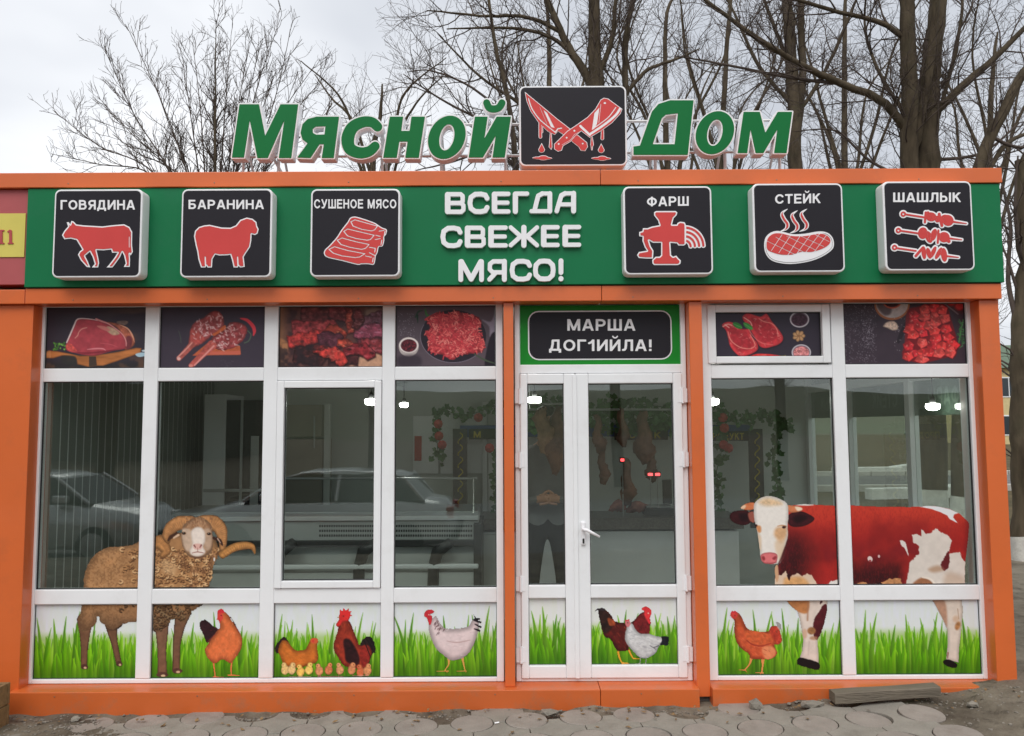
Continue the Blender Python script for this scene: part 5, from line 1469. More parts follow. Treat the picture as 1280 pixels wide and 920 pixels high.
g7 = grass_panel(*RC[0], *ROWS[2], 'printed grass panel with a reddish hen and the front legs of the cow', 7, tall=((903, 759, 6), (946, 762, -5), (955, 764, 10), (982, 760, -5), (893, 770, -3), (970, 766, -6), (1046, 770, 4), (996, 772, 2)))
g8 = grass_panel(*RC[1], *ROWS[2], 'printed grass panel with one hind leg of the cow, far right', 8, tall=((1080, 762, 2), (1088, 766, 8), (1135, 768, -3), (1165, 765, 7), (1158, 772, -8), (1208, 769, -6), (1114, 781, 5), (1175, 775, 3)))

def feathers(P, n, seed, box, cols, inside, L=(2, 5), w=.5, ang=(0, .6), a=.5):
    q = random.Random(seed)
    for _ in range(n):
        x, y = q.uniform(box[0], box[1]), q.uniform(box[2], box[3])
        if sd_poly(inside, np.array([x]), np.array([y]))[0] > -.8: continue
        t = q.uniform(*ang); l = q.uniform(*L)
        P.line([(x, y), (x + l * math.cos(t), y + l * math.sin(t))], [w, w * .3], q.choice(cols), a=a)

# --- hens and roosters, one print on each panel
z = 4.267
T = lambda P: S(30, 745, z, P)
P = decal(g2, 248, 306, 758, 850)
tailp = T([(935, 150), (965, 125), (1000, 150), (1040, 180), (1030, 220), (980, 250), (965, 230)])
P.poly(tailp, (48, 24, 30), tex=.3, rag=.8)
feathers(P, 30, 2, (250, 274, 775, 804), [(110, 34, 44), (84, 24, 34), (30, 18, 24)], np.array(tailp))
body = T([(1030, 110), (1035, 85), (1060, 75), (1090, 100), (1120, 150), (1150, 190), (1165, 230), (1160, 280), (1130, 330), (1100, 360), (1060, 340), (1020, 360), (985, 340), (963, 290), (985, 250), (1020, 200), (1045, 160)])
P.line(T([(1010, 350), (1015, 390), (1020, 430)]), [1.6, 1.2, 1.1], (222, 128, 72)); P.line(T([(1110, 340), (1105, 380), (1105, 420)]), [1.6, 1.2, 1.1], (222, 128, 72))
P.line(T([(1010, 432), (1065, 434)]), [1.2, .8], (222, 122, 70)); P.line(T([(1090, 422), (1148, 424)]), [1.4, .9], (222, 122, 70))
P.poly(body, (222, 116, 66), tex=.12, ts=4, seed=4, rim=.30, rw=7, rag=.4)
feathers(P, 70, 6, (256, 304, 770, 830), [(236, 140, 92), (196, 92, 50), (240, 150, 104)], np.array(body), ang=(1.2, 2.2))
P.line(T([(1100, 110), (1125, 150), (1145, 195)]), [.8, 1.0, .5], (120, 44, 40), a=.7, tex=.5)
P.line(T([(980, 245), (1010, 215), (1035, 195)]), [.6, .8, .5], (140, 60, 50), a=.7)
P.ell(*T([(1045, 112)])[0], 4.0, 5.2, (214, 70, 62), 0); P.poly(T([(1028, 88), (1040, 70), (1062, 70), (1070, 90), (1050, 92)]), (210, 48, 60)); P.line(T([(1030, 125), (1022, 118)]), [.7, .3], (190, 140, 60)); P.ell(*T([(1052, 104)])[0], .6, .6, (20, 12, 12)); P.line(T([(1040, 125), (1045, 140)]), [1.2, .8], (206, 52, 56))
P.build('hen_print', g2)

T = lambda P: S(330, 745, z, P)
P = decal(g3, 340, 472, 756, 850)
hb_ = T([(75, 290), (95, 240), (130, 245), (165, 285), (215, 285), (235, 255), (250, 228), (280, 222), (290, 240), (285, 270), (290, 310), (285, 350), (240, 370), (180, 385), (110, 370), (85, 320)])
tl_ = T([(58, 290), (65, 255), (100, 220), (120, 225), (135, 255), (100, 290), (75, 308)])
P.poly(tl_, (42, 26, 26), tex=.3, rag=.6)
P.poly(hb_, (200, 112, 44), tex=.14, ts=4, seed=4, rim=.32, rw=6, rag=.4); feathers(P, 70, 3, (348, 396, 800, 835), [(220, 140, 70), (170, 88, 30), (214, 130, 60)], np.array(hb_), ang=(-.3, .6))
P.poly(T([(245, 232), (265, 222), (288, 230), (282, 250), (255, 252)]), (206, 90, 56)); P.ell(*T([(262, 240)])[0], 1.1, 1.3, (206, 50, 50)); P.line(T([(288, 240), (298, 246)]), [.7, .2], (180, 130, 50))
rt = T([(510, 260), (530, 225), (560, 215), (585, 235), (597, 300), (580, 310), (565, 350), (550, 380), (520, 340)])
P.poly(rt, (36, 24, 26), tex=.4, rag=1.0)
rbp = T([(405, 130), (440, 120), (465, 150), (490, 210), (515, 265), (550, 260), (575, 300), (555, 360), (520, 390), (430, 375), (400, 340), (372, 290), (372, 250), (390, 190)])
P.poly(rbp, (150, 52, 36), tex=.22, ts=4, seed=8, rim=.32, rw=6, rag=.5)
feathers(P, 110, 5, (418, 464, 776, 832), [(190, 78, 48), (110, 32, 26), (170, 60, 40), (206, 96, 58)], np.array(rbp), ang=(1.1, 2.0))
P.poly(T([(425, 235), (460, 235), (500, 300), (510, 350), (490, 370), (440, 350), (430, 300)]), (44, 20, 24), soft=1.6, tex=.4)
P.poly(T([(520, 270), (560, 270), (560, 340), (530, 380), (510, 320)]), (136, 40, 34), soft=1.2, tex=.3)
for a, b in (((545, 225), (590, 300)), ((560, 220), (596, 280)), ((535, 240), (570, 330))): P.line(T([a, b]), [.8, .4], (20, 14, 18))
P.poly(T([(400, 100), (420, 85), (450, 85), (460, 110), (450, 130), (420, 140), (405, 160), (390, 165), (383, 150), (398, 125)]), (206, 48, 46), tex=.15, rim=.2, rw=2)
P.poly(T([(400, 90), (405, 68), (418, 80), (424, 58), (436, 76), (452, 62), (452, 80), (472, 78), (460, 96), (476, 104), (456, 112), (430, 100), (410, 102)]), (222, 50, 50), smooth=False)
P.ell(*T([(424, 108)])[0], .6, .6, (20, 12, 12)); P.line(T([(398, 112), (386, 118)]), [.9, .3], (196, 150, 80))
for k, (x, y, c) in enumerate(((112, 390, (226, 196, 128)), (148, 390, (222, 192, 130)), (195, 400, (230, 190, 96)), (240, 390, (236, 204, 110)), (295, 395, (214, 152, 104)), (345, 390, (206, 128, 84)), (405, 390, (216, 160, 110)), (468, 390, (206, 140, 96)), (515, 400, (206, 112, 72)), (552, 395, (214, 150, 100)))):
    cx, cy = T([(x, y)])[0]
    P.ell(cx, cy + 1, 5.4, 6.2, c, .2, tex=.22, ts=2, seed=k + 1, rim=.25, rw=2.5); P.ell(cx + (1.5 if k % 2 else -1.5), cy - 5.2, 3.3, 3.2, tuple(np.clip(np.array(c) * 1.05, 0, 255)), tex=.15, seed=k, rim=.2, rw=1.5)
    P.ell(cx + (2.4 if k % 2 else -2.4), cy - 5.4, .5, .5, (40, 24, 20)); P.line([(cx - 1.5, cy + 7), (cx - 1.5, cy + 9.5)], .4, (206, 140, 100)); P.line([(cx + 1.5, cy + 7), (cx + 1.5, cy + 9.5)], .4, (206, 140, 100))
P.line(T([(95, 432), (250, 430)]), .7, (214, 190, 150), a=.8); P.line(T([(285, 430), (420, 428), (560, 424)]), .7, (206, 150, 130), a=.8)
P.build('poultry_print', g3)

P = decal(g4, 526, 606, 756, 846)
wb = T([(878, 150), (905, 110), (920, 108), (945, 150), (970, 172), (1040, 172), (1090, 160), (1110, 130), (1145, 135), (1140, 200), (1120, 260), (1090, 310), (1050, 335), (1000, 345), (960, 320), (920, 285), (895, 240), (880, 190)])
P.line(T([(985, 335), (985, 365), (965, 395)]), [2.2, 1.3, 1.0], (214, 164, 84)); P.line(T([(920, 402), (985, 400)]), [.7, 1.0], (218, 166, 84)); P.line(T([(968, 396), (978, 408)]), .8, (206, 150, 70))
P.line(T([(1058, 330), (1065, 365), (1072, 395)]), [2.2, 1.3, 1.0], (214, 164, 84)); P.line(T([(1025, 402), (1080, 400)]), [.7, 1.0], (218, 166, 84)); P.line(T([(1072, 395), (1078, 408)]), .8, (206, 150, 70))
P.poly(wb, (224, 206, 206), tex=.05, ts=4, seed=4, rim=.28, rw=8, rag=.4, light=(0, -.12)); feathers(P, 60, 5, (538, 600, 775, 822), [(206, 184, 186), (240, 228, 228)], np.array(wb), ang=(-.3, .3), a=.6)
P.line(T([(975, 240), (1030, 248), (1100, 235)]), [.3, .6, .4], (176, 140, 138), a=.8)
feathers(P, 26, 7, (543, 556, 776, 792), [(70, 40, 46), (96, 60, 64)], np.array(wb), L=(2, 4), ang=(1.8, 2.6), a=.9)
for a, b in (((1110, 125), (1148, 122)), ((1120, 130), (1155, 140)), ((1125, 150), (1155, 165)), ((1122, 175), (1150, 185)), ((1118, 100), (1135, 130))): P.line(T([a, b]), [.6, 1.6], (26, 22, 28))
P.poly(T([(852, 105), (862, 78), (890, 70), (908, 80), (905, 92), (888, 98), (898, 110), (890, 150), (878, 150), (868, 120)]), (206, 50, 60), tex=.15, rim=.15, rw=1.5)
P.ell(*T([(880, 100)])[0], .7, .7, (240, 220, 210)); P.line(T([(856, 110), (848, 116)]), [.7, .2], (190, 150, 90))
P.build('hen_print', g4)

T = lambda P: S(640, 745, 5.565, P)
P = decal(g6, 741, 838, 755, 835, Y=.1118)
rbp = T([(600, 100), (580, 98), (600, 85), (640, 85), (690, 130), (720, 175), (790, 185), (830, 180), (900, 115), (940, 110), (965, 170), (960, 230), (950, 265), (880, 260), (860, 290), (820, 340), (810, 375), (770, 385), (730, 380), (710, 350), (680, 300), (640, 280), (615, 200), (605, 150)])
P.line(T([(738, 390), (748, 430), (765, 465)]), [1.7, 1.5, 1.2], (226, 162, 50)); P.line(T([(765, 465), (812, 468)]), [1.4, .8], (230, 166, 56)); P.line(T([(765, 465), (770, 480)]), 1.0, (210, 140, 40))
P.line(T([(812, 375), (828, 410), (845, 435)]), [1.7, 1.4, 1.2], (226, 162, 50)); P.line(T([(845, 435), (888, 438)]), [1.4, .8], (230, 166, 56))
P.poly(rbp, (88, 28, 26), tex=.25, ts=4, seed=4, rim=.32, rw=6, rag=.5); feathers(P, 120, 3, (748, 812, 762, 812), [(140, 44, 30), (60, 16, 18), (170, 70, 44), (48, 16, 20)], np.array(rbp), ang=(.4, 1.4), L=(2, 6))
P.poly(T([(600, 100), (640, 92), (690, 150), (700, 210), (650, 260), (615, 190)]), (44, 26, 24), soft=2, tex=.5); P.line(T([(574, 108), (600, 92), (640, 95)]), [.5, 1.4, 1.6], (52, 44, 48))
P.poly(T([(665, 155), (710, 170), (715, 200), (680, 205)]), (196, 92, 52), soft=1.2, tex=.3, a=.8)
P.poly(T([(845, 190), (905, 120), (940, 120), (962, 190), (950, 262), (885, 255)]), (110, 30, 34), soft=1.2, tex=.3, ts=2)
P.poly(T([(898, 95), (912, 76), (940, 72), (970, 95), (972, 125), (962, 150), (965, 185), (955, 195), (935, 165), (918, 130), (920, 108)]), (224, 54, 60), tex=.12, rim=.15, rw=1.5); P.ell(*T([(948, 120)])[0], .8, .8, (250, 220, 200))
hb2 = T([(800, 215), (815, 190), (840, 195), (865, 240), (900, 262), (960, 265), (1040, 285), (1075, 280), (1080, 330), (1030, 345), (1000, 400), (940, 432), (890, 430), (850, 395), (810, 350), (785, 290)])
for x, dx in ((895, -30), (935, -6)):
    P.line(T([(x, 425), (x - 4, 465)]), [1.0, .8], (150, 150, 140)); P.line(T([(x - 4, 468), (x + dx - 30, 478)]), .7, (176, 176, 160)); P.line(T([(x - 4, 468), (x + dx + 22, 486)]), .7, (176, 176, 160))
P.poly(hb2, (206, 208, 208), tex=.08, ts=3, seed=4, rim=.25, rw=5, rag=.4, light=(0, -.16)); feathers(P, 110, 7, (782, 832, 785, 822), [(170, 172, 176), (232, 232, 232), (150, 152, 158)], np.array(hb2), ang=(-.2, .5), a=.6)
P.poly(T([(1040, 280), (1085, 278), (1092, 300), (1085, 342), (1050, 345), (1025, 338), (1045, 310)]), (26, 26, 36), tex=.4, rag=.8); P.line(T([(985, 360), (1020, 345)]), .5, (70, 70, 80)); P.line(T([(960, 345), (1000, 370)]), .4, (90, 90, 100))
P.poly(T([(785, 180), (795, 165), (815, 165), (825, 190), (812, 215), (795, 210)]), (206, 120, 124)); P.ell(*T([(805, 186)])[0], .7, .7, (50, 30, 30)); P.line(T([(790, 170), (815, 166)]), 1.0, (210, 60, 70))
P.build('rooster_and_hen_print', g6)

T = lambda P: S(885, 740, 7.111, P)
P = decal(g7, 908, 982, 758, 848)
hb3 = T([(195, 190), (215, 172), (250, 172), (290, 200), (320, 260), (350, 320), (420, 345), (500, 350), (540, 340), (560, 305), (610, 300), (640, 340), (660, 430), (630, 470), (590, 475), (620, 540), (580, 590), (530, 600), (480, 600), (430, 600), (380, 590), (355, 550), (290, 500), (250, 440), (232, 350), (232, 260), (210, 230)])
P.line(T([(385, 590), (370, 640), (330, 690)]), [2.4, 1.4, 1.2], (222, 148, 84)); P.line(T([(262, 695), (330, 692)]), [.6, 1.2], (222, 148, 84)); P.line(T([(330, 692), (345, 712)]), .9, (206, 130, 70))
P.line(T([(488, 600), (485, 660), (478, 715)]), [2.6, 1.5, 1.3], (222, 148, 84)); P.line(T([(408, 715), (490, 720)]), [.6, 1.2], (222, 148, 84)); P.line(T([(470, 718), (468, 735)]), .9, (206, 130, 70))
P.poly(hb3, (198, 86, 52), tex=.14, ts=4, seed=4, rim=.32, rw=6, rag=.4, light=(0, .1))
P.poly(T([(330, 350), (400, 345), (500, 360), (560, 400), (575, 440), (520, 465), (420, 470), (350, 430)]), (204, 94, 54), soft=1.0, tex=.16); P.line(T([(345, 430), (400, 468), (480, 480), (560, 455)]), [.5, .8, .8, .4], (140, 40, 34), a=.8)
P.poly(T([(480, 500), (560, 480), (605, 530), (570, 590), (510, 595)]), (226, 140, 96), soft=2, tex=.1)
P.poly(T([(550, 320), (620, 310), (655, 430), (620, 465), (570, 400)]), (176, 60, 44), soft=1.2, tex=.35); P.poly(T([(600, 260), (650, 280), (650, 340), (620, 320)]), (226, 222, 220), a=.7, soft=1.2)
feathers(P, 120, 3, (912, 980, 765, 826), [(220, 116, 76), (164, 56, 40), (230, 136, 90)], np.array(hb3), ang=(.2, 1.2), a=.45)
P.poly(T([(195, 190), (220, 168), (250, 172), (265, 200), (250, 230), (225, 240), (205, 225)]), (206, 66, 60), tex=.15); P.poly(T([(200, 182), (215, 165), (228, 168), (245, 162), (252, 180), (230, 186)]), (206, 50, 66)); P.ell(*T([(240, 208)])[0], .6, .6, (60, 20, 40)); P.line(T([(200, 205), (190, 215)]), [.6, .2], (190, 130, 60))
P.build('hen_print', g7)

# --- the ram: wool, horns and a pale face, cut in four where the frame crosses it
WIN = lambda cols, rows: [(a + .006, b - .006, r[0] + .005, r[1] - .005) for a, b in cols for r in rows]
def pieces(P, thing, cols):
    for a, b in cols:
        for r in ROWS[1:]:
            e = .006 if r is ROWS[1] else .004
            P.build('print_piece', thing, [(a + e, b - e, r[0] + e, r[1] - e)])
z1 = 5.565
T = lambda P: S(95, 640, z1, P)
T2 = lambda P: S(30, 745, z, P)
ram = empty('ram_decal', (float(un(190, 850, YA)[0]), YA, .16), 'life-size ram print with curled horns on the two leftmost bays', 'decal')
P = decal(ram, 95, 326, 640, 849)
wool = T([(50, 560), (52, 460), (70, 390), (115, 310), (170, 265), (230, 242), (310, 236), (380, 230), (420, 210), (470, 180), (560, 165), (620, 150), (900, 150), (1000, 250), (985, 320), (960, 370), (945, 450), (920, 540), (880, 640)]) + T2([(900, 80), (870, 120), (850, 140), (790, 120), (760, 160), (720, 190), (690, 185), (650, 170), (600, 140), (530, 150), (480, 180), (440, 165), (395, 110), (385, 140), (350, 180), (300, 190), (292, 150), (305, 60)])
# legs
for pts, w, col in (([(325, 130), (324, 200), (322, 270), (320, 370)], [10.5, 7.0, 5.0, 4.4], (118, 84, 62)), ([(460, 130), (470, 190), (482, 250), (505, 355)], [9.0, 6.5, 4.6, 3.8], (112, 78, 58)), ([(730, 130), (735, 200), (735, 290), (738, 410)], [11, 8.0, 5.8, 6.2], (124, 90, 68)), ([(845, 100), (830, 160), (815, 260), (812, 390)], [10, 7.2, 5.0, 5.0], (116, 82, 62))):
    P.line(T2(pts), w, col, tex=.14, ts=4, seed=3, rim=.3, rw=3.0)
for x, y, rx in ((322, 378, 5.2), (508, 362, 4.4), (738, 420, 8), (818, 400, 7)):
    P.ell(*T2([(x, y)])[0], rx, 3.6, (84, 54, 46), tex=.2); P.ell(*T2([(x + 4, y + 5)])[0], rx * .35, 1.4, (206, 180, 140))
P.ell(*T2([(440, 120)])[0], 9.5, 8, (146, 112, 84), rim=.3, rw=4)
P.poly(T2([(430, 150), (480, 140), (530, 150), (500, 180), (450, 180)]), (50, 34, 28), soft=2, a=.7)
P.poly(wool, (172, 126, 84), tex=.14, ts=8, seed=7, rim=.32, rw=9, rag=1.0, rs=2.5)
q = random.Random(31); wa = crom(wool)
w_ = P.win(95, 290, 660, 800); U, V = P.U[w_], P.V[w_]
dw = sd_poly(wa, U, V); ins = sstep(0, -1.2, dw)
left = sstep(190, 150, U)
# short tight fleece on the back, curling locks on breast and neck
n1_ = fbm(U, V, 1.7, 61, 2)
P.put(ins * left * .5 * sstep(.5, .75, n1_), (120, 86, 58), w_)
P.put(ins * left * .4 * sstep(.5, .26, n1_), (190, 148, 108), w_)
P.put(ins * .55 * sstep(742, 800, V), (86, 62, 48), w_)
P.put(ins * .30 * sstep(700, 670, V) * left, (176, 138, 104), w_)
for k in range(900):
    x, y = q.uniform(150, 272), q.uniform(686, 796)
    if q.random() > sstep(150, 200, np.array(x)) + .25: continue
    if sd_poly(wa, np.array([x]), np.array([y]))[0] > -1.5: continue
    dk = .62 if y > 752 else 1.0
    r = q.uniform(1.5, 2.9); a0 = q.uniform(0, 6.3)
    pts = [(x + r * math.cos(a0 + t), y + r * .8 * math.sin(a0 + t)) for t in (0, 1.1, 2.2, 3.3, 4.2)]
    P.line([(u + .4, v + 1.0) for u, v in pts], .8, tuple(np.array((64, 38, 24)) * dk), a=.9)
    P.line(pts, [.5, .9, 1.0, .9, .5], tuple(np.array(q.choice([(204, 158, 108), (182, 134, 88), (226, 184, 134), (160, 114, 74)])) * dk), a=.9)
P.poly(T([(590, 350), (640, 330), (700, 380), (680, 440), (610, 420)]), (222, 186, 140), soft=4, a=.5)
# neck ruff below the chin
for k in range(90):
    t = q.uniform(-.2, 3.3); R_ = q.uniform(17, 26)
    x, y = 95 + 850 / z1 - R_ * 1.0 * math.cos(t), 640 + 290 / z1 + R_ * .95 * math.sin(t)
    P.line([(x, y), (x + q.uniform(-1, 1), y + 3)], [.9, .4], q.choice([(130, 90, 60), (176, 130, 90), (104, 70, 48)]), a=.8)
# horns
def horn(pts, w, col=(186, 132, 84)):
    H_ = T(pts)
    P.line([(x, y + .8) for x, y in H_], w, (96, 60, 38), a=.8)
    P.line(H_, w, col, tex=.16, ts=3, seed=5, rim=.35, rw=4)
    C_ = crom(H_, 10, False); ws = np.interp(np.linspace(0, 1, len(C_)), np.linspace(0, 1, len(w)), w)
    for i in range(2, len(C_) - 2, 2):
        d = C_[i + 1] - C_[i - 1]; d = d / (np.hypot(*d) + 1e-6); nrm = np.array([-d[1], d[0]]) * ws[i] * .85
        P.line([C_[i] - nrm, C_[i] + nrm * .2], .3, (128, 84, 52), a=.6, smooth=False)
horn([(545, 215), (575, 205), (610, 235), (630, 270), (600, 300)], [7, 8, 7.5, 5.5, 3], (190, 134, 82))
horn([(800, 70), (720, 75), (660, 110), (630, 160), (640, 200)], [8, 9, 8, 5.5, 3])
horn([(880, 65), (960, 75), (1005, 120), (1020, 180), (1020, 250)], [8, 9.5, 8.5, 6.5, 4])
horn([(1245, 290), (1225, 240), (1165, 232), (1090, 250), (1020, 295)], [1.0, 4.0, 5.2, 5.4, 5.0], (196, 138, 78))
# head
P.poly(T([(735, 150), (750, 90), (800, 50), (850, 30), (900, 50), (940, 90), (950, 140), (955, 200), (945, 270), (900, 310), (850, 322), (790, 312), (755, 270), (735, 210)]), (170, 130, 98), tex=.14, ts=3, seed=2, rim=.32, rw=6, rag=.6)
for k in range(120):
    x, y = 95 + q.uniform(745, 950) / z1, 640 + q.uniform(28, 120) / z1
    P.line([(x, y), (x + q.uniform(-1.2, 1.2), y + 2)], [.7, .3], q.choice([(140, 100, 70), (190, 148, 110), (120, 82, 56)]), a=.6)
P.poly(T([(735, 130), (760, 115), (800, 130), (815, 190), (800, 260), (770, 270), (745, 220)]), (196, 170, 148), soft=2, tex=.08)
P.poly(T([(890, 125), (930, 120), (945, 180), (935, 250), (905, 265), (885, 200)]), (186, 156, 132), soft=2, tex=.08)
P.poly(T([(800, 140), (830, 108), (870, 108), (895, 140), (898, 200), (885, 240), (900, 275), (880, 300), (840, 310), (805, 300), (790, 270), (808, 220)]), (232, 218, 206), soft=1.4, tex=.05, rim=.1, rw=3)
P.poly(T([(815, 228), (840, 220), (875, 225), (872, 255), (845, 262), (822, 255)]), (222, 176, 164), soft=1.0)
P.line(T([(822, 232), (832, 246)]), [.9, .5], (120, 70, 66)); P.line(T([(872, 230), (862, 246)]), [.9, .5], (120, 70, 66))
P.line(T([(846, 250), (846, 275)]), .4, (170, 120, 110)); P.line(T([(808, 285), (846, 278), (885, 284)]), [.4, .6, .4], (150, 96, 88)); P.line(T([(800, 305), (846, 318), (890, 308)]), [.6, 1.2, .6], (110, 74, 56), a=.8)
for x, y in ((750, 148), (925, 152)):
    P.ell(*T([(x, y)])[0], 2.9, 1.9, (120, 84, 60)); P.ell(*T([(x, y)])[0], 1.9, 1.4, (26, 16, 12)); P.ell(*T([(x - 3, y - 4)])[0], .5, .4, (200, 190, 180))
P.line(T([(705, 150), (660, 175), (640, 200)]), [2.2, 2.4, 1.0], (70, 44, 32)); P.line(T([(712, 160), (680, 180)]), [1.5, 1.0], (214, 180, 150))
P.line(T([(960, 180), (1000, 200), (1018, 230)]), [2.0, 2.4, 1.0], (64, 40, 32)); P.line(T([(985, 185), (1005, 215)]), [.8, .5], (190, 160, 140))
P.ell(*T([(962, 330)])[0], 1.0, 2.4, (230, 226, 220))
pieces(P, ram, LC[:2])

# --- the cow
z5, z6 = 6.8125, 6.8167
A = lambda P: S(900, 610, z5, P)
B = lambda P: S(1055, 610, z6, P)
D7 = lambda P: S(885, 740, 7.111, P)
D8 = lambda P: S(1060, 740, 7.111, P)
cow_ = empty('cow_decal', (float(un(1060, 850, YA)[0]), YA, .16), 'life-size red and white cow print on the two right bays', 'decal')
P = decal(cow_, 908, 1222, 616, 842)
# legs
P.poly(D7([(640, -20), (700, 80), (790, 170), (810, 230), (830, 330), (845, 420), (835, 520), (810, 590), (985, 640), (985, 560), (975, 430), (1010, 330), (1060, 130), (1080, -20)]), (222, 206, 194), tex=.05, ts=5, rim=.14, rw=5, smooth=False)
P.poly(D7([(700, 80), (760, 20), (890, 40), (888, 180), (800, 175)]), (188, 124, 76), soft=1.5, tex=.12)
P.line(D7([(890, 60), (885, 250)]), [.6, 1.0], (170, 120, 92), a=.8, soft=1.2)
P.poly(D7([(1050, 110), (1060, 160), (1030, 300), (985, 410), (950, 415), (935, 340), (945, 240), (990, 170), (1020, 120)]), (82, 26, 32), tex=.2, rag=.6)
P.poly(D7([(1000, 80), (1020, 85), (995, 110)]), (70, 20, 28))
P.ell(*D7([(920, 345)])[0], 5.2, 4.6, (150, 104, 66), tex=.3, soft=1.2); P.ell(*D7([(860, 370)])[0], 3, 6, (206, 160, 130), soft=1.6, a=.7); P.ell(*D7([(940, 410)])[0], 5, 2.4, (176, 130, 100), soft=1.4, a=.8)
P.line(D7([(900, 440), (890, 560)]), [.8, .5], (196, 176, 166), a=.7, soft=1)
P.poly(D7([(800, 585), (850, 588), (985, 630), (988, 690), (930, 688), (850, 665), (790, 640)]), (24, 18, 20), rag=.4)
P.poly(D8([(720, -20), (760, 90), (830, 220), (880, 340), (885, 450), (870, 600), (985, 630), (990, 500), (1010, 340), (1025, 160), (1000, -20)]), (220, 206, 192), tex=.05, ts=5, rim=.16, rw=5, smooth=False)
P.poly(D8([(740, 60), (860, 80), (880, 300), (830, 220), (770, 110)]), (176, 130, 104), soft=2, tex=.1, a=.85)
P.ell(*D8([(975, 300)])[0], 3.2, 5.5, (176, 124, 78), .3, soft=1.6, tex=.2); P.ell(*D8([(960, 240)])[0], 4, 4, (206, 170, 140), soft=2, a=.7); P.line(D8([(890, 540), (886, 590)]), [.8, .3], (130, 64, 54))
P.line(D8([(975, 150), (985, 240)]), [.5, .3], (150, 110, 80), a=.7)
P.poly(D8([(850, 605), (900, 602), (970, 635), (965, 670), (930, 678), (880, 660), (845, 635)]), (20, 14, 16), rag=.4)
# trunk
hide = A([(470, 860), (465, 780), (470, 700), (520, 600), (560, 400), (580, 200), (620, 145), (740, 135), (900, 145), (1010, 150)]) + B([(60, 145), (200, 155), (400, 158), (560, 160), (640, 155), (780, 152), (900, 175), (985, 215), (1050, 275), (1070, 300), (1062, 420), (1045, 560), (1035, 640), (1030, 760), (1035, 860), (1035, 900), (60, 900)])
P.poly(hide, (164, 38, 34), tex=.09, ts=14, seed=3, soft=.5, smooth=False)
w_ = P.win(960, 1222, 616, 765); U, V = P.U[w_], P.V[w_]
ins = sstep(.5, -.5, sd_poly(np.array(hide), U, V))
P.put(ins * .75 * sstep(676, 634, V + 10 * (fbm(U, V, 30, 44) - .5)), (206, 66, 46), w_)
P.put(ins * .5 * sstep(.5, .75, fbm(U, V, 34, 45)) * sstep(640, 660, V), (120, 26, 28), w_)
P.put(ins * .92 * sstep(1036, 988, U + 12 * (fbm(U, V, 14, 47) - .5)) * sstep(646, 690, V), (48, 16, 20), w_)
P.put(ins * .55 * sstep(.45, .7, fbm(U, V, 26, 4)) * sstep(655, 700, V), (110, 24, 32), w_)
P.put(ins * .85 * sstep(686, 722, V + 8 * (fbm(U, V, 10, 9) - .5)) * sstep(1135, 1120, U) * sstep(1040, 1070, U), (42, 14, 18), w_)
P.put(ins * .6 * sstep(1203, 1212, U), (90, 24, 28), w_)
P.put(ins * .3 * sstep(.5, .7, fbm(U, V, 3, 14, 2, .3)), (140, 30, 32), w_)
P.poly(B([(640, 158), (700, 150), (800, 155), (900, 180), (980, 212), (940, 225), (930, 250), (970, 300), (900, 265), (880, 235), (820, 205), (740, 178)]), (226, 226, 228), smooth=False, rag=.3)
P.poly(A([(640, 145), (700, 135), (760, 137), (800, 145), (740, 150)]), (220, 220, 214))
white = (216, 206, 196)
rump = B([(520, 850), (560, 640), (600, 590), (640, 560), (640, 500), (590, 460), (580, 400), (620, 390), (660, 410), (655, 345), (700, 390), (740, 385), (780, 345), (830, 380), (880, 400), (915, 450), (900, 520), (890, 560), (950, 550), (990, 545), (1000, 600), (1035, 630), (1030, 760), (1035, 900), (520, 900)])
P.poly(rump, white, smooth=False, rag=1.3, rs=3, tex=.05, ts=8)
P.poly(B([(890, 540), (900, 600), (890, 680), (850, 705), (825, 660), (850, 600)]), (100, 30, 34), rag=1.0)
P.poly(B([(800, 660), (720, 690), (760, 720), (850, 700)]), (176, 140, 112), soft=3, a=.8)
P.poly(B([(560, 860), (600, 800), (670, 762), (740, 790), (780, 860), (800, 900), (560, 900)]), (150, 100, 70), soft=1.6, tex=.12)
P.line(B([(670, 760), (740, 780), (800, 850)]), [1, 1.4, 1], (232, 220, 206), soft=1)
P.poly(B([(880, 720), (1020, 760), (1010, 860), (860, 840)]), (190, 160, 136), soft=5, a=.6)
P.poly(B([(80, 860), (100, 825), (160, 800), (240, 830), (300, 810), (380, 780), (480, 770), (510, 850), (500, 900), (80, 900)]), (186, 130, 86), smooth=False, rag=1.8, rs=3, tex=.2)
P.poly(B([(270, 860), (260, 830), (300, 800), (340, 830), (300, 850)]), (46, 16, 20), rag=1.2)
P.poly(B([(480, 450), (510, 450), (535, 500), (550, 580), (520, 520), (490, 490)]), (220, 210, 204), rag=.6); P.ell(*B([(222, 605)])[0], 3.0, 3.6, (222, 200, 194), -.4); P.ell(*B([(298, 582)])[0], 1.4, 1.8, (214, 180, 176)); P.ell(*B([(222, 620)])[0], 1.6, 1.2, (140, 40, 44))
chest = A([(465, 780), (490, 745), (530, 740), (560, 705), (580, 770), (620, 740), (660, 725), (700, 750), (740, 728), (780, 745), (830, 820), (840, 900), (470, 900)])
P.poly(chest, (216, 190, 166), smooth=False, rag=1.0, rs=2.5)
P.poly(A([(545, 780), (600, 760), (700, 760), (760, 820), (740, 860), (560, 900)]), (206, 150, 92), soft=3, a=.85, tex=.12); P.poly(A([(570, 740), (590, 790), (600, 740)]), (46, 18, 22)); P.ell(*A([(750, 828)])[0], .8, 1.6, (80, 50, 40))
P.poly(A([(910, 850), (930, 800), (980, 790), (1025, 780), (1030, 900), (900, 900)]), (222, 216, 210), smooth=False, rag=1.4, rs=2.5)
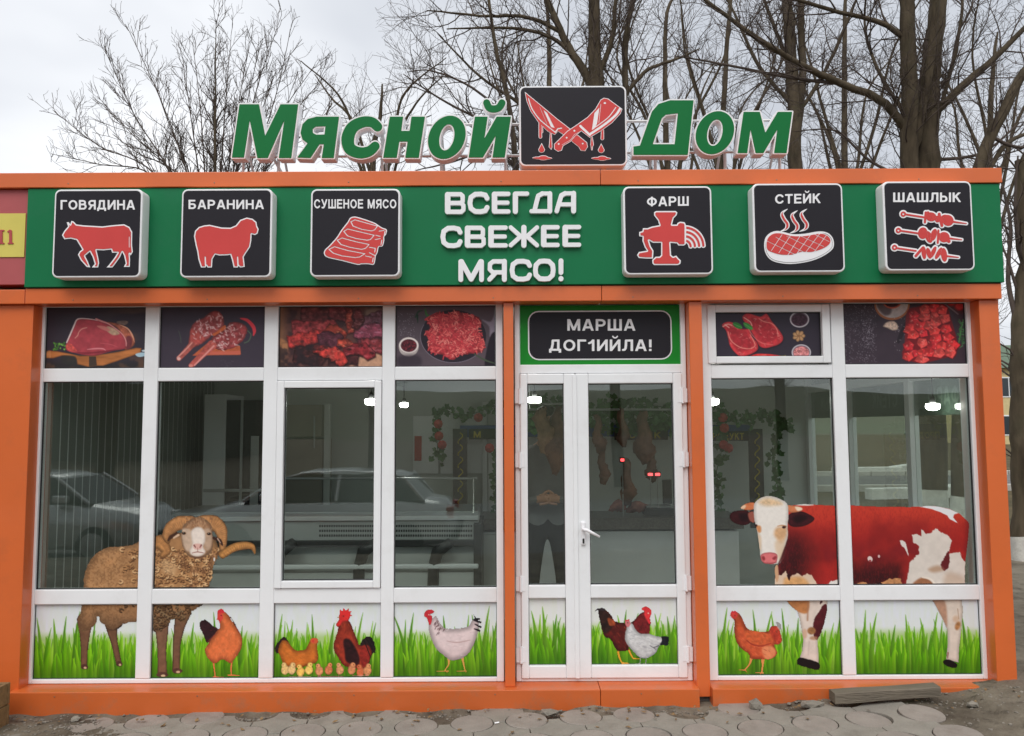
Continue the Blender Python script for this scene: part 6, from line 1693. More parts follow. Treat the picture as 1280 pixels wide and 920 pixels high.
P.poly(A([(462, 690), (490, 650), (500, 760), (480, 800)]), (206, 160, 124), soft=1)
# head
P.poly(A([(80, 245), (100, 205), (150, 190), (230, 190), (270, 230), (265, 290), (220, 318), (150, 312), (100, 285)]), (56, 20, 24), tex=.25, rim=.2, rw=3)
P.poly(A([(160, 230), (230, 215), (250, 260), (190, 290)]), (28, 10, 16), soft=2.5, a=.8)
P.poly(A([(580, 235), (640, 200), (700, 200), (770, 230), (805, 262), (770, 300), (700, 328), (620, 330), (580, 300)]), (60, 20, 26), tex=.25, rim=.2, rw=3)
P.poly(A([(620, 250), (700, 230), (740, 260), (660, 300)]), (26, 10, 14), soft=2.5, a=.8)
P.poly(A([(175, 165), (220, 130), (290, 120), (300, 165), (270, 190), (200, 185)]), (206, 118, 76), tex=.1, rim=.2, rw=2); P.poly(A([(175, 165), (200, 145), (220, 150), (210, 175), (180, 180)]), (232, 196, 164), soft=1.2)
P.poly(A([(575, 145), (630, 150), (690, 165), (700, 185), (660, 205), (590, 205)]), (206, 124, 84), tex=.1, rim=.2, rw=2); P.poly(A([(640, 160), (690, 165), (700, 185), (660, 195)]), (238, 216, 190), soft=1.2)
P.poly(A([(240, 215), (285, 200), (300, 280), (280, 300), (250, 270)]), (150, 84, 70), soft=1.2)
face = A([(290, 140), (310, 105), (350, 80), (400, 66), (460, 72), (520, 95), (570, 125), (582, 180), (582, 250), (575, 330), (578, 400), (560, 480), (535, 540), (520, 620), (500, 645), (430, 650), (370, 640), (345, 600), (335, 520), (320, 400), (300, 310), (288, 220)])
P.poly(face, (232, 226, 218), tex=.03, rim=.16, rw=5, rag=.3)
P.poly(A([(330, 120), (400, 85), (500, 110), (530, 140), (460, 150), (380, 150)]), (214, 176, 130), soft=3.5, a=.8, tex=.2, ts=2)
P.poly(A([(305, 320), (345, 325), (350, 370), (330, 380), (312, 350)]), (206, 140, 92), soft=1.4); P.poly(A([(480, 340), (550, 330), (570, 360), (560, 420), (520, 470), (480, 430), (460, 390)]), (206, 158, 112), soft=3, a=.9, tex=.1)
P.poly(A([(470, 460), (550, 440), (540, 560), (510, 620), (480, 560)]), (216, 186, 152), soft=3, a=.7); P.poly(A([(320, 400), (350, 420), (350, 520), (335, 520)]), (222, 190, 156), soft=2, a=.7)
P.ell(*A([(308, 320)])[0], 1.6, 1.6, (60, 26, 20)); P.ell(*A([(546, 332)])[0], 2.6, 1.8, (50, 20, 20), -.3); P.line(A([(490, 325), (530, 318), (570, 325)]), [.5, .7, .4], (190, 140, 100))
P.poly(A([(348, 570), (380, 552), (440, 548), (485, 565), (488, 610), (470, 640), (400, 645), (360, 632), (345, 600)]), (222, 118, 120), tex=.06, rim=.2, rw=3)
P.poly(A([(355, 590), (375, 580), (385, 605), (370, 618)]), (150, 56, 62), soft=1); P.poly(A([(445, 600), (470, 580), (482, 590), (465, 612)]), (150, 56, 62), soft=1); P.line(A([(370, 638), (430, 645), (480, 632)]), [.5, .8, .4], (170, 70, 74))
P.line(A([(500, 645), (540, 560), (578, 440)]), [.8, 1.6, .6], (70, 24, 26), a=.8, soft=1)
pieces(P, cow_, RC)
# ================================================================== bare trees behind and beside the shop
BARK = mat('bark', C(72, 63, 51), 0.95, var=0.35, vscale=7, stretch=(1, 1, .25), bump=1.0, bscale=30, col2=C(98, 87, 71), dirt=(C(62, 64, 46), .5, 3.0), spec=.2)
TWIG = mat('twig_bark', C(84, 74, 68), 0.95, var=0.3, vscale=5, spec=.2)
WHITEWASH = mat('whitewash', C(205, 202, 194), .95, var=.15, vscale=9, bump=.7, bscale=40, dirt=(C(120, 110, 100), .5, 8))

def tubes(lines, sides):
    """lines: list of (points n x 3, radii n), all the same n -> vertices, quads"""
    P = np.array([l[0] for l in lines]); R = np.array([l[1] for l in lines])
    n = P.shape[1]
    Tn = np.gradient(P, axis=1); Tn /= np.linalg.norm(Tn, axis=2, keepdims=True) + 1e-9
    ref = np.where(np.abs(Tn[:, :1, 2:3]) < .8, np.array([0, 0, 1.]), np.array([1., 0, 0]))
    a = np.cross(Tn, np.broadcast_to(ref, Tn.shape)); a /= np.linalg.norm(a, axis=2, keepdims=True) + 1e-9
    b = np.cross(Tn, a)
    th = np.arange(sides) * 2 * math.pi / sides
    V = P[:, :, None] + (a[:, :, None] * np.cos(th)[None, None, :, None] + b[:, :, None] * np.sin(th)[None, None, :, None]) * R[:, :, None, None]
    m = len(lines)
    base = np.arange(m)[:, None, None] * n * sides
    i = np.arange(n - 1)[None, :, None] * sides; k = np.arange(sides)[None, None, :]; k2 = (k + 1) % sides
    F = np.stack([base + i + k, base + i + k2, base + i + sides + k2, base + i + sides + k], -1)
    return V.reshape(-1, 3), F.reshape(-1, 4)

def fast_mesh(name, parts, m, parent):
    vs, fs, n = [], [], 0
    for V, F in parts:
        vs.append(V); fs.append(F + n); n += len(V)
    V = np.concatenate(vs); F = np.concatenate(fs)
    base = np.zeros(3)
    if parent is not None: base = np.array(parent.location)
    me = bpy.data.meshes.new(name)
    me.vertices.add(len(V)); me.vertices.foreach_set('co', (V - base).ravel().astype(np.float32))
    me.loops.add(4 * len(F)); me.loops.foreach_set('vertex_index', F.ravel().astype(np.int32))
    me.polygons.add(len(F)); me.polygons.foreach_set('loop_start', np.arange(0, 4 * len(F), 4, dtype=np.int32))
    me.polygons.foreach_set('use_smooth', np.ones(len(F), bool))
    me.update(calc_edges=True); me.materials.append(m)
    return link(bpy.data.objects.new(name, me), parent)

def wander(p, d, L, n, r0, r1, rg, bend, up):
    pts = [p]; d = d / np.linalg.norm(d)
    for i in range(n - 1):
        d = d + rg.normal(0, bend, 3) + np.array([0, 0, up]); d = d / np.linalg.norm(d)
        p = p + d * L / (n - 1); pts.append(p)
    return np.array(pts), np.linspace(r0, r1, n)

def sprout(line, rg, lev, out, density, lens, t0=.15, up=.12, spread=.95):
    """side shoots along a limb, then shoots on those"""
    P, R = line
    seg = np.linalg.norm(np.diff(P, axis=0), axis=1); L = seg.sum(); cum = np.concatenate([[0], np.cumsum(seg)])
    n = max(1, int(L * density[lev] * rg.uniform(.8, 1.2)))
    for t in rg.uniform(t0, 1.0, n):
        s = t * L; k = min(np.searchsorted(cum, s) - 1, len(P) - 2); k = max(k, 0)
        f = (s - cum[k]) / (seg[k] + 1e-9); p = P[k] + (P[k + 1] - P[k]) * f; r = R[k] + (R[k + 1] - R[k]) * f
        d = (P[k + 1] - P[k]) / (seg[k] + 1e-9)
        sd = rg.normal(0, 1, 3); sd -= d * sd.dot(d); sd /= np.linalg.norm(sd) + 1e-9
        nd = d * rg.uniform(.5, 1.0) + sd * spread * rg.uniform(.6, 1.1) + np.array([0, 0, up * rg.uniform(0, 2.5)])
        ln = lens[lev] * rg.uniform(.45, 1.2) * (1.15 - .55 * t)
        r0 = min(r * .65, [.016, .008, .0046, .0036][lev]); r1 = [.0045, .0032, .0025, .0022][lev]
        nl = wander(p, nd, ln, [7, 6, 5, 4][lev], max(r0, r1), r1, rg, [.16, .17, .18, .2][lev], [.05, .04, .03, .02][lev])
        out[lev].append(nl)
        if lev + 1 < len(density): sprout(nl, rg, lev + 1, out, density, lens, .2, up, spread)

def tree(label, Y, stems, seed, density=(2.2, 4.4, 7.0), lens=(1.7, .85, .42), base=None, wash=0.0, up=.12, group='bare trees around the shop', depth_wob=.5, spread=.95, t0=.25):
    """stems: list of (pixel polyline, pixel radii); traced on the plane Y and bent a little in depth"""
    rg = np.random.default_rng(seed)
    d = Y - CAM_Y; limbs = []
    for si, (pl, rad) in enumerate(stems):
        P = []
        for i, (x, y) in enumerate(pl):
            X, Z = un(x, y, Y); P.append((float(X), Y, float(Z)))
        P = np.array(P); R = np.interp(np.linspace(0, 1, len(P)), np.linspace(0, 1, len(rad)), rad) * d / F_PX
        Q = np.array(crom(P, 6, False)); Rq = np.interp(np.linspace(0, 1, len(Q)), np.linspace(0, 1, len(P)), R)
        w = np.linspace(0, 1, len(Q)); sgn = rg.uniform(-1, 1)
        Q = Q + rg.normal(0, .006, Q.shape) * (Rq[:, None] / .05).clip(.3, 2)
        if si:
            best = min(((float(np.hypot(l[0][:, 0] - Q[0, 0], l[0][:, 2] - Q[0, 2]).min()), j) for j, l in enumerate(limbs)))
            l0 = limbs[best[1]][0]; kk = int(np.argmin(np.hypot(l0[:, 0] - Q[0, 0], l0[:, 2] - Q[0, 2])))
            Q[:, 1] += l0[kk, 1] - Y; Q[0] = l0[kk]
            Q[:, 1] += depth_wob * sgn * w ** 1.3 * np.linalg.norm(Q[-1] - Q[0]) * .5
        limbs.append((Q, Rq))
    t = empty('tree', tuple(limbs[0][0][0]), label, 'tree', group)
    fast_mesh('trunk', [tubes([limbs[0]], 12)], BARK, t)
    for l in limbs[1:]: fast_mesh('limb', [tubes([l], 9)], BARK if l[1][0] > .035 else TWIG, t)
    if wash:
        Q, Rq = limbs[0]
        k = Q[:, 2] < Q[0][2] + wash
        fast_mesh('whitewash', [tubes([(Q[k], Rq[k] + .006)], 12)], WHITEWASH, t)
    out = [[], [], [], []]
    for l in limbs: sprout(l, rg, 0, out, density, lens, t0 if l is limbs[0] else .08, up, spread)
    parts = [tubes(o, s) for o, s in zip(out, (5, 4, 3, 3)) if o]
    c = fast_mesh('crown', parts, TWIG, t)
    c['kind'] = 'stuff'
    TREES.append(t)
    return t

TREES = []
YT = 9.0
GYB = lambda y, Y: y      # (kept for clarity: stems are traced in photo pixels)
st_ = []
rq = random.Random(4)
for k, (xt, yt_) in enumerate(((270, 26), (176, 50), (148, 76), (116, 118), (352, 18), (374, 56), (396, 84), (84, 150), (240, 52), (300, 34), (440, 128), (214, 58), (198, 100), (322, 60), (285, 45), (256, 40), (336, 70), (60, 190), (416, 110), (130, 160))):
    x0 = 268 + (xt - 268) * .06; xm = 268 + (xt - 268) * rq.uniform(.30, .42); xn = 268 + (xt - 268) * rq.uniform(.62, .78)
    st_.append(([(x0, 642 if k == 0 else 335), (xm, 222), (xn, yt_ + (222 - yt_) * rq.uniform(.42, .55)), (xt, yt_)], [3.0, 1.9, 1.0, .3] if k == 0 else [1.5, 1.0, .6, .28]))
tree('bushy bare tree with many upright stems behind the roof letters at left', YT, st_, 11, density=(6.5, 6.5, 8.0), lens=(.80, .42, .24), up=.2, spread=.6, depth_wob=.3)
tree('tall tree with a forked trunk rising behind the cleaver box', YT + 1,
     [([(752, 630), (752, 215), (747, 110), (742, 50), (746, -60)], [13, 11, 9.5, 8, 6]),
      ([(750, 150), (738, 100), (712, 58), (690, 5), (660, -60)], [6, 6, 5, 4, 3]),
      ([(722, 72), (690, 42), (640, 26), (556, 22)], [3.2, 2.6, 2.0, .8]),
      ([(705, 38), (660, 14), (600, 8), (530, -4)], [3.0, 2.4, 1.8, .8]),
      ([(765, 215), (782, 110), (784, 40), (800, -40)], [5, 4.4, 3.6, 2.5]),
      ([(782, 115), (812, 82), (850, 66), (880, 50)], [3, 2.4, 1.8, .8]),
      ([(735, 215), (660, 140), (600, 100), (548, 50)], [2.6, 2.2, 1.6, .7]),
      ([(730, 225), (640, 170), (560, 130), (505, 95)], [2.2, 1.8, 1.4, .6]),
      ([(745, 100), (765, 50), (770, 0), (790, -50)], [4, 3, 2.5, 1.5])],
     12, density=(3.8, 5.8, 8.5), lens=(1.6, .8, .4), depth_wob=.35)
tree('thin dark leaning trunk between the roof letters and the cleaver box', YT - 1.5,
     [([(650, 665), (648, 330), (645, 210), (634, 120), (618, 50), (608, -30)], [4.4, 4.2, 3.8, 3.2, 2.4, 1.6]),
      ([(644, 200), (610, 190), (560, 205), (520, 215)], [2.0, 1.8, 1.2, .6]),
      ([(638, 150), (590, 110), (540, 90), (510, 92)], [1.8, 1.5, 1.0, .5])],
     13, density=(3.2, 5.2, 7.5), lens=(1.2, .65, .35))
tree('slender double-stemmed tree behind the last roof letter', YT + 3,
     [([(1000, 620), (998, 330), (994, 215), (992, 120), (986, 40), (982, -40)], [10, 9.5, 9, 8, 7, 6]),
      ([(996, 180), (1002, 90), (998, 30), (1000, -40)], [5, 4.5, 4, 3]),
      ([(990, 90), (970, 40), (950, -10)], [3, 2.4, 1.6]),
      ([(992, 150), (1030, 90), (1060, 20), (1075, -20)], [3, 2.4, 1.8, 1]),
      ([(990, 130), (950, 80), (925, 20), (905, -30)], [3, 2.4, 1.8, 1])],
     14, density=(3.4, 5.6, 8.0), lens=(1.5, .8, .4), depth_wob=.3)
tree('big old tree with two thick trunks at the right behind the roof', YT,
     [([(1162, 650), (1162, 330), (1161, 215), (1160, 130), (1168, 50), (1182, -60)], [20, 16, 14, 12.5, 11, 9]),
      ([(1158, 380), (1135, 240), (1130, 130), (1122, 40), (1112, -50)], [11.5, 11, 10.5, 9, 7.5]),
      ([(1127, 165), (1092, 132), (1040, 116), (985, 96), (930, 70), (870, 34), (812, -4)], [5.5, 5, 4.4, 3.6, 3, 2.2, 1.4]),
      ([(1040, 116), (980, 108), (900, 90), (842, 78)], [2.2, 2.0, 1.5, .7]),
      ([(1122, 62), (1092, 40), (1040, 26), (960, 2), (930, -10)], [3.6, 3.2, 2.6, 2, 1.2]),
      ([(1172, 138), (1206, 104), (1240, 75), (1300, 15)], [5.5, 5, 4, 2.6]),
      ([(1165, 175), (1200, 60), (1216, -20)], [3, 2.4, 1.6]),
      ([(1140, 190), (1150, 80), (1148, -30)], [6, 5, 4]),
      ([(1128, 150), (1098, 100), (1080, 40), (1085, -20)], [2.6, 2.2, 1.6, 1]),
      ([(1150, 230), (1090, 200), (1050, 160), (1000, 158)], [2.4, 1.8, 1.2, .6]),
      ([(1175, 200), (1230, 190), (1280, 150)], [2.4, 1.8, 1.0])],
     15, density=(3.2, 5.6, 8.5), lens=(1.6, .8, .42), depth_wob=.4, wash=1.0)
tree('leaning tree at the right end of the roof line', YT - 1,
     [([(1196, 660), (1205, 330), (1222, 215), (1256, 135), (1285, 82), (1330, 10)], [9, 8.5, 7.5, 6.5, 5.5, 4]),
      ([(1215, 260), (1262, 180), (1320, 150)], [3.6, 3, 2]),
      ([(1240, 170), (1275, 185), (1320, 175)], [2.6, 2, 1.2])],
     16, density=(3.0, 5.0, 7.0), lens=(1.4, .8, .4), wash=1.0)
tree('dark trunk with a whitewashed foot beside the right corner', 4.2,
     [([(1284, 722), (1279, 600), (1276, 500), (1277, 420), (1282, 330), (1278, 200)], [17, 13, 12, 11, 10, 8]),
      ([(1278, 440), (1262, 350), (1268, 280), (1258, 215)], [3.5, 2.8, 2.2, 1]),
      ([(1278, 400), (1300, 300), (1310, 220)], [4, 3, 2]),
      ([(1277, 380), (1262, 330), (1252, 300)], [2.4, 1.6, .8]),
      ([(1279, 330), (1264, 270), (1262, 200)], [3, 2.2, 1])],
     17, density=(3.2, 4.6, 5.0), lens=(.7, .42, .24), wash=.62, depth_wob=.3)
for k, (xx, y0, yy, hh) in enumerate(((470, 20, 520, 105), (838, 22, 530, -10), (905, 18, 535, -30), (1060, 21, 535, -20), (690, 19, 530, -10), (1240, 20, 540, 40))):
    lab = ('far bare tree showing low between the roof letters', 'far bare tree behind the first letter after the cleaver box', 'far bare tree behind the middle letter at right', 'far bare tree left of the big double trunk', 'far bare tree behind the cleaver box', 'far bare tree at the right end above the roof corner')[k]
    r = random.Random(k)
    st = [([(xx, 585), (xx + 2, 330), (xx - 4, 200), (xx + r.uniform(-8, 8), hh + 40), (xx + r.uniform(-15, 15), hh)], [5, 4.6, 4, 2.5, 1])]
    for j in range(6):
        s = (-1) ** j
        st.append(([(xx, 330 - j * 18), (xx + s * r.uniform(15, 30), 220 - j * 14), (xx + s * r.uniform(30, 70), 120 - j * 10 + (40 if k == 0 else 0)), (xx + s * r.uniform(40, 95), 60 - j * 14 + (80 if k == 0 else 0))], [2.2, 2, 1.3, .6]))
    tree(lab, y0, st, 30 + k, density=(1.6, 3.0, 4.5), lens=(2.0, 1.1, .6), depth_wob=.6, up=.15)
# ================================================================== inside the shop
BEIGE = mat('cabinet_beige', C(150, 142, 128), .5, var=.05)
GREYP = mat('grey_panel', C(206, 208, 206), .45, var=.04)
DGREY = mat('dark_grey_metal', C(66, 66, 66), .45, var=.08)
STEELI = mat('brushed_steel', C(180, 182, 182), .3, metal=.7, var=.06, stretch=(1, 1, 12))
def pbox(name, m, parent, xa, xb, ya, yb, Y, depth, b=.003):
    """box whose front face covers the pixel box on plane Y"""
    xm, ym = (xa + xb) / 2, (ya + yb) / 2
    x0, x1 = float(un(xa, ym, Y)[0]), float(un(xb, ym, Y)[0]); z1, z0 = float(un(xm, ya, Y)[1]), float(un(xm, yb, Y)[1])
    return bx(name, m, parent, x0, x1, Y, Y + depth, z0, z1, b)
BOARDM = mat('partition_board', C(122, 128, 122), .5, var=.06)
# plastic cladding boards on the left wall
y = .235; i = 0
while y < 3.0:
    bx('board', BOARDM, lwall, -3.06, -3.046, y, y + .088, .12, 2.655); bx('seam_strip', GREYP, lwall, -3.06, -3.0445, y + .0885, y + .0975, .12, 2.655); y += .098
# refrigerator showcase
fz = at(253, 700, 2.3)
fr_ = empty('upright_fridge', (fz.x + .3, 2.5, .12), 'tall white glass-door fridge behind the second window', 'fridge')
pbox('side_panel', WHITE, fr_, 253, 280, 493, 720, 2.3, .5)
pbox('door_glass', mat('dark_glass', C(26, 32, 32), .08), fr_, 281, 338, 500, 700, 2.32, .02)
pbox('door_post', STEELI, fr_, 299, 302, 500, 700, 2.30, .02)
pbox('door_post', GREYP, fr_, 312, 322, 545, 700, 2.305, .015)
pbox('cross_rail', STEELI, fr_, 254, 338, 611, 615, 2.29, .01)
# beige cabinet
cb = empty('storage_cabinet', (float(un(382, 700, 2.6)[0]), 2.8, .12), 'beige two-door cabinet behind the opening sash', 'cabinet')
pbox('upper_door', BEIGE, cb, 356, 402, 506, 546, 2.6, .4); pbox('lower_door', BEIGE, cb, 356, 402, 549, 730, 2.6, .4)
pbox('post', GREYP, cb, 404, 411, 505, 730, 2.58, .06)
h0, h1 = at(393, 520, 2.57), at(393, 560, 2.57)
MB().tube([h0, h1], .008, 6).build('handle', STEELI, cb)
# display counter
YC = 1.25
dc = empty('display_counter', (float(un(410, 735, YC)[0]), YC + .4, .12), 'long refrigerated display counter with grille and white rail', 'counter')
pbox('base_panel', GREYP, dc, 215, 598, 716, 790, YC + .05, .6)
pbox('bumper_rail', WHITE, dc, 215, 598, 706, 712, YC, .05, .01)
pbox('lower_panel', GREYP, dc, 215, 598, 684, 705, YC + .14, .3)
pbox('dark_rail', DGREY, dc, 215, 598, 676, 684, YC + .06, .3)  # dark grey strip between the grille and the lower panel
pbox('grille', GREYP, dc, 215, 598, 652, 676, YC + .10, .3)
pbox('front_edge', WHITE, dc, 215, 598, 646, 651, YC + .06, .34)
pbox('deck', STEELI, dc, 215, 598, 640, 645, YC + .12, .6)
sl = MB()
for k in range(64):
    for j in range(3):
        c = at(400 + k * 3.0, 657.5 + j * 6, YC + .098)
        sl.box(c.x - .0062, c.x + .0062, c.y - .001, c.y + .003, c.z - .009, c.z + .009)
o = sl.build('grille_slots', DGREY, dc); o['kind'] = 'stuff'
for xx in (345, 448, 541):
    q0, q1, q2, q3 = at(xx, 738, YC + .03), at(xx + 1, 708, YC + .05), at(xx + 6, 690, YC + .02), at(xx + 22, 678, YC - .01)
    MB().tube([q0, q1, q2, q3], [.045, .045, .05, .04], 8).build('bracket', DGREY, dc, True)
pbox('end_panel', DGREY, dc, 592, 602, 655, 790, YC + .02, .6)
a, b_ = at(340, 640, YC + .1), at(596, 640, YC + .1); t0, t1 = at(340, 598, YC + .35), at(596, 598, YC + .35)
MB().add([a, b_, t1, t0], [(0, 1, 2, 3)]).build('front_glass', GLASS, dc)
MB().tube([t0, t1], .010, 6).build('top_rail', STEELI, dc)
for xx in (345, 470, 592): MB().tube([at(xx, 642, YC + .1), at(xx, 598, YC + .35)], .006, 6).build('glass_post', STEELI, dc)
# sales counter behind the door
YS = 1.75
scn_ = empty('sales_counter', (float(un(765, 735, YS)[0]), YS + .3, .12), 'white sales counter with speckled stone top behind the door', 'counter')
GRAN = mat('speckled_stone', C(170, 162, 150), .3, var=.5, vscale=70, col2=C(90, 84, 78))
pbox('front_panel', WHITE, scn_, 604, 925, 664, 800, YS, .5)
pbox('top', GRAN, scn_, 600, 930, 648, 662, YS - .04, .6)
pbox('end_post', GREYP, scn_, 602, 628, 668, 800, YS - .02, .02)
# black weighing scale, meat on the counter
zc = float(un(765, 648, YS - .04)[1])
wsx = float(un(822, 640, YS + .2)[0])
ws = empty('weighing_scale', (wsx, YS + .2, zc), 'black weighing scale on the sales counter', 'scale')
bx('body', DGREY, ws, wsx - .12, wsx + .12, YS + .08, YS + .3, zc, zc + .07, .01); bx('tray', STEELI, ws, wsx - .11, wsx + .11, YS + .09, YS + .29, zc + .075, zc + .085); bx('display', DGREY, ws, wsx + .06, wsx + .14, YS + .25, YS + .28, zc + .09, zc + .30, .006)
MEATM = mat('raw_meat', C(140, 70, 60), .55, var=.3, vscale=14, col2=C(196, 130, 112), bump=.4, bscale=25)
MEATD = mat('cured_meat', C(92, 56, 46), .55, var=.45, vscale=9, col2=C(140, 96, 76), bump=.5, bscale=25)
def lump(name, m, pts, rad, label, cat, group, seed):
    rg = np.random.default_rng(seed); n = 14; P = crom(np.array(pts), 5, False); R = np.interp(np.linspace(0, 1, len(P)), np.linspace(0, 1, len(rad)), rad)
    b = MB(); b.tube([Vector(p) for p in P], list(R), n)
    V = np.array(b.v); V += rg.normal(0, .006, V.shape) + .011 * np.sin(V[:, [2, 0, 1]] * 31 + seed); b.v = [tuple(v) for v in V]
    return tag(b.build(name, m, None, True), label, cat, group)
for k, (px_, w) in enumerate(((772, .06), (796, .09))):
    c = at(px_, 640, YS + .2)
    lump('meat_cut', MEATM, [(c.x - w, YS + .2, zc + .05), (c.x, YS + .18, zc + .09), (c.x + w, YS + .22, zc + .06)], [.02, .05, .02], ('small red meat cut lying on the sales counter', 'large red meat cut beside the black scale')[k], 'meat', 'meat cuts on the sales counter', k)
# cured legs hanging from a steel rail
YH = 1.9
hr = at(655, 512, YH); he = at(850, 512, YH)
rl_ = empty('hanging_rail', (0.7, YH, 2.655), 'steel rail hung from the ceiling behind the door', 'rail')
MB().tube([hr, he], .010, 8).build('bar', STEELI, rl_)
for xx in (662, 845):
    p = at(xx, 512, YH); MB().tube([p, (p.x, YH, 2.66)], .006, 6).build('hanger', STEELI, rl_)
for k, (xx, y0, y1, r, lab) in enumerate(((746, 518, 566, .05, 'cured leg hanging at the left of the wide door glass'), (752, 560, 606, .04, 'lower small sausage hanging at the left of the wide door glass'), (776, 512, 560, .045, 'dark cured sausage hanging mid door glass'), (803, 516, 580, .085, 'thick cured leg hanging at the right of the door glass'), (812, 560, 602, .05, 'lower cured piece hanging under the thick leg'), (782, 572, 630, .06, 'dark cured piece hanging low in mid door glass'))):
    p0, p1, p2 = at(xx, y0, YH), at(xx + 2, (y0 + y1) / 2, YH), at(xx + 4, y1, YH)
    lump('cured_leg', MEATD, [p0, p1, (p1.x * .4 + p2.x * .6, YH, p1.z * .5 + p2.z * .5), p2], [r * .4, r * .8, r * 1.25, r * .3], lab, 'meat', 'cured legs on the hanging rail', 60 + k)
MEATL = mat('pale_cured_meat', C(150, 108, 80), .55, var=.4, vscale=9, col2=C(186, 146, 112))
hk = empty('hanging_rail', (.2, .62, 2.655), 'short steel rail hung from the ceiling behind the narrow door leaf', 'rail')
MB().tube([at(655, 505, .62), at(712, 505, .62)], .008, 8).build('bar', STEELI, hk)
for xx in (657, 710):
    p = at(xx, 505, .62); MB().tube([p, (p.x, .62, 2.66)], .005, 6).build('hanger', STEELI, hk)
for k, (pts_, rr, lab) in enumerate((([(680, 508), (677, 525), (684, 545), (680, 566)], [.02, .055, .065, .02], 'pale cured leg hanging close behind the narrow door leaf'), ([(697, 508), (695, 535), (692, 560), (696, 592)], [.02, .05, .075, .02], 'long pale cured leg close behind the narrow door leaf, at its right'))):
    lump('cured_leg', (MEATL, MEATD)[k], [at(q[0], q[1], .62) for q in pts_], rr, lab, 'meat', 'cured legs on the hanging rail', 80 + k)
# lit lamps hanging from the ceiling
LAMPM = emit_mat('lit_lamp', (1.0, 0.98, 0.92, 1), 18.0)
for k, (xx, yy, Y, lab) in enumerate(((464, 502, 1.5, 'lit white pendant lamp at the edge of the opening sash'), (505, 506, 1.9, 'lit white pendant lamp on a dark cord in the fourth window'), (668, 500, 1.2, 'lit white pendant lamp behind the narrow door leaf'), (890, 502, 1.2, 'lit white pendant lamp cut by the orange door post'), (1166, 508, .48, 'lit white pendant lamp in the rightmost window'))):
    c = at(xx, yy, Y)
    t = empty('pendant_lamp', (c.x, Y, 2.66), lab, 'lamp', 'lit pendant lamps under the shop ceiling')
    r = (.048, .036, .05, .05, .042)[k]
    MB().lathe([(r * .55, r * .5), (r * 1.05, r * .42), (r * 1.12, 0), (r * 1.0, -r * .4), (r * .6, -r * .6), (.004, -r * .66)], c, 20).build('bulb', LAMPM, t, True)
    MB().lathe([(.016, r * .55), (.02, r * .9), (.014, r * 1.5), (.006, r * 1.7)], c, 14).build('socket', GASKET, t, True)
    MB().tube([(c.x, Y, c.z + r * 1.6), (c.x, Y, 2.66)], .004, 6).build('cord', GASKET, t)
# back wall: door frame, notice board, sign band, scroll boards
YB = 3.04
nbd = empty('notice_board', (float(un(540, 590, YB)[0]), YB, 1.2), 'white notice board with a red strip on the rear wall', 'board')
pbox('board', WHITE, nbd, 516, 548, 520, 592, YB - .02, .015); pbox('red_strip', mat('red_paper', C(190, 60, 48), .6), nbd, 518, 527, 545, 576, YB - .026, .005)
pbox('board', WHITE, nbd, 551, 604, 511, 592, YB - .03, .012)
wdf = empty('inner_door_frame', (float(un(620, 600, YB)[0]), YB, .12), 'white door frame on the rear wall seen in the fourth window', 'door frame')
for q in ((603, 609), (636, 642)): pbox('jamb', WHITE, wdf, q[0], q[1], 502, 730, YB - .06, .05)
pbox('head', WHITE, wdf, 609, 636, 502, 508, YB - .06, .05); pbox('leaf', GREYP, wdf, 610, 635, 509, 728, YB - .03, .02)
BLUE = mat('blue_sign', C(44, 74, 140), .5); YEL = mat('yellow_lettering', C(206, 184, 60), .5)
YSG = 2.70
sgn = empty('wall_sign', (float(un(760, 560, YSG)[0]), YSG, 1.9), 'blue sign band with yellow letters above the sales counter', 'sign')
pbox('band', BLUE, sgn, 575, 850, 531, 546, YSG, .02); pbox('band', BLUE, sgn, 858, 940, 531, 549, YSG, .02)
pbox('label_field', DARK, sgn, 768, 835, 537, 550, YSG - .006, .005); pbox('label_field', DARK, sgn, 586, 640, 536, 549, YSG - .006, .005); pbox('label_field', DARK, sgn, 884, 938, 539, 551, YSG - .006, .005)
text_plates('М', 592, 601, 539, 547, YSG - .010, YEL, sgn); text_plates('С', 786, 794, 540, 548, YSG - .010, YEL, sgn); text_plates('К', 818, 826, 540, 548, YSG - .010, YEL, sgn); text_plates('ПРОДУКТ', 884, 930, 541, 549.5, YSG - .010, YEL, sgn)
for k, xx in enumerate((575, 946)):
    sb = empty('scroll_board', (float(un(xx, 600, YSG)[0]), YSG, 1.3), ('dark upright board with gold scrolls in the fourth window', 'dark upright board with gold scrolls beside the cow')[k], 'board', 'dark boards with gold scrolls')
    pbox('board', DGREY, sb, xx - 9, xx + 9, 536, 660, YSG - .01, .02)
    for j in range(7):
        c = at(xx, 548 + j * 15, YSG - .03)
        MB().tube([(c.x + .03 * math.sin(q * .9) * (1 - q * .06), c.y, c.z + .055 - .018 * q) for q in range(7)], .006, 5).build('gold_scroll', YEL, sb)
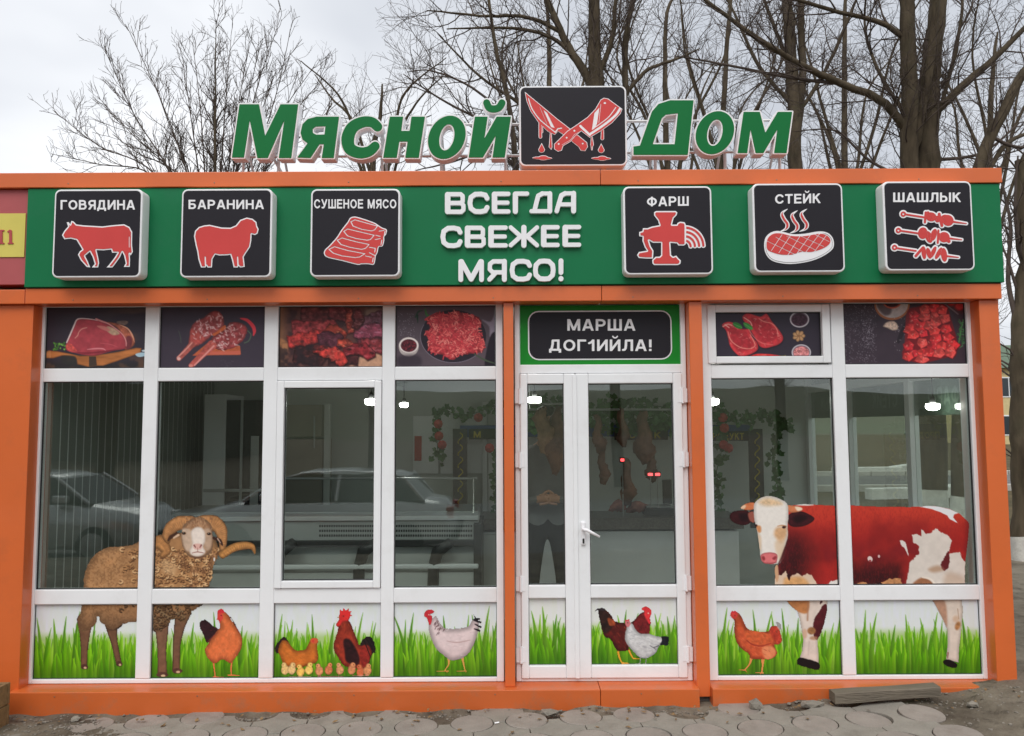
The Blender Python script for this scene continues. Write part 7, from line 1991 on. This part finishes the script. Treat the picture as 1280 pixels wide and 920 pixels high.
# ivy garlands with roses
LEAF = mat('ivy_leaf', C(58, 104, 50), .5, var=.35, vscale=20); ROSE = mat('red_rose', C(190, 60, 56), .6, var=.2, vscale=30)
rg = np.random.default_rng(5)
def garland(pts, Y, n, label, roses=(), sp=6):
    t = empty('ivy_garland', tuple(at(*pts[0], Y)), label, 'garland', 'ivy garlands with roses inside the shop')
    P = crom(pts, 10, False); Q = [at(x, y, Y) for x, y in P]
    MB().tube(Q, .004, 5).build('stem', LEAF, t)
    lf = MB()
    for k in range(n):
        c = Vector(Q[rg.integers(len(Q))]) + Vector(rg.normal(0, sp * .0042, 3))
        s = rg.uniform(.022, .045); R_ = Matrix.Rotation(rg.uniform(0, 6.3), 3, 'Y') @ Matrix.Rotation(rg.uniform(-.9, .9), 3, 'X')
        lf.add([c + R_ @ Vector(v) * s for v in ((0, 0, -1), (.55, .1, -.5), (.8, 0, .2), (.3, .08, .35), (0, 0, .95), (-.3, .08, .35), (-.8, 0, .2), (-.55, .1, -.5), (0, .12, 0))], [(i, (i + 1) % 8, 8) for i in range(8)])
    o = lf.build('foliage', LEAF, t); o['kind'] = 'stuff'
    for x, y in roses:
        c = at(x, y, Y - .03); b = MB()
        for r_, h in ((.042, 0), (.03, -.02), (.017, -.035)):
            b.lathe([(r_ * .4, h + .02), (r_, h), (r_ * 1.05, h - .02), (r_ * .7, h - .03)], c, 9, 'y')
        b.build('rose', ROSE, t, True)
garland([(556, 512), (580, 520), (610, 510), (628, 505)], 2.55, 60, 'ivy garland along the top of the fourth window', ((598, 522),))
garland([(548, 515), (546, 540), (548, 575)], 2.5, 40, 'short hanging ivy strand with three roses in the fourth window', ((548, 530), (549, 545), (553, 556)))
garland([(655, 515), (690, 505), (740, 512), (790, 505), (850, 512)], 2.3, 190, 'long ivy garland across the top of the door glass', (), 9)
garland([(738, 512), (770, 522), (800, 514), (845, 525)], 2.0, 120, 'front ivy garland above the hanging cured legs', (), 9)
garland([(660, 525), (680, 535), (700, 525)], 1.8, 60, 'short ivy garland behind the narrow door leaf', (), 8)
garland([(740, 530), (780, 540), (830, 528), (845, 535)], 2.45, 110, 'lower ivy garland behind the hanging cured legs', (), 8)
garland([(888, 515), (920, 525), (960, 520), (985, 535)], 2.2, 130, 'ivy garland in the upper left of the window above the cow', ((903, 522), (905, 535)), 8)
garland([(900, 520), (902, 560), (895, 600), (905, 650)], 2.25, 90, 'long hanging ivy strand left of the cow head', ((904, 556), (910, 560)), 7)
garland([(975, 530), (968, 570), (972, 610), (962, 650)], 2.3, 90, 'hanging ivy strand beside the gold scroll board', (), 7)
garland([(622, 560), (618, 600), (624, 650)], 2.2, 40, 'thin hanging ivy strand at the right of the fourth window', ((612, 560),), 5)
# film bands with lettering on the outside of the glazed end, seen from behind
FILMG = mat('grey_green_film', C(84, 100, 90), .6, var=.05); FILM = mat('pale_film', C(128, 140, 132), .6)
for k, (txt, y0, a_, b_) in enumerate((('ФАРШ', .34, .265, .945), ('СТЕЙК', 1.20, 1.015, 2.025), ('ШАШЛЫК', 2.14, 2.095, 2.985))):
    fb = empty('film_band', (3.03, (a_ + b_) / 2, 1.80), ('grey-green film band with backward letters nearest the front corner', 'middle grey-green film band with backward letters on the glazed end', 'rear grey-green film band with backward letters on the glazed end')[k], 'window film', 'film bands on the glazed end')
    bx('film', FILMG, fb, 3.0300, 3.0312, a_ + .002, b_ - .002, 1.80, 2.058); bx('film', FILMG, fb, 3.0300, 3.0312, a_ + .002, b_ - .002, 2.132, 2.528)
    x = 0.0; hgt = .13
    for c in txt:
        a = GLY[c][0]
        F, ax, ay = field(lambda U, V: glyph_sdf(c, U, V), -.1, a + .1, -.25, 1.4, .05)
        o = plate('letter', [P * 40 + np.array([500, 500]) for P in contour(F, ax, ay, 0, .01)], 0.0, 0, FILM, None)
        me = o.data; n_ = len(me.vertices); co = np.empty(n_ * 3); me.vertices.foreach_get('co', co); co = co.reshape(-1, 3) + np.array(o.location)
        U_, V_ = pj(co[:, 0], co[:, 2], 0.0)
        co2 = np.stack([np.full(n_, 3.0292), y0 + (x + (U_ - 500) / 40) * hgt * .8, 1.87 + (V_ - 500) / 40 * hgt], 1) - np.array(fb.location)
        me.vertices.foreach_set('co', co2.ravel()); me.update()
        o.parent = fb; o.location = (0, 0, 0)
        x += a + .13
# red glowing boxes added over the counter, imitating car tail-light reflections in the glass
RED_GLOW = emit_mat('reflected_red_glow', (1.0, .04, .05, 1), 3.0)
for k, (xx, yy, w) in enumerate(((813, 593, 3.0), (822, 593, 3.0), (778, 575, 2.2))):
    t = empty('tail_light_glow', tuple(at(xx, yy, YS + .09)), ('left of the paired red glowing boxes added as tail-light reflections', 'right of the paired red glowing boxes added as tail-light reflections', 'single red glowing box added as a tail-light reflection mid door glass')[k], 'display', 'red boxes added as tail-light reflections')
    pbox('case', DGREY, t, xx - w - 1, xx + w + 1, yy - 3.4, yy + 3.4, YS + .10, .03); pbox('glow_face', RED_GLOW, t, xx - w, xx + w, yy - 1.6, yy + 1.6, YS + .092, .004)
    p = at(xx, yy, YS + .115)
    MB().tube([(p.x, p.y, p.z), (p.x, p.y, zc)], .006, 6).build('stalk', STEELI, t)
# person standing just inside the narrow leaf
px0, py0 = float(un(684, 640, .95)[0]), .95
SK = mat('skin', C(186, 140, 116), .6, var=.05); SHIRT = mat('grey_shirt', C(120, 120, 122), .85, var=.08, vscale=14); TRS = mat('dark_trousers', C(46, 46, 50), .9, var=.1, vscale=14); HAIR = mat('dark_hair', C(36, 28, 24), .7, var=.3, vscale=60)
def person(x, y, z):
    t = empty('person', (x, y, z), 'person in a grey shirt and dark trousers standing inside the narrow door leaf', 'person')
    J, E, R = [], [], []
    def v(p, r): J.append((x + p[0], y + p[1], z + p[2])); R.append(r); return len(J) - 1
    pel = v((0, 0, .93), (.165, .115))
    def chain(s, pts):
        for p, r in pts:
            k = v(p, r); E.append((s, k)); s = k
        return s
    ch = chain(pel, [((0, 0, 1.10), (.150, .105)), ((0, 0, 1.27), (.175, .115)), ((0, .005, 1.41), (.165, .095))])
    nk = chain(ch, [((0, .0, 1.49), (.055, .055)), ((0, -.01, 1.57), (.068, .085)), ((0, -.015, 1.65), (.078, .098)), ((0, -.005, 1.72), (.06, .075))])
    chain(nk - 1, [((0, -.118, 1.625), (.012, .016))])
    for s in (-1, 1):
        chain(ch, [((s * .17, .01, 1.40), (.062, .062)), ((s * .225, .03, 1.26), (.05, .05)), ((s * .245, .02, 1.12), (.043, .043)), ((s * .16, -.12, 1.06), (.036, .036)), ((s * .07, -.19, 1.09), (.028, .028)), ((s * .035, -.20, 1.09), (.036, .022))])
        hnd = len(J) - 1
        for f in range(4):
            chain(hnd, [((-s * .012, -.205 - .004 * f, 1.125 - .021 * f), (.010, .010)), ((-s * .045, -.215 + .006 * f, 1.122 - .022 * f), (.009, .009)), ((-s * .066, -.20, 1.118 - .022 * f), (.008, .008))])
        chain(hnd, [((s * .03, -.215, 1.135), (.011, .011)), ((-s * .005, -.225, 1.155), (.009, .009))])
        chain(pel, [((s * .095, 0, .84), (.092, .095)), ((s * .12, -.005, .50), (.062, .066)), ((s * .125, .02, .30), (.055, .058)), ((s * .13, .015, .08), (.04, .045)), ((s * .14, -.06, .035), (.045, .032)), ((s * .145, -.15, .03), (.042, .026))])
        chain(nk - 1, [((s * .085, .01, 1.63), (.012, .022))])
    me = bpy.data.meshes.new('body'); me.from_pydata([(a - x, b - y, c - z) for a, b, c in J], E, [])
    o = bpy.data.objects.new('body', me); link(o, t)
    o.modifiers.new('skin', 'SKIN'); sv = me.skin_vertices[0].data
    for k, r in enumerate(R): sv[k].radius = r
    sv[0].use_root = True
    sb = o.modifiers.new('sub', 'SUBSURF'); sb.levels = 2; sb.render_levels = 2
    bpy.context.view_layer.update()
    dg = bpy.context.evaluated_depsgraph_get()
    nm = bpy.data.meshes.new_from_object(o.evaluated_get(dg)); o.modifiers.clear(); o.data = nm
    nm.materials.clear()
    for m_ in (SK, SHIRT, TRS): nm.materials.append(m_)
    for f in nm.polygons:
        c = f.center; f.use_smooth = True
        f.material_index = 0 if c.z > 1.475 or (c.y < -.165 and c.z > 1.0 and abs(c.x) < .085) else 1 if c.z > .90 else 2
    h = MB(); lp_ = []
    for zz, rx, ry, oy in ((1.60, .080, .05, .055), (1.66, .092, .105, .018), (1.71, .085, .10, .01), (1.755, .062, .075, .008), (1.775, .02, .03, .008)):
        lp_.append([(x + rx * math.cos(a_ * .3927), y + oy + ry * math.sin(a_ * .3927), z + zz) for a_ in range(16)])
    h.loft(lp_).build('hair', HAIR, t, True)
    for s in (-1, 1):
        MB().lathe([(.001, -.006), (.010, -.004), (.010, .004), (.001, .006)], (x + s * .032, y - .094, z + 1.655), 10, 'y').build('eye', DARK, t, True)
    MB().tube([(x - .025, y - .098, z + 1.585), (x, y - .104, z + 1.583), (x + .025, y - .098, z + 1.585)], .005, 6).build('mouth', MEATM, t)
person(px0, py0, .12)
# ================================================================== small things by the shop
# concrete beam leaning against the right plinth
BEAM = mat('weathered_beam', C(108, 99, 86), .9, var=.2, vscale=6, stretch=(.4, 3, 3), bump=.8, bscale=40, dirt=(C(84, 78, 70), .6, 4))
a, b_ = at(1040, 870.5, -.15), at(1171, 861.5, -.13)
lp = []
for t in np.linspace(0, 1, 9):
    c = a.lerp(b_, t); w = .045 * (1 + .06 * math.sin(9 * t)); h = .029 * (1 + .07 * math.sin(5 * t + 1))
    lp.append([(c.x, c.y - w, c.z - h), (c.x, c.y + w, c.z - h * .9), (c.x, c.y + w, c.z + h * .9), (c.x, c.y + w * .8, c.z + h), (c.x, c.y - w * .85, c.z + h), (c.x, c.y - w, c.z + h * .85)])
tag(MB().loft(lp).build('concrete_beam', BEAM, None), 'weathered grey-brown concrete beam lying along the right plinth', 'beam')
# wooden planter at the lower left edge
WOOD = mat('raw_wood', C(128, 100, 66), .8, var=.25, vscale=6, stretch=(.5, 4, 4), bump=.4, bscale=30)
pl = empty('wooden_planter', (-3.30, -.40, -.01), 'rough brown wooden planter box at the lower left edge', 'planter')
X0, X1, Yf, Yb = -3.62, -2.985, -.62, -.20
for j in range(2):
    z0, z1 = -.01 + j * .127, .113 + j * .127
    bx('plank', WOOD, pl, X0, X1, Yf, Yf + .022, z0, z1, .004); bx('plank', WOOD, pl, X0, X1, Yb - .022, Yb, z0, z1, .004)
    bx('plank', WOOD, pl, X1 - .023, X1 - .001, Yf + .023, Yb - .023, z0, z1, .004); bx('plank', WOOD, pl, X0 + .001, X0 + .023, Yf + .023, Yb - .023, z0, z1, .004)
bx('earth', SOIL, pl, X0 + .025, X1 - .025, Yf + .025, Yb - .025, 0, .19)
# small black junction box and label on the header are left to the shop; cable to the roof sign
MB().tube([at(640, 214, .25), at(646, 205, .25), at(650, 200, .26)], .006, 6).build('cable', GASKET, rsx)

# ================================================================== cars
CARGLASS = mat('car_glass', C(30, 36, 38), .06)
TYRE = mat('tyre_rubber', C(30, 30, 31), .85, var=.1); RIM = mat('alloy_rim', C(170, 172, 174), .35, metal=.6)
LAMPW = mat('head_lamp', C(214, 216, 214), .12); LAMPR = mat('tail_lamp', C(150, 20, 22), .2); BUMP = mat('bumper_plastic', C(44, 44, 46), .6)
def car(loc, rz, paint, label, group='cars parked along the streets'):
    t = empty('parked_car', (0, 0, 0), label, 'car', group)
    L, NS = 2.1, 25
    st = np.linspace(-L, L, NS)                     # +x is the nose
    top = np.interp(st, [-2.1, -2.0, -1.5, -1.1, 0, .9, 1.2, 1.8, 2.03, 2.1], [.62, .86, .93, .94, .93, .93, .90, .80, .66, .50])
    bot = np.interp(st, [-2.1, -1.9, 1.9, 2.1], [.42, .24, .22, .34])
    wid = np.interp(st, [-2.1, -1.9, -1.2, 1.2, 1.8, 2.1], [.66, .78, .83, .83, .76, .58])
    loops = []
    for x, zt, zb, w in zip(st, top, bot, wid):
        h = zt - zb
        loops.append([(x, s * w * k, zb + h * f) for s, k, f in ((1, .90, 0), (1, 1.0, .22), (1, 1.0, .62), (1, .95, .9), (1, .78, 1.0), (-1, .78, 1.0), (-1, .95, .9), (-1, 1.0, .62), (-1, 1.0, .22), (-1, .90, 0))])
    MB().loft(loops).build('body', paint, t, True)
    def ring(x0, x1, w, z): return [(x1, w * .92, z), (x1, -w * .92, z), (x0, -w * .92, z), (x0, w * .92, z)]
    MB().loft([ring(-1.62, 1.22, .80, .90), ring(-1.25, .62, .68, 1.30)]).build('cabin_glass', CARGLASS, t)
    rf = []
    for x, z, w in ((-1.30, 1.285, .62), (-1.1, 1.345, .61), (-.3, 1.385, .61), (.35, 1.365, .61), (.66, 1.29, .60)):
        rf.append([(x, w, z - .03), (x, w * .8, z), (x, -w * .8, z), (x, -w, z - .03), (x, 0, z - .05)])
    MB().loft(rf).build('roof', paint, t, True)
    for s in (1, -1):
        for q in ([(1.20, .745, .91), (.64, .64, 1.30)], [(-.25, .765, .91), (-.28, .64, 1.31)], [(-1.60, .745, .91), (-1.26, .64, 1.30)]):
            MB().tube([(x, s * y, z) for x, y, z in q], .032, 6).build('pillar', paint, t)
        for x in (1.32, -1.32):
            w = MB().lathe([(.02, -.10), (.22, -.10), (.29, -.085), (.30, 0), (.29, .085), (.22, .10), (.02, .10)], (x, s * .74, .30), 24, 'y').build('wheel', TYRE, t, True)
            MB().lathe([(.02, -.005), (.19, -.005), (.20, .02), (.02, .03)], (x, s * .745 + s * .085, .30), 18, 'y').build('rim', RIM, w)
        MB().box(1.86, 2.03, s * .50 - .12, s * .50 + .12, .58, .70, .02).build('headlight', LAMPW, t)
        MB().box(-2.08, -1.96, s * .60 - .11, s * .60 + .11, .62, .80, .02).build('tail_light', LAMPR, t)
        MB().box(.72, .92, s * .84 - .08, s * .84 + .08, .93, 1.04, .02).build('mirror', paint, t)
    MB().box(1.98, 2.15, -.62, .62, .30, .46, .03).build('bumper', BUMP, t); MB().box(-2.15, -1.98, -.64, .64, .30, .48, .03).build('bumper', BUMP, t)
    t.location = loc; t.rotation_euler.z = rz
    return t
SILVER = mat('silver_paint', C(196, 198, 200), .25, metal=.35, coat=.6); WHITEP = mat('white_car_paint', C(226, 228, 230), .25, coat=.6)
c0 = car((47.5, 86.0, float(gz(47.5, 86)) + .02), math.radians(182), WHITEP, 'small white car parked far off, seen through the glazed end')
def paint_copy(o, paint, label, loc, rz):
    c = copy_tree(o); c['label'] = label; c.location = loc; c.rotation_euler.z = rz
    for ch in c.children:
        if ch.name.split('.')[0] in ('body', 'roof', 'pillar', 'mirror'):
            ch.data = ch.data.copy(); ch.data.materials[0] = paint
    return c
zr = float(gz(0, -8)) + .03
paint_copy(c0, SILVER, 'silver car behind the photographer, mirrored in the leftmost window', (-7.7, -7.75, zr), 0.02)
paint_copy(c0, SILVER, 'silver car behind the photographer, mirrored in the opening sash', (-3.0, -7.9, zr), math.pi)

# white-painted kerb posts and concrete blocks on the verge behind the glazed end
WP = mat('white_painted_concrete', C(214, 212, 206), .8, var=.12, vscale=6, dirt=(C(140, 132, 122), .4, 5))
for k, (x, y, r) in enumerate(((12.6, 20.6, .85), (10.9, 19.4, .1), (10.2, 12.6, .5), (8.4, 11.6, .2))):
    o = MB().box(-1.1, 1.1, -.12, .12, 0, .24, .02).build('kerb_block', WP, None)
    o.location = (x, y, float(gz(x, y))); o.rotation_euler.z = r
    tag(o, ('white-painted kerb block lying farthest from the shop', 'white-painted kerb block on the verge, farthest but one', 'white-painted kerb block in the middle of the verge', 'white-painted kerb block nearest the glazed end')[k], 'kerb block', 'white kerb blocks on the verge')
# far house glimpsed past the right corner
HW = mat('yellow_render', C(206, 188, 140), .9, var=.08); RO = mat('green_roof', C(86, 104, 84), .7, var=.1); PN = mat('house_glass', C(52, 60, 66), .15)
def house(x, y, w, d, h, wall, roof, label, floors, cols, name='house'):
    z = float(gz(x, y))
    t = empty(name, (x, y, z), label, 'building')
    s = 1 if y < 0 else -1                           # the side that faces the shop
    bx('wall', wall, t, x - w / 2, x + w / 2, y - d / 2, y + d / 2, z - .3, z + h)
    MB().add([(x - w / 2 - .4, y - d / 2 - .4, z + h), (x + w / 2 + .4, y - d / 2 - .4, z + h), (x + w / 2 + .4, y + d / 2 + .4, z + h), (x - w / 2 - .4, y + d / 2 + .4, z + h), (x - w / 2 + 1, y, z + h + d * .22), (x + w / 2 - 1, y, z + h + d * .22)], [(0, 1, 5, 4), (1, 2, 5), (2, 3, 4, 5), (3, 0, 4), (0, 3, 2, 1)]).build('roof', roof, t)
    for f in range(floors):
        for c in range(cols):
            xx = x - w / 2 + (c + .5) * w / cols; zz = z + h * (f + .5) / floors; yy = y + s * d / 2
            fr = bx('window', WHITE, t, xx - .7, xx + .7, yy - .04, yy + .04, zz - .75, zz + .75)
            for q in (-.33, .33): bx('pane', PN, fr, xx + q - .29, xx + q + .29, yy - .055, yy + .055, zz - .66, zz + .66)
    return t
house(46, 58, 22, 10, 5.6, HW, RO, 'yellow rendered house far off past the right corner', 2, 7)
house(-33, -52, 26, 12, 11.5, mat('grey_block', C(104, 102, 90), .9, var=.1), mat('grey_roof', C(110, 108, 106), .8), 'grey warehouse across the street, mirrored in the two leftmost windows', 1, 3, 'warehouse')
# low hills on the horizon
def hills(name, y0, y1, hgt, seed, label):
    X = np.linspace(-420, 420, 120); Yv = np.linspace(0, 1, 14); V = []; Fs = []
    for j, t in enumerate(Yv):
        for x in X:
            n = fbm(np.array([x + 1000.]), np.array([0.]), 130, seed, 4)[0]
            V.append((x, y0 + (y1 - y0) * t, -1.0 + hgt * (.35 + 1.0 * n) * math.sin(t * math.pi / 2) + 1.5 * (fbm(np.array([x + 900.]), np.array([t * 90]), 14, seed + 3, 2)[0] - .5)))
    for j in range(13):
        for i in range(119):
            k = j * 120 + i
            Fs.append((k, k + 1, k + 121, k + 120) if y1 > y0 else (k, k + 120, k + 121, k + 1))
    o = mesh_obj(name, V, Fs, mat('winter_hillside', C(106, 104, 82), .95, var=.3, vscale=.05, col2=C(88, 92, 70)), None, True, (0, 0, 0))
    return tag(o, label, kind='structure')
hills('hills', -120, -240, 15, 5, 'low olive hills behind the photographer')
hills('hills', 110, 240, 8, 9, 'low olive hills far behind the shop')

# dry leaves and scraps blown against the plinth
LEAFD = mat('dry_leaf', C(112, 84, 54), .9, var=.4, vscale=40, col2=C(150, 122, 84))
lv = MB(); rq = random.Random(12)
for k in range(150):
    x = rq.uniform(-3.4, 3.4); y = -.08 - abs(rq.gauss(0, .16)) if rq.random() < .75 else rq.uniform(-2.2, -.1)
    z = float(gz(x, y)) + .010; s_ = rq.uniform(.010, .024); a = rq.uniform(0, 6.3); c, d = math.cos(a) * s_, math.sin(a) * s_
    lv.add([(x - c, y - d, z), (x + d * .5, y - c * .5, z + rq.uniform(0, .008)), (x + c, y + d, z + rq.uniform(0, .012)), (x - d * .5, y + c * .5, z + rq.uniform(0, .008))], [(0, 1, 2, 3)])
tag(lv.build('dry_leaves', LEAFD, None), 'small dry leaves scattered on the pavement and along the plinth', 'leaves', kind='stuff')
sc = at(621, 904, -.30)
tag(MB().add([(sc.x - .012, -.31, float(gz(sc.x, -.3)) + .009), (sc.x + .014, -.305, float(gz(sc.x, -.3)) + .010), (sc.x + .012, -.295, float(gz(sc.x, -.3)) + .014), (sc.x - .013, -.298, float(gz(sc.x, -.3)) + .011)], [(0, 1, 2, 3)]).build('paper_scrap', WHITEF, None), 'tiny white paper scrap on the pavement left of the door', 'litter')

# bare trees across the street behind the photographer (they show only as reflections)
for src, x, y, lab in ((TREES[4], -12.5, -19.0, 'bare tree across the street mirrored in the second window'), (TREES[1], -4.6, -21.0, 'bare tree across the street mirrored in the opening sash'), (TREES[3], 3.4, -20.0, 'bare tree across the street mirrored in the door glass'), (TREES[1], 9.5, -22.5, 'bare tree across the street mirrored above the cow'), (TREES[4], 15.5, -19.5, 'bare tree across the street mirrored in the rightmost window')):
    c = copy_tree(src); c['label'] = lab; c['group'] = 'bare trees across the street'
    c.location = (x, y, float(gz(x, y)))
    c.rotation_euler.z = x
